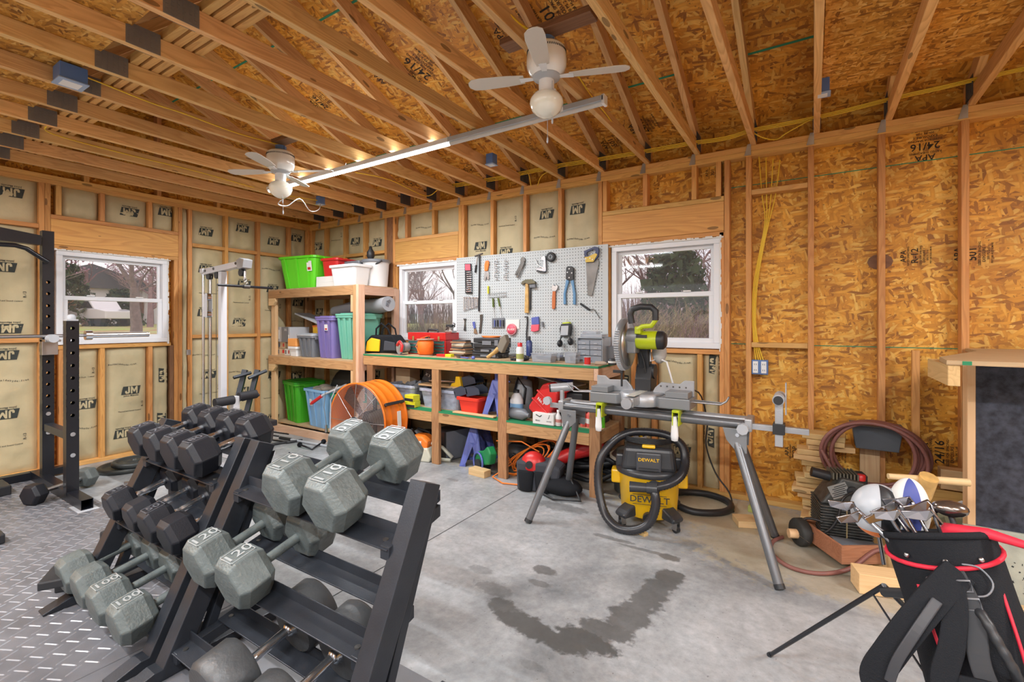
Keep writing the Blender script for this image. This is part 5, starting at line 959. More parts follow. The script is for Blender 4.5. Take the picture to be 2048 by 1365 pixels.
for k in range(26): mb.bx((3.25 + 1.0 * r.random(), -.17 - .12 * r.random(), BZ + .018), (.06 * r.random() + .02, .04, .03 * r.random() + .01), (r.uniform(-12, 12), r.uniform(-12, 12), r.uniform(0, 180)))
tag(mb.build('bench_clutter', DST, bevel=.003), 'jumble of small dark parts along the foot of the pegboard', 'clutter', kind='stuff')
t = T('black_box_stand', 'small black open stand left of the black cases', 'stand', (at(936, 702, y=-.2).x - .03, -.16, BZ)); MB().box(-.03, -.024, -.05, .05, 0, .13).box(.024, .03, -.05, .05, 0, .13).box(-.03, .03, -.05, .05, .124, .13).build('stand_body', BLK, t, world=False)

# ================= pegboard =================
PY = -.030; X0 = at(913, 519, y=PY).x; X1 = at(1216, 488, y=PY).x; PZ1 = 2.075; PZ0 = BZ + .002
pg = T('pegboard', 'white pegboard with rows of holes behind the workbench', 'pegboard', ((X0 + X1) / 2, PY, PZ0))
MB().box(X0, X1, PY, PY + .006, PZ0, PZ1).build('board', PEG, pg)
for xx in (X0 + .02, (X0 + X1) / 2, X1 - .02): board('batten', xx - .018, xx + .018, PY + .0065, -.0005, PZ0, PZ1 - .01, PINE, pg)
mb = MB(); s = .0285; nx = int((X1 - X0 - .03) / s); nz_ = int((PZ1 - PZ0 - .02) / s)
for i in range(nx):
    for j in range(nz_):
        x = X0 + .02 + i * s; z = PZ1 - .018 - j * s; h = .0043; mb.add([(x + h * math.cos(a * PI / 3), PY - .0006, z + h * math.sin(a * PI / 3)) for a in range(6)], [tuple(range(6))])
o = mb.build('peg_holes', HOLE, pg, fix=False)
def pz(zx, zy, o=0):     # point on the board front
    p = at(780 + zx / 4.267, 480 + zy / 4.267, y=PY - .002 - o); return (p.x, p.y, p.z)
def shape(mb, pts, th=.006, off=.006):
    q = [pz(a, b) for a, b in pts]; return mb.prism([(p[0], p[2]) for p in q], PY - off - th, PY - off, 'y')
def hung(name, label, cat, zx, zy, group=None): p = pz(zx, zy); return T(name, label, cat, (p[0], PY - .004, p[2]), group=group)
def tb(mb, pts, r, off=.012, n=8): return mb.tube([pz(a, b, off) for a, b in pts], r, n)
t = hung('socket_rail', 'black rail of chrome sockets with a red card at the left of the pegboard', 'socket set', 675, 460)
shape(MB(), [(645, 205), (697, 205), (705, 462), (650, 458)], .012).build('rail', BLK, t); shape(MB(), [(650, 210), (693, 210), (695, 262), (652, 262)], .003, .019).build('red_card', mat('pinkred', (.75, .10, .15), .5), t)
for k in range(10): y_ = 275 + 18 * k; MB().cyl(pz(655, y_ + 4, .022), pz(695, y_, .022), .0055 + .0003 * k, n=10).build('socket', CHR, t)
t = hung('long_tee_bar', 'long black bar with a chrome T end hanging on the pegboard', 'bar', 757, 610); tb(MB(), [(765, 120), (758, 610)], .008).build('bar', BLK, t); tb(MB(), [(725, 140), (790, 118)], .009, .016).build('tee_head', DST, t); tb(MB(), [(758, 500), (758, 610)], .0095).build('grip', BLK, t)
t = hung('magnet_wand', 'small chrome tool with black grip left of the long bar', 'tool', 730, 280); tb(MB(), [(745, 145), (735, 215)], .005).build('shaft', CHR, t); tb(MB(), [(735, 215), (726, 280)], .009).build('grip', BLK, t)
t = hung('tube_cutter', 'orange handled cutter in the top row of the pegboard', 'cutter', 830, 340); shape(MB(), [(822, 182), (845, 178), (852, 200), (840, 265), (815, 268), (814, 220)], .016).build('handle', ORG, t, bevel=.003); shape(MB(), [(812, 270), (846, 268), (850, 300), (848, 342), (835, 342), (830, 310), (822, 346), (808, 346)], .010).build('jaws', STL, t, bevel=.002)
for i, (zx, lab) in enumerate(((908, 'chain of chrome stubby wrenches, left of two racks in the top row'), (985, 'chrome wrench rack, right of two in the top row'))):
    t = hung('wrench_rack', lab, 'wrench set', zx, 345, 'chrome wrench racks'); tb(MB(), [(zx, 160), (zx, 175)], .003).build('hook', STL, t)
    for k in range(9): 
        y_ = 182 + 19 * k; a = 16 if k % 2 else -12; m = MB(); tb(m, [(zx - 16 + i * 4, y_ + a * .3), (zx + 14 + i * 4, y_ - a * .3)], .0045, .014 + .002 * (k % 3)); p = pz(zx - 14 + i * 4, y_, .016); m.sphere(p, .007, 8, 5); m.build('wrench', CHR, t)
t = hung('locking_pliers', 'steel slip joint pliers in the top row of the pegboard', 'pliers', 1110, 330); 
shape(MB(), [(1130, 148), (1152, 152), (1160, 175), (1148, 210), (1120, 240), (1085, 305), (1068, 300), (1100, 235), (1118, 200), (1120, 165)], .010).build('jaw_and_handle', DST, t, bevel=.002); shape(MB(), [(1150, 180), (1158, 200), (1140, 240), (1102, 328), (1085, 322), (1122, 240)], .008, .018).build('second_handle', DST, t, bevel=.002)
t = hung('staple_gun', 'chrome staple gun in the top row of the pegboard', 'staple gun', 1300, 270); shape(MB(), [(1300, 145), (1335, 135), (1342, 262), (1335, 275), (1262, 262), (1262, 240), (1312, 245), (1320, 180), (1296, 175)], .022).build('body', mat('gun_chrome', (.32, .32, .34), .25, .9), t, bevel=.003); tb(MB(), [(1240, 170), (1262, 215), (1312, 245)], .007).build('lever', CHR, t); shape(MB(), [(1260, 262), (1330, 272), (1325, 282), (1262, 275)], .024).build('foot', BLK, t)
t = hung('tape_roll', 'roll of black tape hanging at the top of the pegboard', 'tape', 1380, 180); p = pz(1380, 148, 0); MB().lathe([(.022, .0), (.046, .0), (.046, .024), (.022, .024), (.022, 0)], 24, (p[0], PY - .004, p[2]), (90, 0, 0)).build('tape', BLK, t); MB().lathe([(.018, .002), (.022, .002), (.022, .026), (.018, .026), (.018, .002)], 20, (p[0], PY - .004, p[2]), (90, 0, 0)).build('core', LGP, t)
t = hung('hand_saw', 'hand saw with navy and yellow handle at the top right of the pegboard', 'saw', 1710, 478); 
q = [(1676, 195), (1770, 150), (1788, 190), (1728, 478), (1690, 476)]; shape(MB(), q, .003, .010).build('blade', mat('old_steel', (.20, .19, .18), .45, .7, var=.3), t)
YP = [(1665, 98), (1755, 60), (1783, 66), (1790, 95), (1783, 145), (1760, 175), (1735, 192), (1680, 194), (1668, 150)]; hl = [(1690, 105), (1745, 82), (1760, 95), (1745, 120), (1695, 138)]
mb = MB(); q = [pz(a, b) for a, b in YP]; 
def ringshape(mb, outer, inner, th, off):
    n = len(outer); A = [pz(*p) for p in outer]; B = [pz(*p) for p in inner]
    for i in range(n):
        j = (i + 1) % n; a, b, c, d = A[i], A[j], B[j], B[i]
        mb.add([(p[0], PY - off, p[2]) for p in (a, b, c, d)] + [(p[0], PY - off - th, p[2]) for p in (a, b, c, d)], [(0, 1, 2, 3), (7, 6, 5, 4), (0, 4, 5, 1), (2, 6, 7, 3)])
inn = [(1688, 108), (1740, 84), (1758, 90), (1763, 100), (1758, 118), (1740, 128), (1715, 134), (1695, 140), (1686, 128)]
ringshape(mb, YP, inn, .020, .006); mb.build('handle', mat('saw_navy', (.02, .03, .10), .4), t)
shape(MB(), [(1672, 150), (1700, 146), (1765, 118), (1780, 128), (1745, 190), (1680, 194)], .004, .0265).build('yellow_inlay', mat('saw_yellow', (.62, .42, .05), .4), t); mb = MB()
for a, b in ((1682, 165), (1720, 160), (1740, 172)): p = pz(a, b); mb.cyl((p[0], PY - .030, p[2]), (p[0], PY - .036, p[2]), .005)
mb.build('rivets', STL, t)
t = hung('crimping_tool', 'blue handled crimping tool with black head on the pegboard', 'crimper', 1540, 550); shape(MB(), [(1512, 240), (1525, 228), (1560, 228), (1575, 245), (1575, 340), (1560, 348), (1520, 345), (1508, 335)], .022).build('head', BLK, t, bevel=.004)
for pts in ([(1510, 340), (1535, 350), (1520, 400), (1505, 460), (1510, 550), (1487, 552), (1487, 460), (1500, 400)], [(1545, 350), (1572, 340), (1580, 400), (1590, 460), (1590, 555), (1568, 552), (1568, 465), (1560, 400)]): shape(MB(), pts, .016).build('handle', mat('crimp_blue', (.10, .24, .42), .4), t, bevel=.004)
mb = MB(); 
for a, b in ((1540, 250), (1525, 280), (1562, 285), (1540, 325)): p = pz(a, b); mb.cyl((p[0], PY - .026, p[2]), (p[0], PY - .032, p[2]), .006)
mb.build('bolts', STL, t)
t = hung('claw_hammer', 'claw hammer with worn wooden handle in the middle of the pegboard', 'hammer', 1178, 625); shape(MB(), [(1166, 375), (1190, 375), (1192, 500), (1192, 625), (1158, 625), (1162, 480)], .022).build('handle', SKIN, t, bevel=.004); shape(MB(), [(1126, 380), (1140, 355), (1170, 340), (1220, 338), (1232, 350), (1250, 358), (1250, 378), (1225, 378), (1190, 382), (1165, 372), (1145, 385)], .026).build('head', mat('hammer_head', (.14, .13, .09), .4, .8), t, bevel=.004)
t = hung('mallet', 'grey mallet head hanging behind the claw hammer', 'mallet', 1215, 400); shape(MB(), [(1200, 385), (1250, 380), (1255, 410), (1205, 412)], .03).build('head', GPL, t, bevel=.004); tb(MB(), [(1200, 410), (1198, 600)], .007, .008).build('handle', BLK, t)
t = hung('adjustable_wrench', 'adjustable wrench with orange brown handle on the pegboard', 'wrench', 1400, 590); shape(MB(), [(1393, 440), (1418, 440), (1415, 580), (1405, 594), (1388, 590), (1388, 500)], .012).build('handle', mat('burnt_orange', (.50, .13, .03), .4), t, bevel=.003); shape(MB(), [(1392, 440), (1385, 405), (1400, 375), (1405, 392), (1418, 398), (1425, 380), (1440, 400), (1435, 420), (1420, 440)], .014).build('jaws', STL, t, bevel=.002)
t = hung('drywall_knife', 'thin curved hook tool with black grip at the lower right of the pegboard', 'tool', 1700, 600); tb(MB(), [(1625, 545), (1660, 570), (1705, 600)], .010).build('grip', BLK, t); tb(MB(), [(1705, 600), (1735, 590), (1760, 620), (1790, 672)], .0035).build('blade', DST, t)
t = hung('open_wrench_set', 'fanned set of chrome open wrenches at the left of the pegboard', 'wrench set', 690, 600)
for k in range(10): zx = 632 + 13 * k; m = MB(); tb(m, [(zx, 490), (zx - 2 + (k % 3), 560 + 4 * (9 - k) + 8 * (k % 2))], .0058, .012 + .004 * (k % 2)); p = pz(zx, 490, .014); m.sphere(p, .0115, 8, 5, (1, .5, 1)); p = pz(zx - 2, 565 + 4 * (9 - k), .014); m.sphere(p, .009, 8, 5, (1, .5, 1)); m.build('wrench', CHR, t)
for i, (pts, l) in enumerate(((((838, 395), (838, 460), (838, 515)), 'yellow screwdriver, highest of the three on the pegboard'), (((878, 500), (883, 575), (893, 655)), 'green and black screwdriver, left of the lower two'), (((922, 497), (936, 570), (952, 652)), 'green and black screwdriver, right of the lower two'))):
    t = hung('screwdriver', l, 'screwdriver', pts[2][0], pts[2][1], 'screwdrivers on the pegboard'); a, b, c = pts; m = MB(); tb(m, [a, b], .0095, .014, 10); m.build('handle', mat('acid_yellow', (.62, .60, .02), .4) if i == 0 else mat('dark_lime', (.10, .14, .02), .4), t); tb(MB(), [b, c], .003, .014).build('shank', STL, t)
t = hung('wire_rack', 'small white wire rack on the pegboard', 'rack', 920, 490); m = MB(); tb(m, [(848, 460), (995, 452), (995, 480), (848, 492)], .002, .006); tb(m, [(848, 478), (995, 472)], .002, .03)
for k in range(6): tb(m, [(860 + 25 * k, 460), (860 + 25 * k, 480)], .0018, .018)
m.build('rack_wire', STL, t)
t = hung('putty_knife', 'putty knife with blue handle at the bottom of the pegboard', 'putty knife', 733, 798); shape(MB(), [(708, 702), (728, 698), (735, 755), (722, 760)], .012).build('handle', BLU, t, bevel=.003); shape(MB(), [(722, 758), (736, 755), (750, 800), (718, 800)], .002, .01).build('blade', mat('rusty_blade', (.30, .20, .12), .5, .5), t)
t = hung('flat_bar', 'long flat steel pry bar at the bottom of the pegboard', 'pry bar', 775, 798); shape(MB(), [(770, 640), (795, 636), (790, 700), (780, 795), (762, 798), (772, 700)], .006).build('bar', DST, t, bevel=.002)
t = hung('small_pliers', 'small steel spanner at the lower left of the pegboard', 'wrench', 645, 770); shape(MB(), [(628, 672), (655, 672), (648, 700), (652, 775), (632, 775), (640, 700)], .006).build('bar', DST, t, bevel=.002)
t = hung('bit_set', 'black and orange screwdriver set in a grey pack on the pegboard', 'tool set', 925, 748); shape(MB(), [(876, 670), (980, 666), (980, 748), (876, 752)], .008).build('pack', GPL, t)
for k in range(4): tb(MB(), [(893 + 24 * k, 685), (893 + 24 * k, 740)], .006, .022).build('driver', BLK if k % 2 else BLU, t)
t = hung('blade_pack', 'round red saw blade pack leaning on the pegboard', 'saw blade', 1045, 820); p = pz(1045, 765, .0); MB().lathe([(.0, .0), (.058, .0), (.058, .012), (.0, .012)], 30, (p[0], PY - .012, p[2]), (90, 0, 0)).build('disc', mat('pinkred', (.75, .10, .15), .5), t); MB().lathe([(.052, .0), (.055, .0), (.055, .001), (.052, .001), (.052, 0)], 30, (p[0], PY - .025, p[2]), (90, 0, 0)).text('BLADE', Tm(p[0], PY - .0255, p[2]) @ Rm(90, 0, 0), .028).build('white_print', PAP, t, fix=False); shape(MB(), [(990, 682), (1105, 680), (1105, 760), (990, 770)], .004, .004).build('backing_card', PAP, t)
t = hung('nail_puller', 'black pry bar standing against the pegboard', 'pry bar', 1165, 900); tb(MB(), [(1150, 660), (1170, 655), (1172, 700), (1165, 800), (1168, 900)], .007).build('bar', BLK, t)
t = hung('hardware_pack', 'blue and red packaged fittings hanging on the pegboard', 'package', 1250, 785); shape(MB(), [(1215, 665), (1275, 655), (1280, 720), (1218, 725)], .018).build('blue_card', BLU, t, bevel=.002); shape(MB(), [(1214, 726), (1280, 722), (1275, 775), (1240, 785), (1212, 780)], .02).build('red_bag', mat('pinkred', (.75, .10, .15), .5), t, bevel=.004); tb(MB(), [(1300, 700), (1305, 745)], .01).build('clip', GPL, t)
t = hung('battery_charger', 'lime and black battery charger on the pegboard over the drawer cabinet', 'charger', 1510, 825); shape(MB(), [(1480, 718), (1550, 712), (1560, 745), (1552, 820), (1475, 825), (1468, 760)], .05).build('charger_body', BLK, t, bevel=.006); shape(MB(), [(1488, 706), (1545, 700), (1552, 720), (1485, 724)], .04).build('lime_top', RYG, t, bevel=.004); shape(MB(), [(1484, 735), (1546, 732), (1540, 812), (1478, 815)], .003, .057).build('label', LGP, t); tb(MB(), [(1510, 680), (1510, 702)], .003).build('hook', STL, t)
t = hung('earmuffs', 'black ear defenders hanging below the battery charger', 'ear defenders', 1470, 880); mb = MB(); p = pz(1450, 885, .05); q = pz(1540, 870, .05); mb.sphere(p, .035, sc=(.7, 1, 1)); mb.sphere(q, .035, sc=(.7, 1, 1)); mb.tube([p, (p[0] + .01, p[1], p[2] + .06), (q[0] - .01, q[1], q[2] + .06), q], .007); mb.build('cups_and_band', BLK, t)
# ================= dumbbell racks =================
def rackY(z): return -3.235 + .44 * z          # front face line of the sloped upright
def rack(x0, x1, label):
    t = T('dumbbell_rack', label, 'dumbbell rack', ((x0 + x1) / 2, -3.0, 0), group='dumbbell racks')
    for x in (x0, x1):
        mb = MB(); zt = .845; w = .035
        y0, y1 = rackY(0), rackY(zt); mb.add([(x - w, y0, .05), (x + w, y0, .05), (x + w, y0 + .085, .05), (x - w, y0 + .085, .05), (x - w, y1, zt), (x + w, y1, zt), (x + w, y1 + .075, zt - .03), (x - w, y1 + .075, zt - .03)], [(0, 3, 2, 1), (4, 5, 6, 7), (0, 1, 5, 4), (1, 2, 6, 5), (2, 3, 7, 6), (3, 0, 4, 7)])
        mb.build('upright', RKM, t, bevel=.003)
        mb = MB(); mb.add([(x - .02, -3.06, .05), (x + .02, -3.06, .05), (x + .02, -3.10, .05), (x - .02, -3.10, .05), (x - .02, y1 + .085, zt - .06), (x + .02, y1 + .085, zt - .06), (x + .02, y1 + .05, zt - .06), (x - .02, y1 + .05, zt - .06)], [(0, 3, 2, 1), (4, 5, 6, 7), (0, 1, 5, 4), (1, 2, 6, 5), (2, 3, 7, 6), (3, 0, 4, 7)]); mb.build('rear_leg', RKM, t, bevel=.002)
        mb = MB(); mb.prism([(-3.36, .011), (-2.70, .011), (-2.70, .055), (-3.26, .055), (-3.36, .02)], x - .035, x + .035, 'x'); mb.build('foot', RKM, t, bevel=.003)
        mb = MB()
        for z in (.12, .2, .28, .36, .62, .70): yy = rackY(z) - .0008; mb.add([(x - .005, yy, z - .012), (x + .005, yy, z - .012), (x + .005, yy + .0106, z + .012), (x - .005, yy + .0106, z + .012)], [(0, 1, 2, 3)])
        mb.build('adjustment_slots', PAP, t, fix=False)
    for (zf, zb, yf, yb) in TIERS:
        for s, x in ((1, x0), (-1, x1)):
            d = Vector((0, yb - yf, zb - zf)); mb = MB(); xx = x + s * .045
            mb.add([(xx - .02, yf - .03, zf - .055), (xx + .02, yf - .03, zf - .055), (xx + .02, yf - .03, zf - .012), (xx - .02, yf - .03, zf - .012), (xx - .02, yb + .03, zb - .055), (xx + .02, yb + .03, zb - .055), (xx + .02, yb + .03, zb - .012), (xx - .02, yb + .03, zb - .012)], [(0, 1, 2, 3), (7, 6, 5, 4), (0, 4, 5, 1), (1, 5, 6, 2), (2, 6, 7, 3), (3, 7, 4, 0)]); mb.build('tier_arm', RKM, t, bevel=.002)
        sl = (zb - zf) / (yb - yf)
        for (y, z, lip) in ((yf, zf, -1), (yb, zb, 1)):
            mb = MB(); a, b = y - .035, y + .035
            mb.add([(x0 + .03, a, z - .012 - .035 * sl), (x1 - .03, a, z - .012 - .035 * sl), (x1 - .03, b, z - .012 + .035 * sl), (x0 + .03, b, z - .012 + .035 * sl), (x0 + .03, a, z - .007 - .035 * sl), (x1 - .03, a, z - .007 - .035 * sl), (x1 - .03, b, z - .007 + .035 * sl), (x0 + .03, b, z - .007 + .035 * sl)], [(0, 3, 2, 1), (4, 5, 6, 7), (0, 1, 5, 4), (1, 2, 6, 5), (2, 3, 7, 6), (3, 0, 4, 7)])
            e = b; zz = z - .01 + .035 * sl; mb.box(x0 + .03, x1 - .03, e - .005, e, zz, zz + .038); mb.build('rail', RKM, t, bevel=.0015)
            [MB().cyl((xx, y, z - .008), (xx, y, z - .003), .010, n=10).build('bolt', DST, t) for xx in (x0 + .07, x1 - .07)]
    return t
TIERS = [(.115, .155, -3.17, -3.00), (.375, .425, -3.055, -2.885), (.665, .725, -2.94, -2.75)]
rack(2.88, 3.68, 'dark steel three tier rack holding black rubber dumbbells, the farther of the two racks')
rack(3.80, 4.80, 'dark steel three tier rack holding grey painted iron dumbbells, the nearer of the two racks')
def hexhead(mb, c, L, R, ch=.22):
    k = R; cs = [(k * (1 - ch * .9), -L / 2), (k, -L / 2 + L * ch), (k, L / 2 - L * ch), (k * (1 - ch * .9), L / 2)]
    vs = [(r * math.cos(PI / 6 + i * PI / 3), c + z, r * math.sin(PI / 6 + i * PI / 3)) for r, z in cs for i in range(6)]
    vs = [(x, y, z) for x, y, z in vs]; n = 6
    mb.add(vs, [(j * n + i, j * n + (i + 1) % n, (j + 1) * n + (i + 1) % n, (j + 1) * n + i) for j in range(3) for i in range(6)] + [tuple(range(6))[::-1], tuple(range(18, 24))])
def dumbbell(x, yf, zf, yb, zb, L, R, m, hm, num, label, group, flip=False, worn=False):
    yc, zc = (yf + yb) / 2, (zf + zb) / 2; d = math.hypot(yb - yf, zb - zf); tilt = math.degrees(math.atan2(zb - zf, yb - yf))
    t = T('dumbbell', label, 'dumbbell', (x, yc, zc), 0, group, (tilt, 0, 0))
    for s in (-1, 1):
        mb = MB(); mb.M = Rm(0, 30, 0)
        hexhead(mb, s * d / 2, L, R); mb.M = Matrix(); h = mb.build('head', m, t, world=False, bevel=.006, seg=3)
        if num:
            mb = MB(); top = R * math.cos(PI / 6) + .0006 if False else R * .866 + .0004
            M0 = Tm(0, s * d / 2, top) @ Rm(0, 0, (90 if not flip else -90) if s < 0 else (-90 if worn else 90))
            a, b = L * .34, R * .36; q = mb.M; mb.M = M0
            for (u0, u1, v0, v1) in ((-a, a, b - .003, b), (-a, a, -b, -b + .003), (-a, -a + .003, -b, b), (a - .003, a, -b, b)): mb.box(u0, u1, v0, v1, 0, .0012)
            mb.text(num, Tm(0, 0, .0014), R * .62); mb.M = q
            n_ = mb.build('weight_number', mat('number_grey', (.36, .38, .38), .4, .2) if m is GRY else mat('number_black', (.10, .105, .12), .35), h, world=False, fix=False)
    mb = MB(); g = d / 2 - L / 2
    if hm is CHR: mb.lathe([(.015, -g), (.019, -g + .01), (.0145, -g + .03), (.0165, -.03), (.0175, 0), (.0165, .03), (.0145, g - .03), (.019, g - .01), (.015, g)], 16, (0, 0, 0), (90, 0, 0))
    else: mb.cyl((0, -g - .01, 0), (0, g + .01, 0), .018, n=14)
    mb.build('handle', hm, t, world=False); return t
B = 'black rubber dumbbells on the farther rack'
for i, (x, lab) in enumerate(((2.945, 'leftmost'), (3.135, 'second from the left'), (3.335, 'third from the left'), (3.525, 'rightmost'))):
    dumbbell(x, -2.965, .76, -2.715, .822, .125, .092 + .006 * (i > 1), RUB, CHR, '75' if i < 2 else '80', 'black hex dumbbell, %s on the top tier' % lab, B)
for i, (x, lab, R, nm) in enumerate(((2.97, 'leftmost', .083, '35'), (3.22, 'second from the left', .08, ''), (3.40, 'third from the left', .088, '50'), (3.60, 'rightmost', .088, ''))):
    dumbbell(x, -3.085, .465, -2.835, .535, .115, R, RUB, CHR, nm, 'black hex dumbbell, %s on the middle tier' % lab, B)
for i, (x, lab) in enumerate(((2.87, 'leftmost'), (3.085, 'second from the left'), (3.30, 'third from the left'), (3.53, 'rightmost'))):
    dumbbell(x + .03, -3.235, .165 + .0, -2.965, .222, .125 + .01 * (i > 1), .097, GRY, GRY, '100' if i > 1 else '', 'grey iron hex dumbbell, %s on the bottom tier' % lab, 'grey iron dumbbells on the bottom tier')
for i, (x, lab) in enumerate(((4.262, 'left'), (4.515, 'right'))):
    dumbbell(x, -2.975, .765, -2.695, .85, .145, .113, GRY, GRY, '110', 'grey painted iron 110 dumbbell, %s one on the top tier of the nearer rack' % lab, 'grey iron 110 dumbbells', worn=True)
for i, (x, lab) in enumerate(((3.93, 'left'), (4.175, 'right'))):
    dumbbell(x, -3.105, .455, -2.835, .53, .135, .108, GRY, GRY, '120', 'grey painted iron 120 dumbbell, %s one on the middle tier of the nearer rack' % lab, 'grey iron 120 dumbbells')
for i, (x, lab) in enumerate(((4.30, 'left'), (4.56, 'right'))):
    t = T('dumbbell', 'round headed rubber dumbbell with chrome handle, %s one on the bottom tier' % lab, 'dumbbell', (x, -3.085, .235), 0, 'round headed dumbbells', (13, 0, 0))
    for s in (-1, 1): MB().lathe([(.10, -.065), (.112, -.05), (.112, .05), (.10, .065)], 36, (0, s * .15, 0), (90, 0, 0)).build('head', mat('dark_rubber', (.05, .052, .055), .45, 0, .3, 80, var=.3), t, world=False); MB().lathe([(.031, -.014), (.034, -.009), (.025, -.002), (.028, .004), (.017, .014)], 20, (0, s * .074, 0), (90 if s > 0 else -90, 0, 0)).build('collar', CHR, t, world=False)
    MB().cyl((0, -.09, 0), (0, .09, 0), .0165).build('handle', CHR, t, world=False)
# ================= power rack with barbell =================
t = T('power_rack', 'black steel power rack with round holes by the left window', 'power rack', (.41, -2.775, 0))
def holes_post(x, y, z1, zs, w=.075, name='upright'):
    k = w / 2; mb = MB(); r = .0135; zs = sorted(zs); mb.M = Tm(x, y, 0) @ Rm(0, 0, 90) @ Tm(-x, -y, 0)
    def seg(a, b):
        if b > a: mb.box(x - k, x + k, y - k, y - k + .003, a, b); mb.box(x - k, x + k, y + k - .003, y + k, a, b)
    p = .055
    mb.box(x - k, x - k + .003, y - k + .003, y + k - .003, .055, z1); mb.box(x + k - .003, x + k, y - k + .003, y + k - .003, .055, z1); mb.box(x - k, x + k, y - k, y + k, z1, z1 + .003)
    for yy in (y - k, y + k - .003):
        prev = .055
        for h in zs:
            a, b = h - .03, h + .03; mb.box(x - k, x + k, yy, yy + .003, prev, a); prev = b; n = 16
            C = [(x + r * math.cos(2 * PI * i / n), h + r * math.sin(2 * PI * i / n)) for i in range(n)]
            O = []
            for i in range(n):
                c, s = math.cos(2 * PI * i / n), math.sin(2 * PI * i / n); q = min(k / abs(c) if abs(c) > 1e-6 else 9, .03 / abs(s) if abs(s) > 1e-6 else 9); O.append((x + c * q, h + s * q))
            # corners are filled by the straight segments of the ring polygon
            for i in range(n):
                j = (i + 1) % n
                for (Y, fl) in ((yy, 0), (yy + .003, 1)): mb.add([(C[i][0], Y, C[i][1]), (O[i][0], Y, O[i][1]), (O[j][0], Y, O[j][1]), (C[j][0], Y, C[j][1])], [(0, 1, 2, 3)])
                mb.add([(C[i][0], yy, C[i][1]), (C[j][0], yy, C[j][1]), (C[j][0], yy + .003, C[j][1]), (C[i][0], yy + .003, C[i][1])], [(0, 1, 2, 3)])
        mb.box(x - k, x + k, yy, yy + .003, prev, z1)
    return mb.build(name, BLACK, t, fix=False)
P1 = (.41, -2.775); P2 = (1.115, -2.80)
holes_post(P1[0], P1[1], 2.15, [at(98, v, x=P1[0] + .03).z for v in (565, 588, 612, 633, 656, 724, 746, 769, 792, 814)])
holes_post(P2[0], P2[1], 1.385, [at(147, v, x=P2[0]).z for v in (657, 681, 706, 731, 756, 781, 805, 830)])
MB().box(P2[0] - .034, P2[0] + .034, P2[1] - .034, P2[1] + .034, 1.388, 1.40).lathe([(.028, 0), (.028, .02), (.02, .035), (0, .04)], 14, (P2[0], P2[1], 1.40)).build('post_cap', LGP, t)
MB().box(P1[0] + .037, P2[0] - .037, P1[1] - .03, P1[1] + .03, .46, .52).build('crossmember', RKM, t, bevel=.002)
for (x, y) in (P1, P2):
    for z in (.60 if x < 1 else .52, .44 if x < 1 else .36): MB().cyl((x + .036, y, z), (x + .042, y, z), .016, n=12).build('bolt', CHR, t)
mb = MB(); mb.box(.2, 1.46, -2.835, -2.832, .012, .085).box(.2, 1.46, -2.768, -2.765, .012, .085).box(.2, 1.46, -2.832, -2.768, .082, .085).box(.2, 1.46, -2.832, -2.768, .012, .015).build('foot_tube', BLACK, t)
MB().box(1.30, 1.50, -2.86, -2.74, .010, .0122).build('foot_plate', LGP, t)
MB().box(.14, .22, -4.4, -2.6, .012, .075).build('rear_foot_tube', BLACK, t, bevel=.003); MB().box(.36, .46, -4.4, -2.82, 2.03, 2.10).build('top_crossmember', BLACK, t)
pb = [at(98, 525, x=.5), at(88, 520, x=.5), at(52, 497, x=.55), at(30, 491, x=.55), at(0, 489, x=.55)]
MB().tube([(p.x, p.y, p.z) for p in pb] + [(.55, -4.3, pb[-1].z)], .018, 10).build('pull_up_bar', BLACK, t)
MB().prism([(-2.83, 2.10), (-3.3, 2.16), (-4.2, 2.18), (-4.2, 2.05), (-2.83, 2.02)], .50, .51, 'x').build('gusset_plate', BLACK, t)
bz = at(120, 672, x=.56).z
MB().box(.45, .52, -2.83, -2.73, bz - .16, bz - .03).box(.45, .60, -2.83, -2.73, bz - .05, bz - .028).build('bar_hook', STL, t, bevel=.003); MB().cyl((.56, -2.79, bz - .02), (.66, -2.79, bz - .02), .034, n=18).build('hook_roller', LGP, t)
y1 = at(297, 672, x=.56).y; y0 = at(170, 672, x=.56).y
t = T('barbell', 'steel barbell resting on the power rack hook, its bare sleeve before the window', 'barbell', (.56, -3.2, bz)); MB().cyl((.56, -4.5, bz), (.56, y0, bz), .014, n=14).build('bar', STL, t); MB().cyl((.56, y0 + .03, bz), (.56, y1, bz), .0245, n=18).build('sleeve', CHR, t); MB().cyl((.56, y0, bz), (.56, y0 + .045, bz), .042, n=20).build('collar', CHR, t); MB().cyl((.56, -4.5, bz), (.56, -3.12, bz), .016, n=14).build('grip', BLK, t)
x, y = .885, -2.955
t = T('dumbbell', 'worn black hex dumbbell on the mat under the power rack', 'dumbbell', (.90, -2.80, .085), 0, None, (0, 0, 28))
for s in (-1, 1): mb = MB(); mb.M = Rm(0, 30, 0); hexhead(mb, s * .20, .10, .085); mb.M = Matrix(); mb.build('head', RUB if s < 0 else GRY, t, world=False, bevel=.005)
MB().cyl((0, -.16, 0), (0, .16, 0), .0165).build('handle', STL, t, world=False)
for i, (u, v, x0, r) in enumerate(((263, 938, .0, .215), (276, 930, .045, .17))):
    p = at(253 + i * 16, 938, z=0); t = T('weight_plate', 'black weight plate on the concrete floor, %s of two' % ('larger and lower', 'smaller and upper')[i], 'weight plate', (p.x, p.y, .045 * i), group='weight plates')
    MB().lathe([(.026, .005), (.026, .04), (.05, .042), (.055, .03), (r - .04, .026), (r - .035, .042), (r - .008, .044), (r, .036), (r, .006), (r - .01, 0), (.03, 0), (.026, .005)], 40).build('plate', mat('plate_iron', (.045, .05, .05), .4, .4, .3, 90), t, world=False)
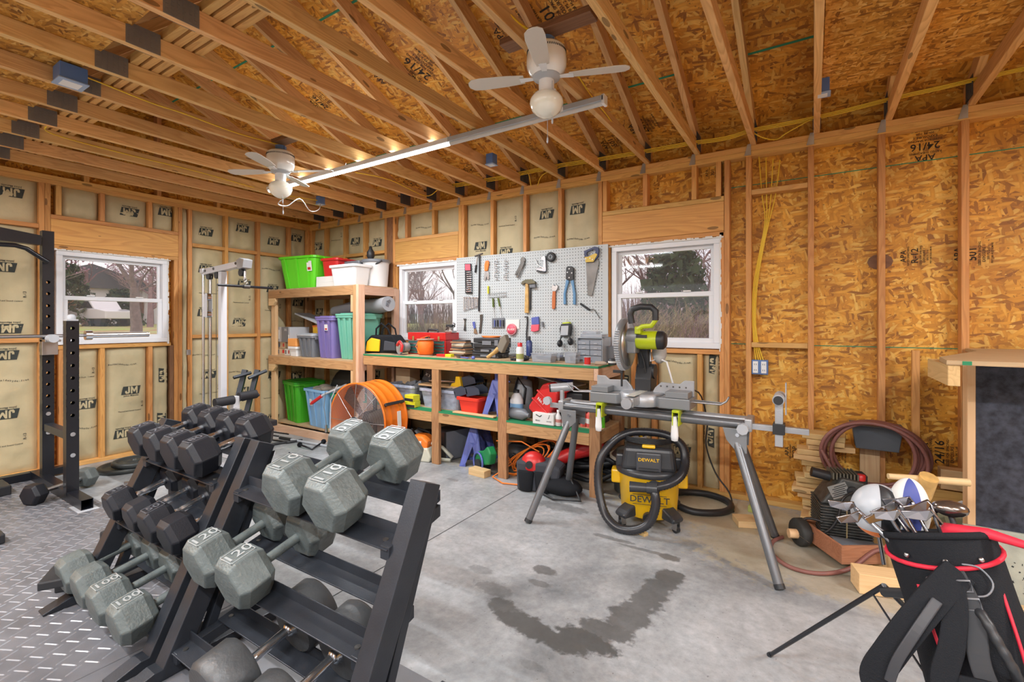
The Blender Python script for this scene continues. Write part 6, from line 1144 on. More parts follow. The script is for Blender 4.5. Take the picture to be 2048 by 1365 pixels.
t = T('steel_bar', 'short chrome bar on the floor between plates and rack', 'bar', (2.35, -2.65, .02)); a = at(250, 967, z=.02); b = at(285, 966, z=.02); MB().cyl(a, b + (b - a) * 1.4, .014).build('bar', STL, t)
t = T('rubber_block', 'black rubber block at the left edge on the mat', 'block', (.25, -3.25, .01)); a = at(5, 985, z=.03); t.location = (a.x - .08, a.y - .08, .01); MB().box(-.14, .14, -.10, .12, 0, .075).build('block', BLK, t, world=False, bevel=.008)
a = at(0, 1085, z=.02); t = T('rubber_stop', 'black rubber foot at the left edge of the picture on the mat', 'foot', (a.x - .04, a.y - .02, .01)); MB().box(-.06, .06, -.04, .04, 0, .06).build('foot_block', BLK, t, world=False, bevel=.008)
a = at(118, 1195, z=0); t = T('curved_pad', 'black curved leg of a bench behind the lowest grey dumbbells', 'pad', (a.x, a.y + .05, .010), -30); MB().prism([(-.12, 0), (-.12, .03), (-.10, .10), (-.04, .145), (.04, .15), (.20, .15), (.20, .11), (.03, .11), (.0, .06), (.0, 0)], -.07, .07, 'y').build('pad_shell', BLK, t, world=False, bevel=.006)
a = at(232, 1072, z=.06); t = T('bench_pad', 'small black padded roller behind the middle tier of the farther rack', 'pad', (a.x, a.y, .01), 20); MB().box(-.07, .09, -.05, .05, .03, .09).box(.0, .04, -.02, .02, 0, .03).build('pad', BLK, t, world=False, bevel=.015)
# ================= lat pulldown machine =================
ly = -1.53
t = T('lat_machine', 'white lat pulldown machine with chrome guide rails by the left wall', 'lat machine', (.6, ly, 0)); xr = .42; WP = mat('white_powder', (.62, .62, .65), .3)
zt = 1.90
MB().cyl((xr, ly - .025, .12), (xr, ly - .025, zt), .0135).build('guide_rail', CHR, t); MB().cyl((xr, ly + .045, .12), (xr, ly + .045, zt), .0135).build('guide_rail', CHR, t)
MB().box(xr - .03, xr + .03, ly - .05, ly + .07, zt, zt + .05).build('rail_bracket', WP, t, bevel=.003)
MB().box(.74, .80, ly - .03, ly + .03, .03, zt).build('main_post', WP, t, bevel=.003)
mb = MB(); mb.prism([(xr - .03, zt - .02), (1.18, zt + .03), (1.18, zt + .085), (xr - .03, zt + .045)], ly - .035, ly + .035, 'y'); mb.build('top_arm', WP, t, bevel=.003)
MB().prism([(1.14, zt + .0), (1.24, zt + .01), (1.26, zt + .09), (1.18, zt + .11), (1.12, zt + .09)], ly - .045, ly + .045, 'y').build('pulley_bracket', SALU, t, bevel=.003)
for xx in (xr + .08, xr + .25, 1.15): MB().cyl((xx, ly - .02, zt - .03), (xx, ly + .02, zt - .03), .038, n=20).build('pulley', BLK, t)
for xx in (xr + .06, xr + .24, 1.1): MB().cyl((xx, ly - .042, zt + .02 + (xx - xr) * .06), (xx, ly + .042, zt + .02 + (xx - xr) * .06), .014, n=10).build('bolt', DST, t)
mb = MB(); [mb.cyl((xx, ly, .3), (xx, ly, zt - .03), .003, n=6) for xx in (xr + .05, xr + .12, xr + .22)]; mb.cyl((1.20, ly, zt - .13), (1.20, ly, zt), .003, n=6); mb.build('cable', DST, t)
zc = at(432, 612, x=xr + .1).z; mb = MB(); mb.prism([(xr + .05, zc - .12), (xr + .13, zc - .12), (xr + .13, zc + .12), (xr + .05, zc + .12)], ly - .05, ly - .044, 'y').prism([(xr + .05, zc - .12), (xr + .13, zc - .12), (xr + .13, zc + .12), (xr + .05, zc + .12)], ly + .0, ly + .006, 'y').build('floating_pulley_plate', WP, t, bevel=.003); mb = MB(); [mb.cyl((xr + .09, ly - .04, zc + s * .09), (xr + .09, ly, zc + s * .09), .04, n=18) for s in (-1, 1)]; mb.build('floating_pulley', CHR, t)
MB().box(.2, 1.3, ly - .04, ly + .04, 0, .04).build('base_tube', WP, t, bevel=.003); MB().box(.22, .28, ly - .3, ly + .3, 0, .04).build('cross_foot', WP, t, bevel=.003); MB().box(1.16, 1.22, ly - .3, ly + .3, 0, .04).build('cross_foot', WP, t, bevel=.003)
MB().box(xr - .1, xr + .18, ly - .16, ly + .16, .045, .12).build('weight_carriage', DST, t, bevel=.003)
sx = 1.30; p = at(470, 797, x=sx); pz_ = p.z
MB().box(sx - .03, sx + .03, p.y - .03, p.y + .03, .04, pz_ + .02).build('seat_post', WP, t, bevel=.003)
for s in (-1, 1): MB().cyl((sx + .02, p.y + s * .025, pz_ + s * .01), (sx + .02, p.y + s * .19, pz_ + s * .018), .042, n=20).build('foam_roller', mat('foam', (.012, .012, .016), .7), t)
MB().box(sx - .1, sx + .16, p.y - .12, p.y + .2, pz_ - .22, pz_ - .16).build('seat', mat('vinyl_black', (.03, .03, .035), .35), t, bevel=.012)
MB().box(sx - .5, sx + .1, ly - .02, ly + .02, .30, .35).build('seat_beam', WP, t, bevel=.002)
zb = zt - .26; a = at(435, 570, x=1.2); b = at(545, 577, x=1.2)
t = T('pulldown_bar', 'black straight pulldown bar hanging from the lat machine', 'bar', (1.2, ly, a.z)); MB().cyl(a, b, .0125, n=12).build('bar', BLACK, t); m_ = (a + b) / 2; MB().cyl(m_ + Vector((0, -.03, 0)), m_ + Vector((0, .03, 0)), .02).build('swivel', DST, t)
c = [Vector((1.2, ly, zt - .02)), Vector((1.2, ly, zt - .09)), m_ + Vector((0, 0, .03))]; MB().tube([c[0], c[1]], .012).build('swivel_link', CHR, t); mb = MB(); L = (c[1] - c[2]).length; mb.tube([c[2] + (c[1] - c[2]) * (i / 9) + Vector((0, .015 * math.sin(i / 9 * 2 * PI), 0)) for i in range(10)], .004); mb.tube([c[2] + (c[1] - c[2]) * (i / 9) - Vector((0, .015 * math.sin(i / 9 * 2 * PI), 0)) for i in range(10)], .004); mb.build('carabiner', CHR, t)
# folded black bench behind
p = at(500, 850, z=0); bx_, by_ = .75, -.80
t = T('weight_bench', 'black adjustable bench folded up between the lat machine and shelf', 'weight bench', (.95, -.95, 0))
for (u0, v0, u1, v1) in ((490, 740, 475, 800), (515, 740, 492, 830)):
    p = at(u0, v0, x=.95); q = at(u1, v1, x=.95); d = (q - p); q = p + d * 1.0; MB().tube([p, q], .032, 4, smooth=False).build('back_frame', RKM, t)
for (u0, v0, u1, v1) in ((467, 756, 502, 746), (497, 757, 533, 742), (484, 800, 518, 790)): MB().tube([at(u0, v0, x=1.0), at(u1, v1, x=1.0)], .018, 4, smooth=False).build('cross_arm', RKM, t)
p = at(492, 830, x=.95); MB().tube([p, (.95, p.y + .02, .03)], .028, 4, smooth=False).build('leg_post', RKM, t); MB().box(.75, 1.15, p.y - .08, p.y + .08, 0, .04).build('base', RKM, t, bevel=.004)
p = at(535, 843, x=1.15); MB().box(1.0, 1.3, p.y - .15, p.y + .02, p.z - .03, p.z + .03).box(1.1, 1.14, p.y - .08, p.y - .04, 0, p.z - .03).build('seat_pad', mat('vinyl_black', (.03, .03, .035), .35), t, bevel=.01)
# attachments on the floor
a = at(520, 893, z=.012); b = at(600, 882, z=.012)
t = T('pull_rope', 'black braided rope attachment on the floor by the shelf', 'rope', (a.x, a.y, 0)); MB().tube([a + (b - a) * (i / 16) + Vector((0, .03 * math.sin(i * .9), 0)) for i in range(17)], [.014 + .003 * (i % 2) for i in range(17)]).build('rope', BLK, t)
t = T('wire_stand', 'small black wire stand on the floor by the rope', 'frame', (a.x, a.y + .0, 0)); c = at(530, 885, z=.0); mb = MB(); [mb.tube([(c.x - .15, c.y + dy, z), (c.x + .22, c.y + dy + .05, z)], .008) for dy, z in ((-.08, .01), (.06, .01), (-.02, .09), (.10, .09))]; mb.tube([(c.x + .15, c.y - .06, .01), (c.x + .15, c.y + .0, .09)], .008); mb.build('frame_wire', BLACK, t)
a = at(560, 876, z=.014); b = at(655, 893, z=.014); t = T('curl_bar', 'long grey bar with black grip on the floor along the shelf', 'bar', ((a.x + b.x) / 2, (a.y + b.y) / 2, 0)); MB().cyl(a, b, .014).build('bar', LGP, t); MB().cyl(a, a + (b - a) * .25, .018).build('grip', BLK, t)
t = T('v_handle', 'black V shaped cable handle on the floor before the shelf', 'handle', (1.4, -1.0, 0)); a, b, c = at(600, 890, z=.03), at(624, 899, z=.015), at(647, 884, z=.03); MB().tube([a, b, c], .011).build('handle', BLACK, t); MB().cyl(a + Vector((0, 0, -.0)), a + (a - b).normalized() * .012, .028).cyl(c, c + (c - b).normalized() * .012, .028).build('end_flange', BLACK, t)
# ================= mitre saw stand =================
ry, rz_ = -.92, .775
t = T('saw_stand', 'grey folding tube stand with splayed legs carrying the green mitre saw', 'saw stand', (5.0, ry, 0))
xl, xr_ = 4.40, 5.60
MB().cyl((xl, ry - .04, rz_), (xr_, ry - .04, rz_), .028, n=20).build('rail_tube', TUBE, t); MB().cyl((xl, ry + .06, rz_ + .01), (xr_, ry + .06, rz_ + .01), .024, n=18).build('rail_tube', SALU, t)
for x, s, fx in ((4.46, -1, 4.27), (5.54, 1, 5.78)):
    MB().prism([(x - .06, rz_ - .02), (x + .06, rz_ - .02), (x + .06 * (1 if s < 0 else 1), rz_ - .10), (x + .02 * s, rz_ - .17), (x - .04 * s * -1, rz_ - .15), (x - .06, rz_ - .09)][:5] if s < 0 else [(x - .07, rz_ - .02), (x + .06, rz_ - .02), (x + .06, rz_ - .16), (x + .0, rz_ - .15), (x - .05, rz_ - .09)], ry - .085, ry - .078, 'y').build('leg_bracket', SAW, t, bevel=.002); MB().prism([(x - .06, rz_ - .02), (x + .06, rz_ - .02), (x + .05, rz_ - .15), (x - .03, rz_ - .14)], ry + .09, ry + .097, 'y').build('leg_bracket', SAW, t, bevel=.002)
    [MB().cyl((x + a, ry - .095, rz_ + b), (x + a, ry - .084, rz_ + b), .011, n=12).build('bolt', CHR, t) for a, b in ((.01, -.055), (.02 * s, -.13))]
    for sy, fy in ((-1, -1.245), (1, -.585)):
        a = Vector((x, ry + sy * .055, rz_ - .09)); b = Vector((fx - (.06 if sy > 0 and s > 0 else .02 if sy > 0 else 0), fy, .0)); l = MB().cyl(a, b + (a - b) * .02, .025, n=18).build('leg', TUBE, t); MB().cyl(b + (a - b) * .035, b + Vector((0, 0, .003)), .0265, n=18).build('rubber_foot', BLK, l)
MB().box(xr_, 5.905, ry - .055, ry - .02, rz_ - .02, rz_ + .012).build('extension_arm', SALU, t, bevel=.002); MB().box(4.30, xl, ry - .055, ry - .02, rz_ - .02, rz_ + .012).build('extension_arm', SALU, t, bevel=.002)
for x in (xl - .005, xr_ + .005): MB().box(x - .02, x + .02, ry - .075, ry + .09, rz_ - .035, rz_ + .04).build('end_cap', SALU, t, bevel=.008)
xk = 5.76
MB().box(xk - .02, xk + .02, ry - .065, ry - .012, rz_ - .10, rz_ + .17).build('roller_post', SALU, t, bevel=.002); MB().box(xk - .03, xk + .03, ry - .08, ry + .0, rz_ - .03, rz_ + .03).build('clamp_block', BLK, t, bevel=.003); MB().cyl((xk, ry - .12, rz_ + .17), (xk - .0, ry + .06, rz_ + .17), .03, n=20).build('roller', LGP, t); MB().cyl((xk, ry - .135, rz_ + .17), (xk, ry - .12, rz_ + .17), .024, n=18).build('roller_cap', BLK, t); MB().box(xk + .03, xk + .036, ry - .05, ry + .0, rz_ + .08, rz_ + .26).build('work_stop', SALU, t)
xk = at(1129, 790, y=ry).x
MB().box(xk - .012, xk + .012, ry - .05, ry - .025, rz_ - .05, rz_ + .11).build('roller_post', SALU, t, bevel=.002); MB().cyl((xk - .085, ry - .05, rz_ + .12), (xk + .06, ry + .02, rz_ + .135), .031, n=20).build('roller', SALU, t); MB().cyl((xk - .095, ry - .055, rz_ + .119), (xk - .084, ry - .05, rz_ + .12), .028, n=18).build('roller_cap', BLK, t); MB().cyl((4.29, ry - .09, rz_ + .03), (4.29, ry - .06, rz_ + .03), .03, n=10).build('lock_knob', LGP, t); MB().cyl((xr_ - .02, ry - .12, rz_ - .015), (xr_ - .02, ry - .07, rz_ - .015), .032, n=8).build('lock_knob', LGP, t)
mb1 = (at(1201, 810, y=-1.0).x, at(1353, 815, y=-1.0).x)
for x in mb1:
    MB().box(x - .022, x + .022, ry - .11, ry + .11, rz_ + .04, rz_ + .055).box(x - .022, x - .016, ry - .11, ry - .02, rz_ - .04, rz_ + .04).box(x + .016, x + .022, ry - .11, ry - .02, rz_ - .04, rz_ + .04).build('saw_mount', RYG, t, bevel=.002)
    mb = MB(); mb.lathe([(.012, 0), (.018, .03), (.024, .12), (.020, .15), (.003, .155)], 14, (x - .008, ry - .095, rz_ + .015), (180, 0, 0), sx=1, sy=.6); mb.build('release_lever', WHT, t)
# ================= mitre saw =================
sx_ = (mb1[0] + mb1[1]) / 2; bz0 = rz_ + .055
t = T('mitre_saw', 'lime green and grey mitre saw mounted on the folding tube stand', 'mitre saw', (sx_, -.90, bz0))
G = SALU
MB().prism([(-.33, -.10), (-.14, -.10), (-.10, -.06), (.10, -.06), (.14, -.10), (.33, -.10), (.33, .10), (-.33, .10)], .0, .07, 'z').build('saw_base', SAW, t, world=False, bevel=.008)
MB().lathe([(.135, .0), (.14, .01), (.14, .078), (.13, .082)], 36, (0, 0, 0)).build('turntable', G, t, world=False); MB().prism([(-.035, -.28), (.035, -.28), (.03, -.1), (-.03, -.1)], .02, .075, 'z').cyl((0, -.31, .045), (0, -.27, .045), .034, n=16).build('mitre_arm', G, t, world=False, bevel=.004)
MB().box(-.028, .028, -.24, .12, .0825, .0845).build('kerf_plate', mat('pale_plate', (.50, .49, .44), .5), t, world=False)
for s in (-1, 1): MB().prism([(s * .06, .07), (s * .33, .07), (s * .33, .17), (s * .27, .17), (s * .24, .145), (s * .12, .15), (s * .08, .11)], .03, .048, 'y').build('fence', G, t, world=False, bevel=.003)
mb = MB(); [mb.cyl((k, .028, .125), (k, .032, .125), .006, n=8) for k in (.12, .16, .20, .24, .28)]; mb.build('fence_scale_marks', DST, t, world=False)
MB().box(-.32, -.20, -.10, .02, .071, .11).build('left_table', SAW, t, world=False, bevel=.004); MB().box(.18, .32, -.10, .02, .071, .11).build('right_table', SAW, t, world=False, bevel=.004)
mb = MB(); mb.tube([(-.33, -.05, .06), (-.47, -.06, .055), (-.50, -.06, .085), (-.515, -.06, .10)], .0055).tube([(-.33, .02, .06), (-.45, .0, .055), (-.48, -.03, .085), (-.515, -.06, .10)], .0055).build('side_support', STL, t, world=False)
mb = MB(); mb.tube([(.33, -.05, .05), (.50, -.06, .05), (.53, -.06, .07), (.545, -.06, .10)], .0055).tube([(.33, .02, .05), (.50, .0, .05), (.53, -.03, .07), (.545, -.06, .10)], .0055).build('side_support', STL, t, world=False)
MB().cyl((-.13, -.02, .11), (-.13, -.02, .27), .007).box(-.19, -.12, -.03, -.01, .20, .22).cyl((-.13, -.02, .26), (-.13, -.02, .285), .022, n=10).build('hold_down_clamp', BLK, t, world=False, bevel=.002)
MB().prism([(.04, .06), (.18, .06), (.20, .16), (.13, .26), (.08, .25), (.04, .16)], -.06, .05, 'x').lathe([(.05, -.06), (.055, .0), (.05, .06)], 18, (0, .12, .21), (0, 90, 0)).build('tilt_arm', BLK, t, world=False, bevel=.008)
MB().prism([(.08, .20), (.16, .22), (.10, .42), (.0, .50), (-.03, .44), (.04, .36)], -.045, .03, 'x').build('pivot_arm', BLK, t, world=False, bevel=.01)
HZ = .40; HY = -.02
MB().lathe([(.02, -.022), (.165, -.022), (.175, -.015), (.175, .015), (.165, .022), (.02, .022)], 44, (-.105, HY, HZ), (0, 90, 0)).build('upper_blade_guard', SAW, t, world=False)
MB().lathe([(.0, -.026), (.13, -.026), (.15, -.0235), (.15, -.0225), (.0, -.0225)], 44, (-.105, HY, HZ), (0, 90, 0)).build('guard_face', mat('guard_shine', (.30, .31, .32), .25, .7), t, world=False)
mb = MB()
for k in range(22): a = math.radians(150 + k * 5); mb.bx((-.105, HY + .179 * math.cos(a), HZ + .179 * math.sin(a)), (.03, .008, .006), (math.degrees(a), 0, 0))
mb.build('guard_rib', LGP, t, world=False)
MB().lathe([(.0, -.001), (.15, -.001), (.15, .001), (0, .001)], 60, (-.08, HY, HZ), (0, 90, 0)).build('blade', STL, t, world=False)
MB().lathe([(.055, -.08), (.06, -.05), (.06, .0), (.052, .01)], 22, (-.015, HY, HZ + .05), (0, 90, 0)).box(-.08, -.02, HY - .05, HY + .05, HZ - .06, HZ + .09).build('gear_case', SAW, t, world=False, bevel=.008)
MB().lathe([(.058, -.02), (.062, .0), (.062, .10), (.060, .115)], 28, (-.0, HY, HZ + .03), (0, 90, 0)).build('motor_housing', RYG, t, world=False); MB().lathe([(.062, .116), (.060, .15), (.045, .165), (0, .168)], 24, (-.0, HY, HZ + .03), (0, 90, 0)).build('motor_cap', BLK, t, world=False)
MB().box(-.01, .06, HY - .0645, HY - .060, HZ + .045, HZ + .065).build('name_strip', BLK, t, world=False)
hp = [(.0, HZ + .10), (-.04, HZ + .14), (-.05, HZ + .20), (-.035, HZ + .235), (.02, HZ + .25), (.09, HZ + .245), (.115, HZ + .22), (.115, HZ + .16), (.09, HZ + .125), (.03, HZ + .12), (.0, HZ + .10)]
MB().tube([(a, HY - .06, b) for a, b in hp[1:8]], .021, 10).build('handle_grip', BLK, t, world=False); MB().tube([(a, HY - .06, b) for a, b in hp[6:]], .016, 10).build('handle_lower', RYG, t, world=False); MB().box(-.02, .02, HY - .07, HY, HZ + .07, HZ + .12).build('handle_neck', RYG, t, world=False, bevel=.005)
MB().sphere((.08, .14, HZ - .06), .07, 16, 10, (.7, .8, 1.1)).build('dust_bag', mat('bag_grey', (.45, .44, .42), .7), t, world=False); MB().tube([(.02, .10, HZ + .0), (.03, .10, .28), (.08, .12, .30), (.14, .10, .28), (.18, .12, .12), (.19, .14, .0)], .0065).build('power_cord', WHT, t, world=False)
MB().tube([(-.03, .04, HZ - .02), (.0, .05, .28), (.01, .06, .2)], .006).build('arm_cable', BLK, t, world=False)

# ================= shop vacuum =================
vx, vy = 4.955, -.74
t = T('shop_vacuum', 'yellow and black wet dry shop vacuum on casters with its hose looped round', 'vacuum', (vx, vy, 0), 16)
t.scale = (1.08, 1.08, 1.0)
YV = mat('vac_yellow', (.86, .50, .01), .32); VB = mat('vac_black', (.035, .037, .042), .35)
MB().lathe([(.155, .06), (.165, .07), (.185, .34), (.19, .345)], 40, sx=1.04, sy=.95).build('tank', YV, t, world=False); [MB().box(min(s * .17, s * .235), max(s * .17, s * .235), -.05, .05, .25, .345).build('tank_handle', YV, t, world=False, bevel=.012) for s in (-1, 1)]
MB().lathe([(.196, .340), (.200, .352), (.196, .375), (.18, .385)], 40, sx=1.04, sy=.95).build('collar', VB, t, world=False); mb = MB(); mb.taper((0, .01, .375), (.30, .27, .16), 1.12); mb.build('motor_head', VB, t, world=False, bevel=.03, seg=3); [MB().box(min(s * .15, s * .205), max(s * .15, s * .205), -.06, .06, .37, .46).build('side_latch_housing', VB, t, world=False, bevel=.014) for s in (-1, 1)]
MB().bx((0, -.155, .445), (.15, .02, .13), (4, 0, 0)).build('filter_door', mat('vac_panel', (.06, .062, .07), .4), t, world=False, bevel=.012); mb = MB(); [mb.bx((0, -.166, .405 - k * .014 + .0), (.12, .003, .004)) for k in range(3)]; mb.build('vent_line', BLK, t, world=False)
MB().text('DEWALT', Tm(0, -.1675, .462) @ Rm(90, 0, 0), .031).build('logo', YV, t, world=False, fix=False); mb = MB(); mb.text('DEWALT', Tm(.005, -.1835, .205) @ Rm(85, 0, 0), .058); mb.bx((.005, -.1835, .237), (.20, .002, .003)).bx((.005, -.1805, .172), (.20, .002, .003)); mb.build('logo', BLK, t, world=False, fix=False)
MB().box(-.04, .04, -.135, -.095, .53, .552).build('power_switch', YEL, t, world=False, bevel=.008)
mb = MB(); [mb.tube([(.15 * math.cos(q / 5) * 1.02, .12 * math.sin(q / 5) + .01, .555 + .009 * k) for q in range(31)], .0055, 6, closed=True) for k in range(4)]; mb.build('wrapped_cord', BLK, t, world=False)
for sx2, sy2 in ((-1, -1), (1, -1), (-1, 1), (1, 1)):
    MB().prism([(0, 0), (.08, 0), (.085, .04), (.06, .10), (.0, .13)], -.05, .05, 'y'); mb = MB(); mb.M = Rm(0, 0, math.degrees(math.atan2(sy2, sx2))); mb.prism([(.12, .07), (.24, .065), (.25, .09), (.22, .115), (.15, .15)], -.045, .045, 'y'); f = mb.build('foot', VB, t, world=False, bevel=.012)
    mb = MB(); mb.M = Rm(0, 0, math.degrees(math.atan2(sy2, sx2))) @ Tm(.225, 0, 0); mb.box(-.018, .018, -.016, -.012, .02, .07).box(-.018, .018, .012, .016, .02, .07); mb.build('caster_fork', STL, f, world=False); mb = MB(); mb.M = Rm(0, 0, math.degrees(math.atan2(sy2, sx2))) @ Tm(.225, 0, 0); mb.cyl((0, -.011, .024), (0, .011, .024), .024, n=18); mb.build('caster_wheel', BLK, f, world=False)
MB().cyl((0, -.20, .085), (0, -.165, .085), .035, n=18).build('drain_cap', BLK, t, world=False)
hp = [(.03, -.19, .30), (.035, -.24, .28), (.04, -.26, .20), (.0, -.27, .09), (-.09, -.27, .035), (-.19, -.24, .03), (-.27, -.18, .10), (-.31, -.12, .26), (-.30, -.08, .42), (-.22, -.04, .54), (-.12, -.02, .60), (.0, -.02, .615), (.12, -.03, .60), (.20, -.06, .545), (.215, -.10, .46), (.19, -.16, .385), (.12, -.21, .335), (.02, -.23, .305)]
def smooth(pts, k=5):
    pts = [Vector(p) for p in pts]; out = []
    for i in range(len(pts) - 1):
        p0, p1, p2, p3 = pts[max(0, i - 1)], pts[i], pts[i + 1], pts[min(len(pts) - 1, i + 2)]
        for j in range(k): u = j / k; out.append(.5 * ((2 * p1) + (-p0 + p2) * u + (2 * p0 - 5 * p1 + 4 * p2 - p3) * u * u + (-p0 + 3 * p1 - 3 * p2 + p3) * u ** 3))
    return out + [pts[-1]]
q = smooth(hp, 14); MB().tube(q, [.026 + .0028 * (i % 2) for i in range(len(q))], 12).build('ribbed_hose', mat('hose_black', (.022, .022, .026), .33), t, world=False)
MB().cyl((.035, -.19, .305), (.03, -.225, .30), .038, n=18).cyl((.05, -.235, .305), (-.01, -.232, .303), .036, n=18).cyl((-.01, -.232, .303), (-.11, -.23, .30), .029, .034, n=18).build('hose_fitting', VB, t, world=False)
t = T('black_hose', 'black hose curled on the sawdusty floor behind the yellow vacuum', 'hose', (5.22, -.25, .0)); q = smooth([(5.05, -.48, .05), (5.2, -.50, .025), (5.36, -.42, .025), (5.42, -.28, .025), (5.36, -.14, .025), (5.2, -.08, .025), (5.05, -.14, .025), (5.0, -.25, .03)], 6); MB().tube(q, .024, 10).build('hose', BLK, t)
t = T('saw_cable', 'thin black cord hanging from the saw down the insulated wall', 'cord', (5.2, -.06, 0)); q = smooth([(5.13, -.7, .9), (5.20, -.3, .85), (5.22, -.08, .6), (5.21, -.06, .4), (5.28, -.07, .2), (5.38, -.1, .08), (5.42, -.2, .012), (5.44, -.3, .01)], 5); MB().tube(q, .006, 6).build('cord', BLK, t)
a = at(1340, 1119, z=.0)
# ================= air compressor on a wooden cart =================
ca, cb, cc = at(1645, 1135, z=.0), at(1757, 1118, z=.0), at(1618, 1062, z=.0)
cx_, cy_ = 6.17, -.56
t = T('wooden_cart', 'reddish wooden box cart with a log axle and black wheels under the compressor', 'cart', (cx_, cy_, 0), 33)
for nm, b in (('side_board', (-.26, .26, -.19, -.172, .04, .14)), ('side_board', (-.26, .26, .172, .19, .04, .14)), ('end_board', (-.26, -.245, -.172, .172, .04, .14)), ('end_board', (.245, .26, -.172, .172, .04, .14)), ('base_board', (-.245, .245, -.172, .172, .03, .045))): MB().box(*b).build(nm, RED if nm != 'base_board' else SCR, t, world=False, bevel=.002)
MB().cyl((-.20, -.26, .08), (-.20, .26, .08), .028).cyl((-.26, .0, .075), (-.40, .0, .075), .03, n=14); 
MB().cyl((-.33, .10, .08), (-.33, -.02, .08), .001).build('axle_pin', STL, t, world=False)
mb = MB(); mb.cyl((-.37, .12, .075), (-.26, .10, .075), .028, n=14); mb.build('log_axle', SMW, t, world=False)
for (y_) in (.12,): MB().lathe([(.03, -.03), (.075, -.03), (.082, -.02), (.082, .02), (.075, .03), (.03, .03)], 26, (-.295, y_, .083), (0, 90, 0)).build('wheel', mat('tyre', (.03, .03, .028), .7, 0, .4, 40, var=.4), t, world=False)
MB().lathe([(.03, -.03), (.075, -.03), (.082, -.02), (.082, .02), (.075, .03), (.03, .03)], 26, (.22, .235, .083), (90, 0, 0)).build('wheel', mat('tyre', (.03, .03, .028), .7), t, world=False)
t2 = T('rubber_strip', 'dark rubber strip lying in the wooden cart', 'strip', (cx_, cy_, .05), 20); MB().bx((0.02, -.08, .03), (.42, .09, .02), (0, 6, 0)).build('strip', GPL, t2, world=False)
AC = mat('compressor_black', (.06, .062, .06), .45, 0, .2, 80, var=.5, vs=25)
px_ = at(1677, 1000, y=-.47).x
t = T('air_compressor', 'black finned portable air compressor with a red knob standing in the wooden cart', 'compressor', (px_ + .01, -.47, .05), 12)
MB().box(-.13, .13, -.11, .13, .0, .06).build('base_pan', AC, t, world=False, bevel=.01)
mb = MB(); [mb.box(-.135, .135, -.125, .125, .03 + k * .0165, .038 + k * .0165) for k in range(12)]; mb.box(-.12, .12, -.11, .11, .02, .22); mb.build('finned_shroud', AC, t, world=False, bevel=.002)
mb = MB(); mb.box(-.003, .003, -.129, -.12, .04, .21); mb.build('shroud_spine', mat('dusty', (.35, .28, .15), .8), t, world=False)
mb = MB(); mb.prism([(-.13, .225), (.10, .225), (.12, .27), (.10, .37), (-.02, .39), (-.08, .30)], -.11, .10, 'y'); mb.build('upper_housing', AC, t, world=False, bevel=.012)
MB().bx((-.035, -.1125, .315), (.10, .004, .08), (0, -25, 0)).build('spec_plate', mat('plate_grey', (.25, .25, .24), .6), t, world=False); mb = MB(); [mb.bx((-.035, -.1155, .285 + k * .012), (.08 - .02 * (k % 2), .001, .004), (0, -25, 0)) for k in range(6)]; mb.build('plate_print', BLK, t, world=False)
MB().cyl((-.16, -.02, .39), (-.06, -.02, .37), .03, n=16).build('air_filter', BLK, t, world=False); mb = MB(); [mb.box(-.06 + k * .018, -.052 + k * .018, -.08, .06, .37, .41) for k in range(8)]; mb.build('cylinder_fins', mat('dusty_iron', (.14, .13, .10), .6, .4), t, world=False)
MB().lathe([(.022, 0), (.024, .03), (.018, .036)], 14, (.09, -.06, .375)).build('pressure_knob', REDP, t, world=False); MB().box(.06, .13, -.04, .06, .30, .40).build('switch_box', BLK, t, world=False, bevel=.006); MB().lathe([(.016, -.02), (.02, 0), (.012, .02)], 10, (.09, -.13, .28), (90, 0, 0)).build('brass_coupler', mat('brass', (.55, .42, .18), .3, .8), t, world=False); MB().cyl((.03, -.13, .32), (.03, -.11, .32), .028, n=18).build('gauge', BLK, t, world=False)
MB().tube(smooth([(.03, -.13, .32), (-.03, -.16, .28), (-.06, -.17, .16), (-.12, -.16, .07), (-.22, -.14, .05), (-.25, -.12, .08), (-.20, -.10, .12), (-.12, -.12, .12)]), .0075, 8).build('power_cord', BLK, t, world=False)
# coiled hose hung over the tray on the wall
t = T('air_hose', 'brown red air hose coiled round the grey wall tray and trailing to the floor', 'hose', (6.27, -.2, 0)); c = at(1742, 905, y=-.22); mb = MB(); r = random.Random(6)
for k in range(6):
    ra, rb_ = .245 + r.uniform(-.03, .04), .205 + r.uniform(-.02, .03); ox = r.uniform(-.035, .035); oz = .0; ph = r.uniform(-.1, .1)
    pts = [(c.x + ox + ra * math.cos(q / 36 * 2 * PI), -.30 + .016 * k - .03 * math.sin(q / 36 * 2 * PI * 1), c.z + (.205 - rb_) + rb_ * math.sin(q / 36 * 2 * PI + ph)) for q in range(36)]; mb.tube(pts, .0115, 8, closed=True)
mb.tube(smooth([(c.x - .27, -.32, c.z), (c.x - .16, -.36, c.z - .2), (c.x - .03, -.45, c.z - .30), at(1718, 985, y=-.58)]), .0115, 8)
mb.tube(smooth([(6.42, -.62, .05), (6.36, -.80, .10), at(1760, 1100, z=.13), at(1700, 1138, z=.03), at(1640, 1148, z=.012), at(1580, 1135, z=.012), at(1545, 1108, z=.012), at(1545, 1085, z=.012), at(1565, 1075, z=.012)]), .0115, 8)
mb.build('hose_coil', HOSE, t)
p0 = at(1707, 893, y=-.14); p1 = at(1800, 893, y=-.14); t = T('wall_tray', 'dark grey plastic tray fixed to a post on the wall', 'tray', ((p0.x + p1.x) / 2, -.12, p0.z)); w = p1.x - p0.x; h = at(1750, 850, y=-.2).z - p0.z
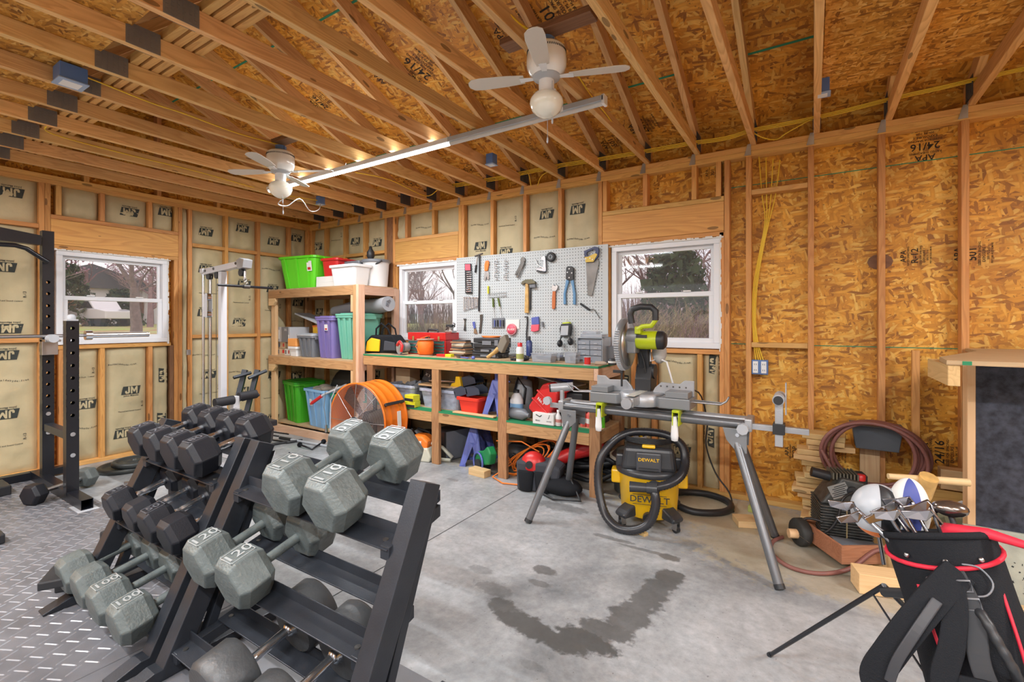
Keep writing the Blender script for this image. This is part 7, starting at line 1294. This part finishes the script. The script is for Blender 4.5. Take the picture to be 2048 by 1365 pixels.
mb = MB(); mb.taper((0, 0, 0), (w + .02, .16, h - .02), .85); mb.box(-w / 2 - .02, w / 2 + .02, -.09, .09, h - .022, h - .012); mb.build('tray_body', DBL if False else mat('tray_grey', (.07, .08, .095), .5), t, world=False, bevel=.004); MB().box(-w / 2 + .005, w / 2 - .005, -.07, .07, h - .012, h - .0105).build('tray_inside', BLK, t, world=False)
pp = at(1743, 930, y=-.03); tag(board('support_post', pp.x - .065, pp.x + .045, -.04, -.002, 0, p0.z - .002, PINE), 'pale board standing on the floor and carrying the wall tray', 'post')
# wood offcuts stacked against the wall
r = random.Random(31); z = 0; k = 0
ords = ['lowest', 'second from the bottom', 'third from the bottom', 'fourth from the bottom', 'fifth from the bottom', 'sixth from the bottom', 'seventh from the bottom', 'eighth from the bottom', 'eighth from the top', 'seventh from the top', 'sixth from the top', 'fifth from the top', 'fourth from the top', 'third from the top', 'second from the top', 'topmost']
for k in range(16):
    xa = 5.83 + r.uniform(-.03, .05) + (.02 if k > 12 else 0) + (.05 if k < 3 else 0); L = r.uniform(.19, .27) if k > 2 else .30; o = board('wood_offcut', xa, xa + L, -.20 + r.uniform(-.02, .02), -.06, z + .001, z + .037, SCR, rot=(0, 0, r.uniform(-7, 7))); z += .0385
    tag(o, 'pale wood offcut, %s in the stack behind the compressor' % ords[k], 'offcut', 'stacked wood offcuts')
for (u, v, w, d, m, rz, l) in ((1500, 1050, .19, .13, SMW, 25, 'square pale wood block lying alone on the sawdust'), (1517, 1027, .13, .05, mat('treated_wood', (.36, .38, .10), .7), -8, 'small greenish wood block near the square pale one')):
    p = at(u, v, z=0); tag(board('wood_block', p.x - w / 2, p.x + w / 2, p.y - d / 2, p.y + d / 2, .001, .045, m, rot=(0, 0, rz)), l, 'wood block')
p = at(1280, 1068, z=0); tag(board('wood_chip', p.x - .05, p.x + .05, p.y - .02, p.y + .02, 0, .02, SCR, rot=(0, 0, -20)), 'small wood scrap on the floor under the yellow vacuum', 'wood scrap')
SC = [((6.47, -.30, .05), (.5, .14, .04), (0, -20, 30), SCR), ((6.55, -.34, .14), (.45, .12, .04), (10, 12, -25), PINE), ((6.42, -.42, .10), (.40, .09, .04), (0, -35, 60), SCR), ((6.60, -.22, .22), (.42, .14, .04), (5, -15, 15), mat('grey_green_wood', (.33, .34, .22), .8)), ((6.50, -.5, .06), (.45, .09, .04), (0, 8, -35), PINE), ((6.62, -.45, .25), (.12, .22, .04), (60, 0, 20), mat('grey_green_wood', (.33, .34, .22), .8)), ((6.58, -.12, .30), (.36, .1, .09), (0, 0, 5), PLW), ((6.68, -.15, .42), (.20, .09, .12), (0, 0, 0), PINE), ((6.36, -.62, .05), (.34, .09, .09), (0, 0, 40), SCR), ((6.45, -.60, .16), (.30, .04, .09), (30, 10, 50), SMW), ((6.62, -.58, .12), (.28, .1, .04), (20, 30, -30), mat('grey_green_wood', (.33, .34, .22), .8))]
lb_ = ['long pale board sloping at the bottom of the scrap pile behind the golf bag', 'board crossing the middle of the scrap pile behind the golf bag', 'narrow board standing steeply left in the scrap pile', 'grey green board on the back of the scrap pile', 'narrow board lying at the front of the scrap pile', 'short grey green board leaning at the right of the scrap pile', 'thick block at the back of the scrap pile against the wall', 'upper thick block at the wall beside the dark panel', 'square timber at the left foot of the scrap pile', 'thin board tilted on the square timber', 'grey green slat at the right front of the scrap pile']
for (c, d, rr2, m), l in zip(SC, lb_): mb = MB(); mb.bx((0, 0, 0), d); o = mb.build('scrap_board', m, bevel=.002); o.location = c; o.rotation_euler = [math.radians(a) for a in rr2]; tag(o, l, 'scrap wood', 'scrap wood pile')
a, b = at(1712, 1160, z=.05), at(1800, 1150, z=.05); t = board('timber_block', 0, .36, 0, .12, 0, .10, SMW); t.location = (a.x + .17, a.y + .06, .052); t.rotation_euler = (0, 0, .25); tag(t, 'thick pale timber lying on the floor left of the golf bag', 'timber')
a, b = at(1800, 1058, z=.31), at(1920, 1010, z=.31)
t = T('white_pipe', 'thin white pipe slanting through the scrap pile', 'pipe', (6.4, -.5, .2)); MB().cyl(at(1800, 1050, y=-.62), at(1925, 1005, y=-.40), .009).build('pipe', WHT, t)
t = T('wooden_mallet', 'wooden T shaped tool with a thick curved paddle and a long rod', 'mallet', (6.5, -1.0, .4)); a, b = at(1776, 953, y=-1.25), at(1938, 966, y=-1.15); MB().tube([a, (a + b) / 2, b], [.013, .016, .017], 12).build('rod', SMW, t); c, d = at(1858, 955, y=-1.22), at(1826, 1015, y=-1.12); MB().tube([c, (c + d) / 2 + Vector((.0, -.01, 0)), d, d + (d - c) * .5], [.036, .042, .038, .03], 12).build('paddle', SKIN, t)
# counter with dark felt panel, boards leaning on it
FX = at(1935, 740, y=-.85).x
t = T('plywood_counter', 'plywood topped counter with a dark felt covered front at the right edge', 'counter', (7.3, -.5, 0))
a = at(1893, 721, z=1.215); MB().prism([(a.x, a.y), (9.0, a.y), (9.0, -.01), (FX + .16, -.01), (FX + .14, -.35), (a.x + .02, a.y + .25)], 1.195, 1.215, 'z').build('worktop', PLY, t, bevel=.001)
MB().box(a.x + .05, a.x + .08, a.y - .0015, a.y, 1.197, 1.213).build('green_mark', GEP, t)
board('support_beam', a.x + .005, a.x + .045, a.y + .005, -.9, 1.105, 1.194, SCR, t)
board('corner_post', FX, FX + .03, -.85, -.76, 0, 1.194, SMW, t); MB().box(FX + .031, 9.0, -.845, -.83, 0, 1.194).build('felt_panel', FELT, t)
board('back_post', FX - .1, FX - .06, -.0405, -.002, 0, 1.194, STW, t)
p0 = at(1927, 1055, y=-.90); p1 = at(1985, 1215, y=-.93)
t = T('cement_board', 'pale grey green weathered board leaning on the dark felt panel', 'board', (7.2, -.92, 0), 0, None, (-6, 0, 0)); zt_ = p0.z / math.cos(.1); MB().box(p0.x - 7.2, .9, -.012, .012, .001, zt_ + .01).build('board_sheet', CONB, t, world=False, bevel=.002)
mb = MB(); r = random.Random(5); [mb.bx((r.gauss(-.38, .05) , -.0125, zt_ - .12 + r.gauss(-.02, .06)), (r.uniform(.002, .012), .001, r.uniform(.002, .009)), (0, r.uniform(0, 90), 0)) for _ in range(140)]; mb.build('black_mould_spots', HOLE, t, world=False)
p = at(1962, 1236, z=0); tag(board('floor_timber', p.x, p.x + 1.2, -1.02, -.975, .0, .092, PINE), 'pale timber on edge on the floor in front of the weathered board', 'timber')
p = at(2010, 1290, z=0); tag(board('grey_plank', 6.62, 8.2, p.y - .26, p.y + .12, .001, .03, mat('grey_wood', (.36, .35, .32), .8, 0, .5, 30, var=.3)), 'wide grey weathered plank lying on the floor at the right edge', 'plank')
# outlet with yellow cables
p = at(1518, 735, y=.0); t = T('outlet_box', 'blue double outlet box with white sockets on the bare stud wall', 'outlet', (p.x, .0, p.z)); MB().box(-.05, .06, .0, .06, -.055, .055).build('box_body', BBX, t, world=False, bevel=.003)
for k in (-.024, .032): MB().box(k - .018, k + .018, -.008, .0, -.045, .045).build('socket', WHT, t, world=False, bevel=.003); mb = MB(); [mb.box(k + dx - .0015, k + dx + .0015, -.0088, -.008, z_ - .006, z_ + .006) for dx in (-.006, .006) for z_ in (-.022, .022)]; mb.build('slots', HOLE, t, world=False)
xs = at(1504, 500, y=.02).x
t = T('cable_bundle', 'bundle of yellow cables running down the stud to the outlet', 'cables', (xs, .03, 1.9))
for k in range(4):
    o = k * .012; q = smooth([at(1518 + 14 * k, 314 + 2 * k, y=.05), at(1524 + 9 * k, 390, y=.05), at(1530 + 3 * k, 440, y=.045), at(1520 + 2 * k, 500, y=.04), at(1507 + 2.5 * k, 570, y=.035), at(1505 + 2 * k, 640, y=.03), at(1508 + 3 * k, 690, y=.02), at(1512 + 5 * k, 722, y=.02)]); MB().tube(q, .0042, 6).build('cable', YWI, t)
p = at(377, 705, x=0); t = T('cover_plate', 'small grey metal plate on the left wall stud', 'cover plate', (.0, p.y, p.z)); MB().box(0, .004, -.02, .02, -.03, .03).build('plate', GALV, t, world=False)
p = at(444, 700, x=0); t = T('wall_outlet', 'dark outlet in a light frame on the left wall behind the lat machine', 'outlet', (.0, p.y, p.z)); MB().box(-.03, .004, -.04, .04, -.07, .07).build('frame', LGP, t, world=False); MB().box(.004, .007, -.015, .015, -.05, .05).build('socket', BBX, t, world=False)
# ================= golf bag =================
Bp, Tp = Vector((6.40, -2.56, .02)), Vector((6.205, -2.31, .80)); ax = (Tp - Bp).normalized(); Lb = (Tp - Bp).length
toC = (CAM - (Bp + Tp) / 2); fr = (toC - ax * toC.dot(ax)).normalized(); sd_ = ax.cross(fr).normalized()
Mg = Matrix((( sd_.x, fr.x, ax.x, Bp.x), (sd_.y, fr.y, ax.y, Bp.y), (sd_.z, fr.z, ax.z, Bp.z), (0, 0, 0, 1)))
# local frame: x = sideways, y = towards where the pockets are, z = up the bag
t = T('golf_bag', 'black and red golf stand bag leaning back on its thin legs', 'golf bag', tuple(Bp))
def gb(): m = MB(); m.M = Mg; return m
gx = 1 if (Mg @ Vector((1, 0, 0)) - Mg @ Vector((0, 0, 0))).dot(Vector((math.cos(YAW), math.sin(YAW), 0))) > 0 else -1
m = gb(); m.lathe([(.12, 0), (.135, .03), (.13, .3), (.122, .55), (.116, .68), (.118, .76), (.119, Lb)], 36, sx=1.0, sy=.85).lathe([(.108, Lb - .002), (.108, Lb - .06), (.0, Lb - .07)], 36, sx=1.0, sy=.85); m.build('bag_body', FAB, t)
m = gb(); m.tube([(.120 * math.cos(a / 20 * 2 * PI), .85 * .120 * math.sin(a / 20 * 2 * PI), Lb - .005) for a in range(20)], .009, 8, closed=True).build('rim', FAB, t)
m = gb(); m.tube([(.121 * math.cos(a / 30 * 2 * PI), .85 * .121 * math.sin(a / 30 * 2 * PI), Lb - .045 - .035 * math.sin(a / 30 * 2 * PI)) for a in range(30)], .006, 8, closed=True).build('red_piping', REDF, t)
m = gb(); m.sphere((gx * .04, .08, .27), .12, 22, 14, (.85, .55, 2.0)); m.build('front_pocket', FABG, t)
m = gb(); m.sphere((gx * .13, .02, .34), .09, 18, 12, (.55, .9, 2.7)); m.build('side_pocket', FAB, t)
m = gb(); m.sphere((-gx * .08, .04, .33), .09, 18, 12, (.55, .9, 2.6)); m.build('side_pocket', FAB, t)
for pts in ([(-.07, .10, .86), (-.068, .12, .74), (-.06, .13, .60), (-.05, .13, .45)], [(.088, .06, .84), (.083, .085, .72), (.075, .105, .58), (.07, .11, .42)], [(-.09, .09, .42), (-.10, .11, .30), (-.10, .12, .2)]):
    gb().tube(smooth([(gx * a, b, c * Lb) for a, b, c in pts], 5), .004, 6).build('red_piping', REDF, t)
q = smooth([(gx * a, b, c * Lb) for a, b, c in ((.02, .105, .82), (.035, .145, .79), (.045, .155, .73), (.055, .15, .67), (.055, .115, .63))], 8); gb().tube(q, [.010 + .0012 * ((i // 2) % 2) for i in range(len(q))], 10).build('carry_handle', BLK, t)
def strap(pts, w, m_, name='shoulder_strap', th=.012):
    pts = smooth([(gx * a, b, c * Lb) for a, b, c in pts], 6); vs = []; n = len(pts); mb = gb()
    for i, p in enumerate(pts):
        tt = (pts[min(n - 1, i + 1)] - pts[max(0, i - 1)]).normalized(); nn = Vector((0, 1, 0)); s = tt.cross(nn).normalized(); nn = s.cross(tt).normalized()
        for (e, f) in ((-1, -1), (1, -1), (1, 1), (-1, 1)): vs.append(p + s * w / 2 * e + nn * th / 2 * f)
    mb.add(vs, [(i * 4 + j, i * 4 + (j + 1) % 4, (i + 1) * 4 + (j + 1) % 4, (i + 1) * 4 + j) for i in range(n - 1) for j in range(4)] + [(3, 2, 1, 0), tuple(range(4 * n - 4, 4 * n))]); return mb.build(name, m_, t, bevel=.003)
strap([(.02, .115, .90), (-.03, .14, .85), (-.10, .165, .77), (-.17, .16, .68), (-.215, .14, .61), (-.20, .12, .56), (-.14, .11, .54)], .065, FAB, th=.024)
strap([(-.04, .165, .83), (-.10, .185, .75), (-.155, .18, .67), (-.185, .16, .61)], .022, mat('strap_sheen', (.035, .035, .04), .5), 'strap_webbing')
strap([(.0, .12, .90), (-.01, .145, .82), (-.04, .16, .72), (-.08, .16, .62), (-.07, .15, .52), (-.02, .14, .42)], .048, FAB)
strap([(.01, .12, .90), (.02, .135, .80), (.0, .15, .68), (.01, .155, .56), (.03, .15, .42)], .040, mat('strap_dark', (.02, .021, .025), .7))
strap([(-.06, .155, .64), (.02, .165, .63), (.06, .15, .60), (.11, .11, .54)], .018, FAB, 'strap_webbing')
m = gb(); [m.tube([(gx * (x_ - .018), .150 - .1 * (z_ - .7), Lb * z_ - .012), (gx * (x_ + .018), .150 - .1 * (z_ - .7), Lb * z_ - .012), (gx * (x_ + .018), .150 - .1 * (z_ - .7), Lb * z_ + .012), (gx * (x_ - .018), .150 - .1 * (z_ - .7), Lb * z_ + .012)], .003, 6, closed=True) for x_, z_ in ((.015, .865), (.02, .82))]; m.build('buckle', mat('buckle', (.12, .12, .13), .3), t)
q = smooth([(gx * a, b, c * Lb) for a, b, c in ((.03, .112, .92), (.06, .10, .91), (.075, .095, .87), (.055, .11, .84), (.02, .13, .84))], 5); gb().tube(q, .0022, 6).build('grey_cord_trim', GPL, t)
[gb().sphere((gx * a, b, c * Lb), .0065, 10, 6).build('snap_button', STL, t) for a, b, c in ((-.045, .098, .875), (.0, .104, .925), (.07, .085, .93), (-.075, .085, .94))]
ft = at(1538, 1312, z=0); hp_ = at(1768, 1172, y=-2.19)
for foot in (ft, Vector((6.55, -1.80, 0))): l = MB().cyl(hp_, foot + (hp_ - foot) * .02, .0075).build('stand_leg', BLACK, t); MB().cyl(foot + (hp_ - foot) * .025, foot + Vector((0, 0, .002)), .010, n=10).build('rubber_foot', BLK, l)
MB().cyl(hp_ + Vector((0, 0, -.02)), hp_ + Vector((.05, -.06, .02)), .014).build('leg_hinge', BLK, t); MB().cyl(hp_ + (ft - hp_) * .08, Mg @ Vector((-gx * .10, 0, .45)), .003).build('leg_brace', BLACK, t)
# clubs
STG = mat('club_steel', (.30, .30, .32), .25, 1)
def club(lx, ly_, dx, dy, up, rz, label):
    a = Mg @ Vector((gx * lx, ly_, Lb - .06)); b = Mg @ Vector((gx * (lx + dx), ly_ + dy, Lb + .015 + up * .32)); c = T('golf_club', label, 'golf club', tuple(a), group='golf irons in the bag')
    MB().cyl(a, b, .005, .0048, n=8).build('shaft', STG, c); mb = MB(); mb.M = Tm(b) @ Rm(0, 0, rz) @ Rm(0, 18 + (rz % 7) * 6, 0) @ Matrix.Scale(.78, 4); mb.cyl((0, 0, -.03), (0, 0, .02), .007, n=10)
    mb.add([(-.005, -.008, .005), (.03, -.006, .0), (.078, -.004, .028), (.075, -.004, .05), (.03, -.006, .028), (0, -.006, .022), (-.005, .006, .005), (.03, .012, -.004), (.078, .008, .026), (.075, .004, .051), (.03, .004, .03), (0, .006, .022)], [(5, 4, 3, 2, 1, 0), (6, 7, 8, 9, 10, 11), (0, 1, 7, 6), (1, 2, 8, 7), (2, 3, 9, 8), (3, 4, 10, 9), (4, 5, 11, 10), (5, 0, 6, 11)]); mb.build('club_head', STG, c, bevel=.0025)
cl = [(-.08, .03, -.07, .02, .10, 200, 'lowest on the left'), (-.07, -.02, -.10, .0, .17, 190, 'reaching farthest left'), (-.06, .05, -.03, .02, .13, 215, 'second of the left group'), (-.04, -.04, -.05, -.02, .20, 170, 'under the grey head cover'), (-.03, .05, -.03, .03, .10, 185, 'lying flat over the bag rim'), (-.03, .0, -.03, .0, .18, 195, 'in the middle of the group'), (-.01, -.03, -.02, -.02, .20, 185, 'just under the blue head cover'), (.01, .05, .0, .02, .09, 178, 'lying lower over the bag rim at the right'), (.02, .0, -.01, .0, .17, 200, 'farthest to the right of the group')]
for c in cl: club(*c[:6], 'chrome golf iron in the bag, ' + c[6])
c = T('golf_club', 'dark headed golf club at the right side of the bag', 'golf club', tuple(Tp)); a = Mg @ Vector((gx * .045, -.02, Lb - .06)); b = Mg @ Vector((gx * .045, -.02, Lb + .045)); MB().cyl(a, b, .007).build('shaft', BLK, c); MB().sphere(b + Vector((0, 0, .015)), .04, 16, 10, (1, .7, .55)).build('club_head', mat('dark_chrome', (.25, .22, .20), .2, .9), c)
def cover(u, v, dep, label, cols, sc, rz):
    f = Vector((-math.sin(YAW), math.cos(YAW), 0)); r_ = Vector((math.cos(YAW), math.sin(YAW), 0)); p = CAM + (f + r_ * ((u - CX) / F) + Vector((0, 0, (YH - v) / F))) * dep; c = T('head_cover', label, 'head cover', tuple(p), rz); mb = MB(); mb.M = Matrix.Diagonal((*sc, 1))
    mb.sphere((0, 0, 0), .070, 64, 44); 
    n = len(mb.v)
    mats = list(cols.values()); mb.k = []
    for f_ in mb.f:
        ce_ = sum((mb.v[i] for i in f_), Vector()) / len(f_); mb.k.append(1 if abs(math.degrees(math.atan2(ce_.y / sc[1], ce_.x / sc[0])) + 80) < 28 else (2 if ce_.z / sc[2] < -.045 and len(mats) > 2 else 0))
    mb.build('cover_body', mats, c, world=False); MB().cyl((0, 0, -.06 * sc[2]), tuple((Mg @ Vector((0, 0, Lb - .2))) - p) if False else (.01, -.01, -.16), .006).build('shaft', STG, c, world=False); return c
cv = cover(1757, 1022, 1.46, 'grey and black padded head cover with orange trim', {'a': LGP, 'b': BLK, 'c': ORG}, (1.05, .9, 1.15), 20); mb = MB(); mb.text('MAVRIK', Tm(.0, -.0650, .03) @ Rm(68, 0, 0), .016); mb.build('lettering', LGP, cv, world=False, fix=False)
cv2 = cover(1818, 1020, 1.42, 'white and blue pointed head cover', {'a': mat('cover_white', (.68, .67, .63), .6), 'b': mat('cover_blue', (.06, .08, .30), .6)}, (.72, .72, 1.35), -10)
mb = MB(); mb.text('Mizuno' if False else 'TITLE', Tm(-.027, -.043, .0) @ Rm(90, 0, -30) @ Rm(0, 0, 80), .016); mb.build('lettering', mat('cover_blue', (.06, .08, .30), .6), cv2, world=False, fix=False)
a, b = Mg @ Vector((gx * .03, .04, Lb + .01)), Mg @ Vector((gx * .17, .07, Lb - .03)); c = T('red_umbrella', 'rolled red umbrella sticking sideways out of the golf bag', 'umbrella', tuple(a)); MB().tube([Mg @ Vector((gx * .0, .0, Lb - .06)), a, (a + b) / 2 + Vector((0, 0, .01)), b], [.022, .018, .013, .009], 12).build('canopy', REDF, c); MB().cyl(b, b + (b - a).normalized() * .012, .014).build('tip', mat('pale_red', (.6, .25, .22), .5), c)
# ================= ceiling lights, fans and wiring =================
LZ_ = 2.69
for i, (lx, ly, on) in enumerate(LAMPS_AND_FILL):  # after the second, fixtures are added out of view to brighten the room
    lab = ['lit tube light, the far one of the row hung under the trusses', 'lit tube light in the middle of the row under the trusses'][i] if i < 2 else 'lit tube light added as fill behind the camera, out of view'
    t = T('tube_light', lab, 'light', (lx, ly, LZ_), group=None if i < 2 else 'added fill tube lights behind the camera')
    MB().box(-.585, .585, -.028, .028, .0, .035).build('housing', WHT, t, world=False, bevel=.004); MB().cyl((-.575, 0, -.004), (.575, 0, -.004), .016, n=12).build('tube', LITP, t, world=False)
t = T('tube_light', 'unlit grey tube light, the near one of the row under the big fan', 'light', (4.28, -1.37, LZ_)); MB().box(-.60, .60, -.028, .028, .0, .035).build('housing', LGP, t, world=False, bevel=.004); MB().lathe([(.016, -.59), (.016, .59)], 12, (0, 0, -.004), (0, 90, 0)).build('tube', DIFF, t, world=False); MB().box(.585, .605, -.028, .028, -.02, .04).build('end_cap', WHT, t, world=False, bevel=.004)
for x in (1.36, 2.51, 3.68): tag(MB().tube([(x, -1.37, LZ_ + .03), (x + .01, -1.37, PT + .02)], .004).build('hanger_wire', STL), ['wire hook at the far end of the tube lights', 'wire hook between the two lit tube lights', 'wire hook between the lit and the unlit tube light'][(x > 2) + (x > 3)], 'hook')
def fan(x, y, zt, label, rz, s=1.0):
    t = T('ceiling_fan', label, 'ceiling fan', (x, y, zt), rz); t.scale = (s, s, s)
    MB().lathe([(.055, .0), (.055, .06)], 18).build('junction_box', BBX, t, world=False); MB().box(.02, .06, -.02, .02, .0, .055).build('wire_connector', BBX, t, world=False)
    MB().lathe([(.06, .0), (.125, -.012), (.142, -.03), (.146, -.07), (.148, -.09), (.150, -.12), (.147, -.16), (.130, -.20), (.105, -.225)], 40).build('motor_housing', WHE, t, world=False)
    mb = MB(); [mb.bx((.1455 * math.cos(a * 2 * PI / 60), .1455 * math.sin(a * 2 * PI / 60), -.055), (.004, .006, .014), (0, 0, a * 6)) for a in range(60)]; o = mb.build('vent_slots', HOLE, t, world=False)
    MB().lathe([(.105, -.226), (.10, -.24), (.06, -.25), (.055, -.26)], 30).build('blade_flange', LGP, t, world=False)
    MB().lathe([(.056, -.25), (.058, -.30), (.056, -.335), (.06, -.345)], 26).build('switch_housing', WHT, t, world=False)
    MB().lathe([(.062, -.345), (.10, -.365), (.122, -.40), (.125, -.43), (.105, -.48), (.07, -.51), (.03, -.53), (.0, -.535)], 34).build('glass_shade', mat('opal_glass', (.80, .77, .66), .12, coat=.7), t, world=False)
    mb = MB(); mb.cyl((.05, -.04, -.28), (.05, -.045, -.56), .002, n=5).lathe([(.004, -.6), (.008, -.585), (.006, -.56)], 8, (.05, -.045, 0)); mb.build('pull_chain', LGP, t, world=False); mb = MB(); mb.cyl((.0, .05, -.28), (.0, .055, -.66), .0018, n=5).lathe([(.004, -.70), (.008, -.685), (.006, -.66)], 8, (.0, .055, 0)); mb.build('pull_chain', LGP, t, world=False)
    for k in range(4):
        M = Rm(0, 0, 90 * k); mb = MB(); mb.M = M; mb.prism([(.07, -.015), (.20, -.03), (.20, .03), (.07, .015)], -.236, -.231, 'z'); b = mb.build('blade_arm', WHT, t, world=False)
        mb = MB(); mb.M = M @ Tm(0, 0, -.228) @ Rm(9, 0, 0); n = 10; P_ = [(.17, -.045), (.30, -.06), (.50, -.068), (.57, -.06), (.60, -.03), (.605, 0), (.60, .03), (.57, .06), (.50, .068), (.30, .06), (.17, .045)]; mb.prism(P_, -.003, .003, 'z'); mb.build('fan_blade', mat('blade_white', (.62, .57, .50), .4), t, world=False, bevel=.002)
    return t
p = at(1093, 93, z=2.735)
fan(p.x, p.y, 2.735, 'large white ceiling fan with opal shade over the middle of the room', 20, .66); p2 = at(561, 303, z=2.735); fan(p2.x, p2.y, 2.735, 'smaller looking white ceiling fan near the far wall', 30, .70)
for (c, l) in ((p, 'mounting beam over the large ceiling fan'), (p2, 'mounting beam over the far ceiling fan')):
    o = board('mounting_beam', c.x - .25, c.x + .25, c.y - .045, c.y + .045, 2.796, 2.83, DKW); tag(o, l, 'beam')
def bluebox(u, v, z, label, w=.055, h=.09):
    p = at(u, v, z=z); t = T('junction_box', label, 'junction box', (p.x, p.y, z)); MB().box(-w, w, -w, w, 0, h).build('box_body', BBX, t, world=False, bevel=.003); MB().box(-w - .006, w + .006, -w - .006, w + .006, -.004, .004).build('lip', mat('pale_blue', (.30, .40, .58), .4), t, world=False, bevel=.002); MB().box(-w * .7, w * .7, -w * .7, w * .7, -.006, -.003).build('socket', WHT, t, world=False); return p
b1_ = bluebox(141, 168, 2.725, 'large blue junction box with a barcode label on the left trusses', .06); b2_ = bluebox(983, 330, 2.725, 'blue junction box on a truss right of the lit lights', .035); b3_ = bluebox(641, 409, 2.725, 'small pale blue box on the last trusses near the far fan', .035); b4_ = bluebox(1645, 190, 2.74, 'blue junction box on a truss at the upper right', .035)
def cable(name, label, pts, k=5, r=.0045, m=YWI): t = T(name, label, 'cable', tuple(pts[0])); MB().tube(smooth(pts, k), r, 6).build('cable', m, t); return t
V = Vector
cable('yellow_cable', 'yellow cable sagging along the truss between the large blue box and far fan', [b1_ + V((.05, 0, .05)), at(200, 165, z=2.80), at(300, 205, z=2.78), at(370, 228, z=2.77), at(470, 265, z=2.78), p2 + V((0, 0, .05))])
cable('yellow_cable', 'yellow cable stapled to the lower left truss', [at(95, 250, z=2.79), at(105, 268, z=2.77), at(250, 308, z=2.765), at(393, 343, z=2.765), at(545, 385, z=2.76), b3_ + V((0, 0, .04))])
cable('yellow_cable', 'thick yellow cable coming down the truss to the large fan', [at(990, 0, z=2.84), at(1020, 30, z=2.80), at(1045, 52, z=2.80), at(1075, 70, z=2.80), p + V((0, 0, .03))], r=.006)
cable('yellow_cable', 'yellow cable looping along the truss behind the large fan', [at(1155, 150, z=2.80), at(1185, 195, z=2.78), at(1215, 232, z=2.77), at(1240, 268, z=2.78), at(1275, 300, z=2.79)])
yw = .12
for k in range(3):
    pts = [at(u, v + (k - 1) * 3.0, y=-.16 + .02 * k) for u, v in ((905, 372), (1000, 356), (1110, 333), (1180, 322), (1290, 303), (1380, 287), (1450, 277), (1500, 262), (1560, 250), (1620, 238), (1700, 219), (1790, 196), (1880, 176), (1960, 157), (2050, 137))]
    cable('yellow_cable', ['lowest', 'middle', 'highest'][k] + ' of three yellow cables running through the trusses above the right wall plate', pts, 3)
cable('yellow_cable', 'yellow cable looping down between trusses above the bare stud bay', [at(1500, 262, y=-.15), at(1525, 275, y=-.1), at(1552, 279, y=-.05), at(1575, 265, y=-.08), at(1620, 240, y=-.15)]); cable('yellow_cable', 'yellow loop hanging above the pegboard plate, left one', [at(1035, 355, y=-.14), at(1055, 345, y=-.1), at(1062, 372, y=-.03)]); cable('yellow_cable', 'yellow loop hanging above the pegboard plate, right one', [at(1120, 335, y=-.14), at(1085, 350, y=-.1), at(1075, 372, y=-.03)])
cable('dangling_cable', 'white cords dangling beside the far fan to the small blue box', [p2 + V((-.0, .05, -.35)), at(556, 408, z=2.45), at(575, 412, z=2.45), at(600, 398, z=2.5), at(620, 422, z=2.5), at(637, 420, z=2.55), b3_ + V((0, 0, -.0))], m=WHT, r=.004)
cable('yellow_cable', 'yellow cable along the truss between lights and wall', [at(710, 345, z=2.76), at(780, 360, z=2.75), at(850, 392, z=2.76), at(875, 380, z=2.80)])
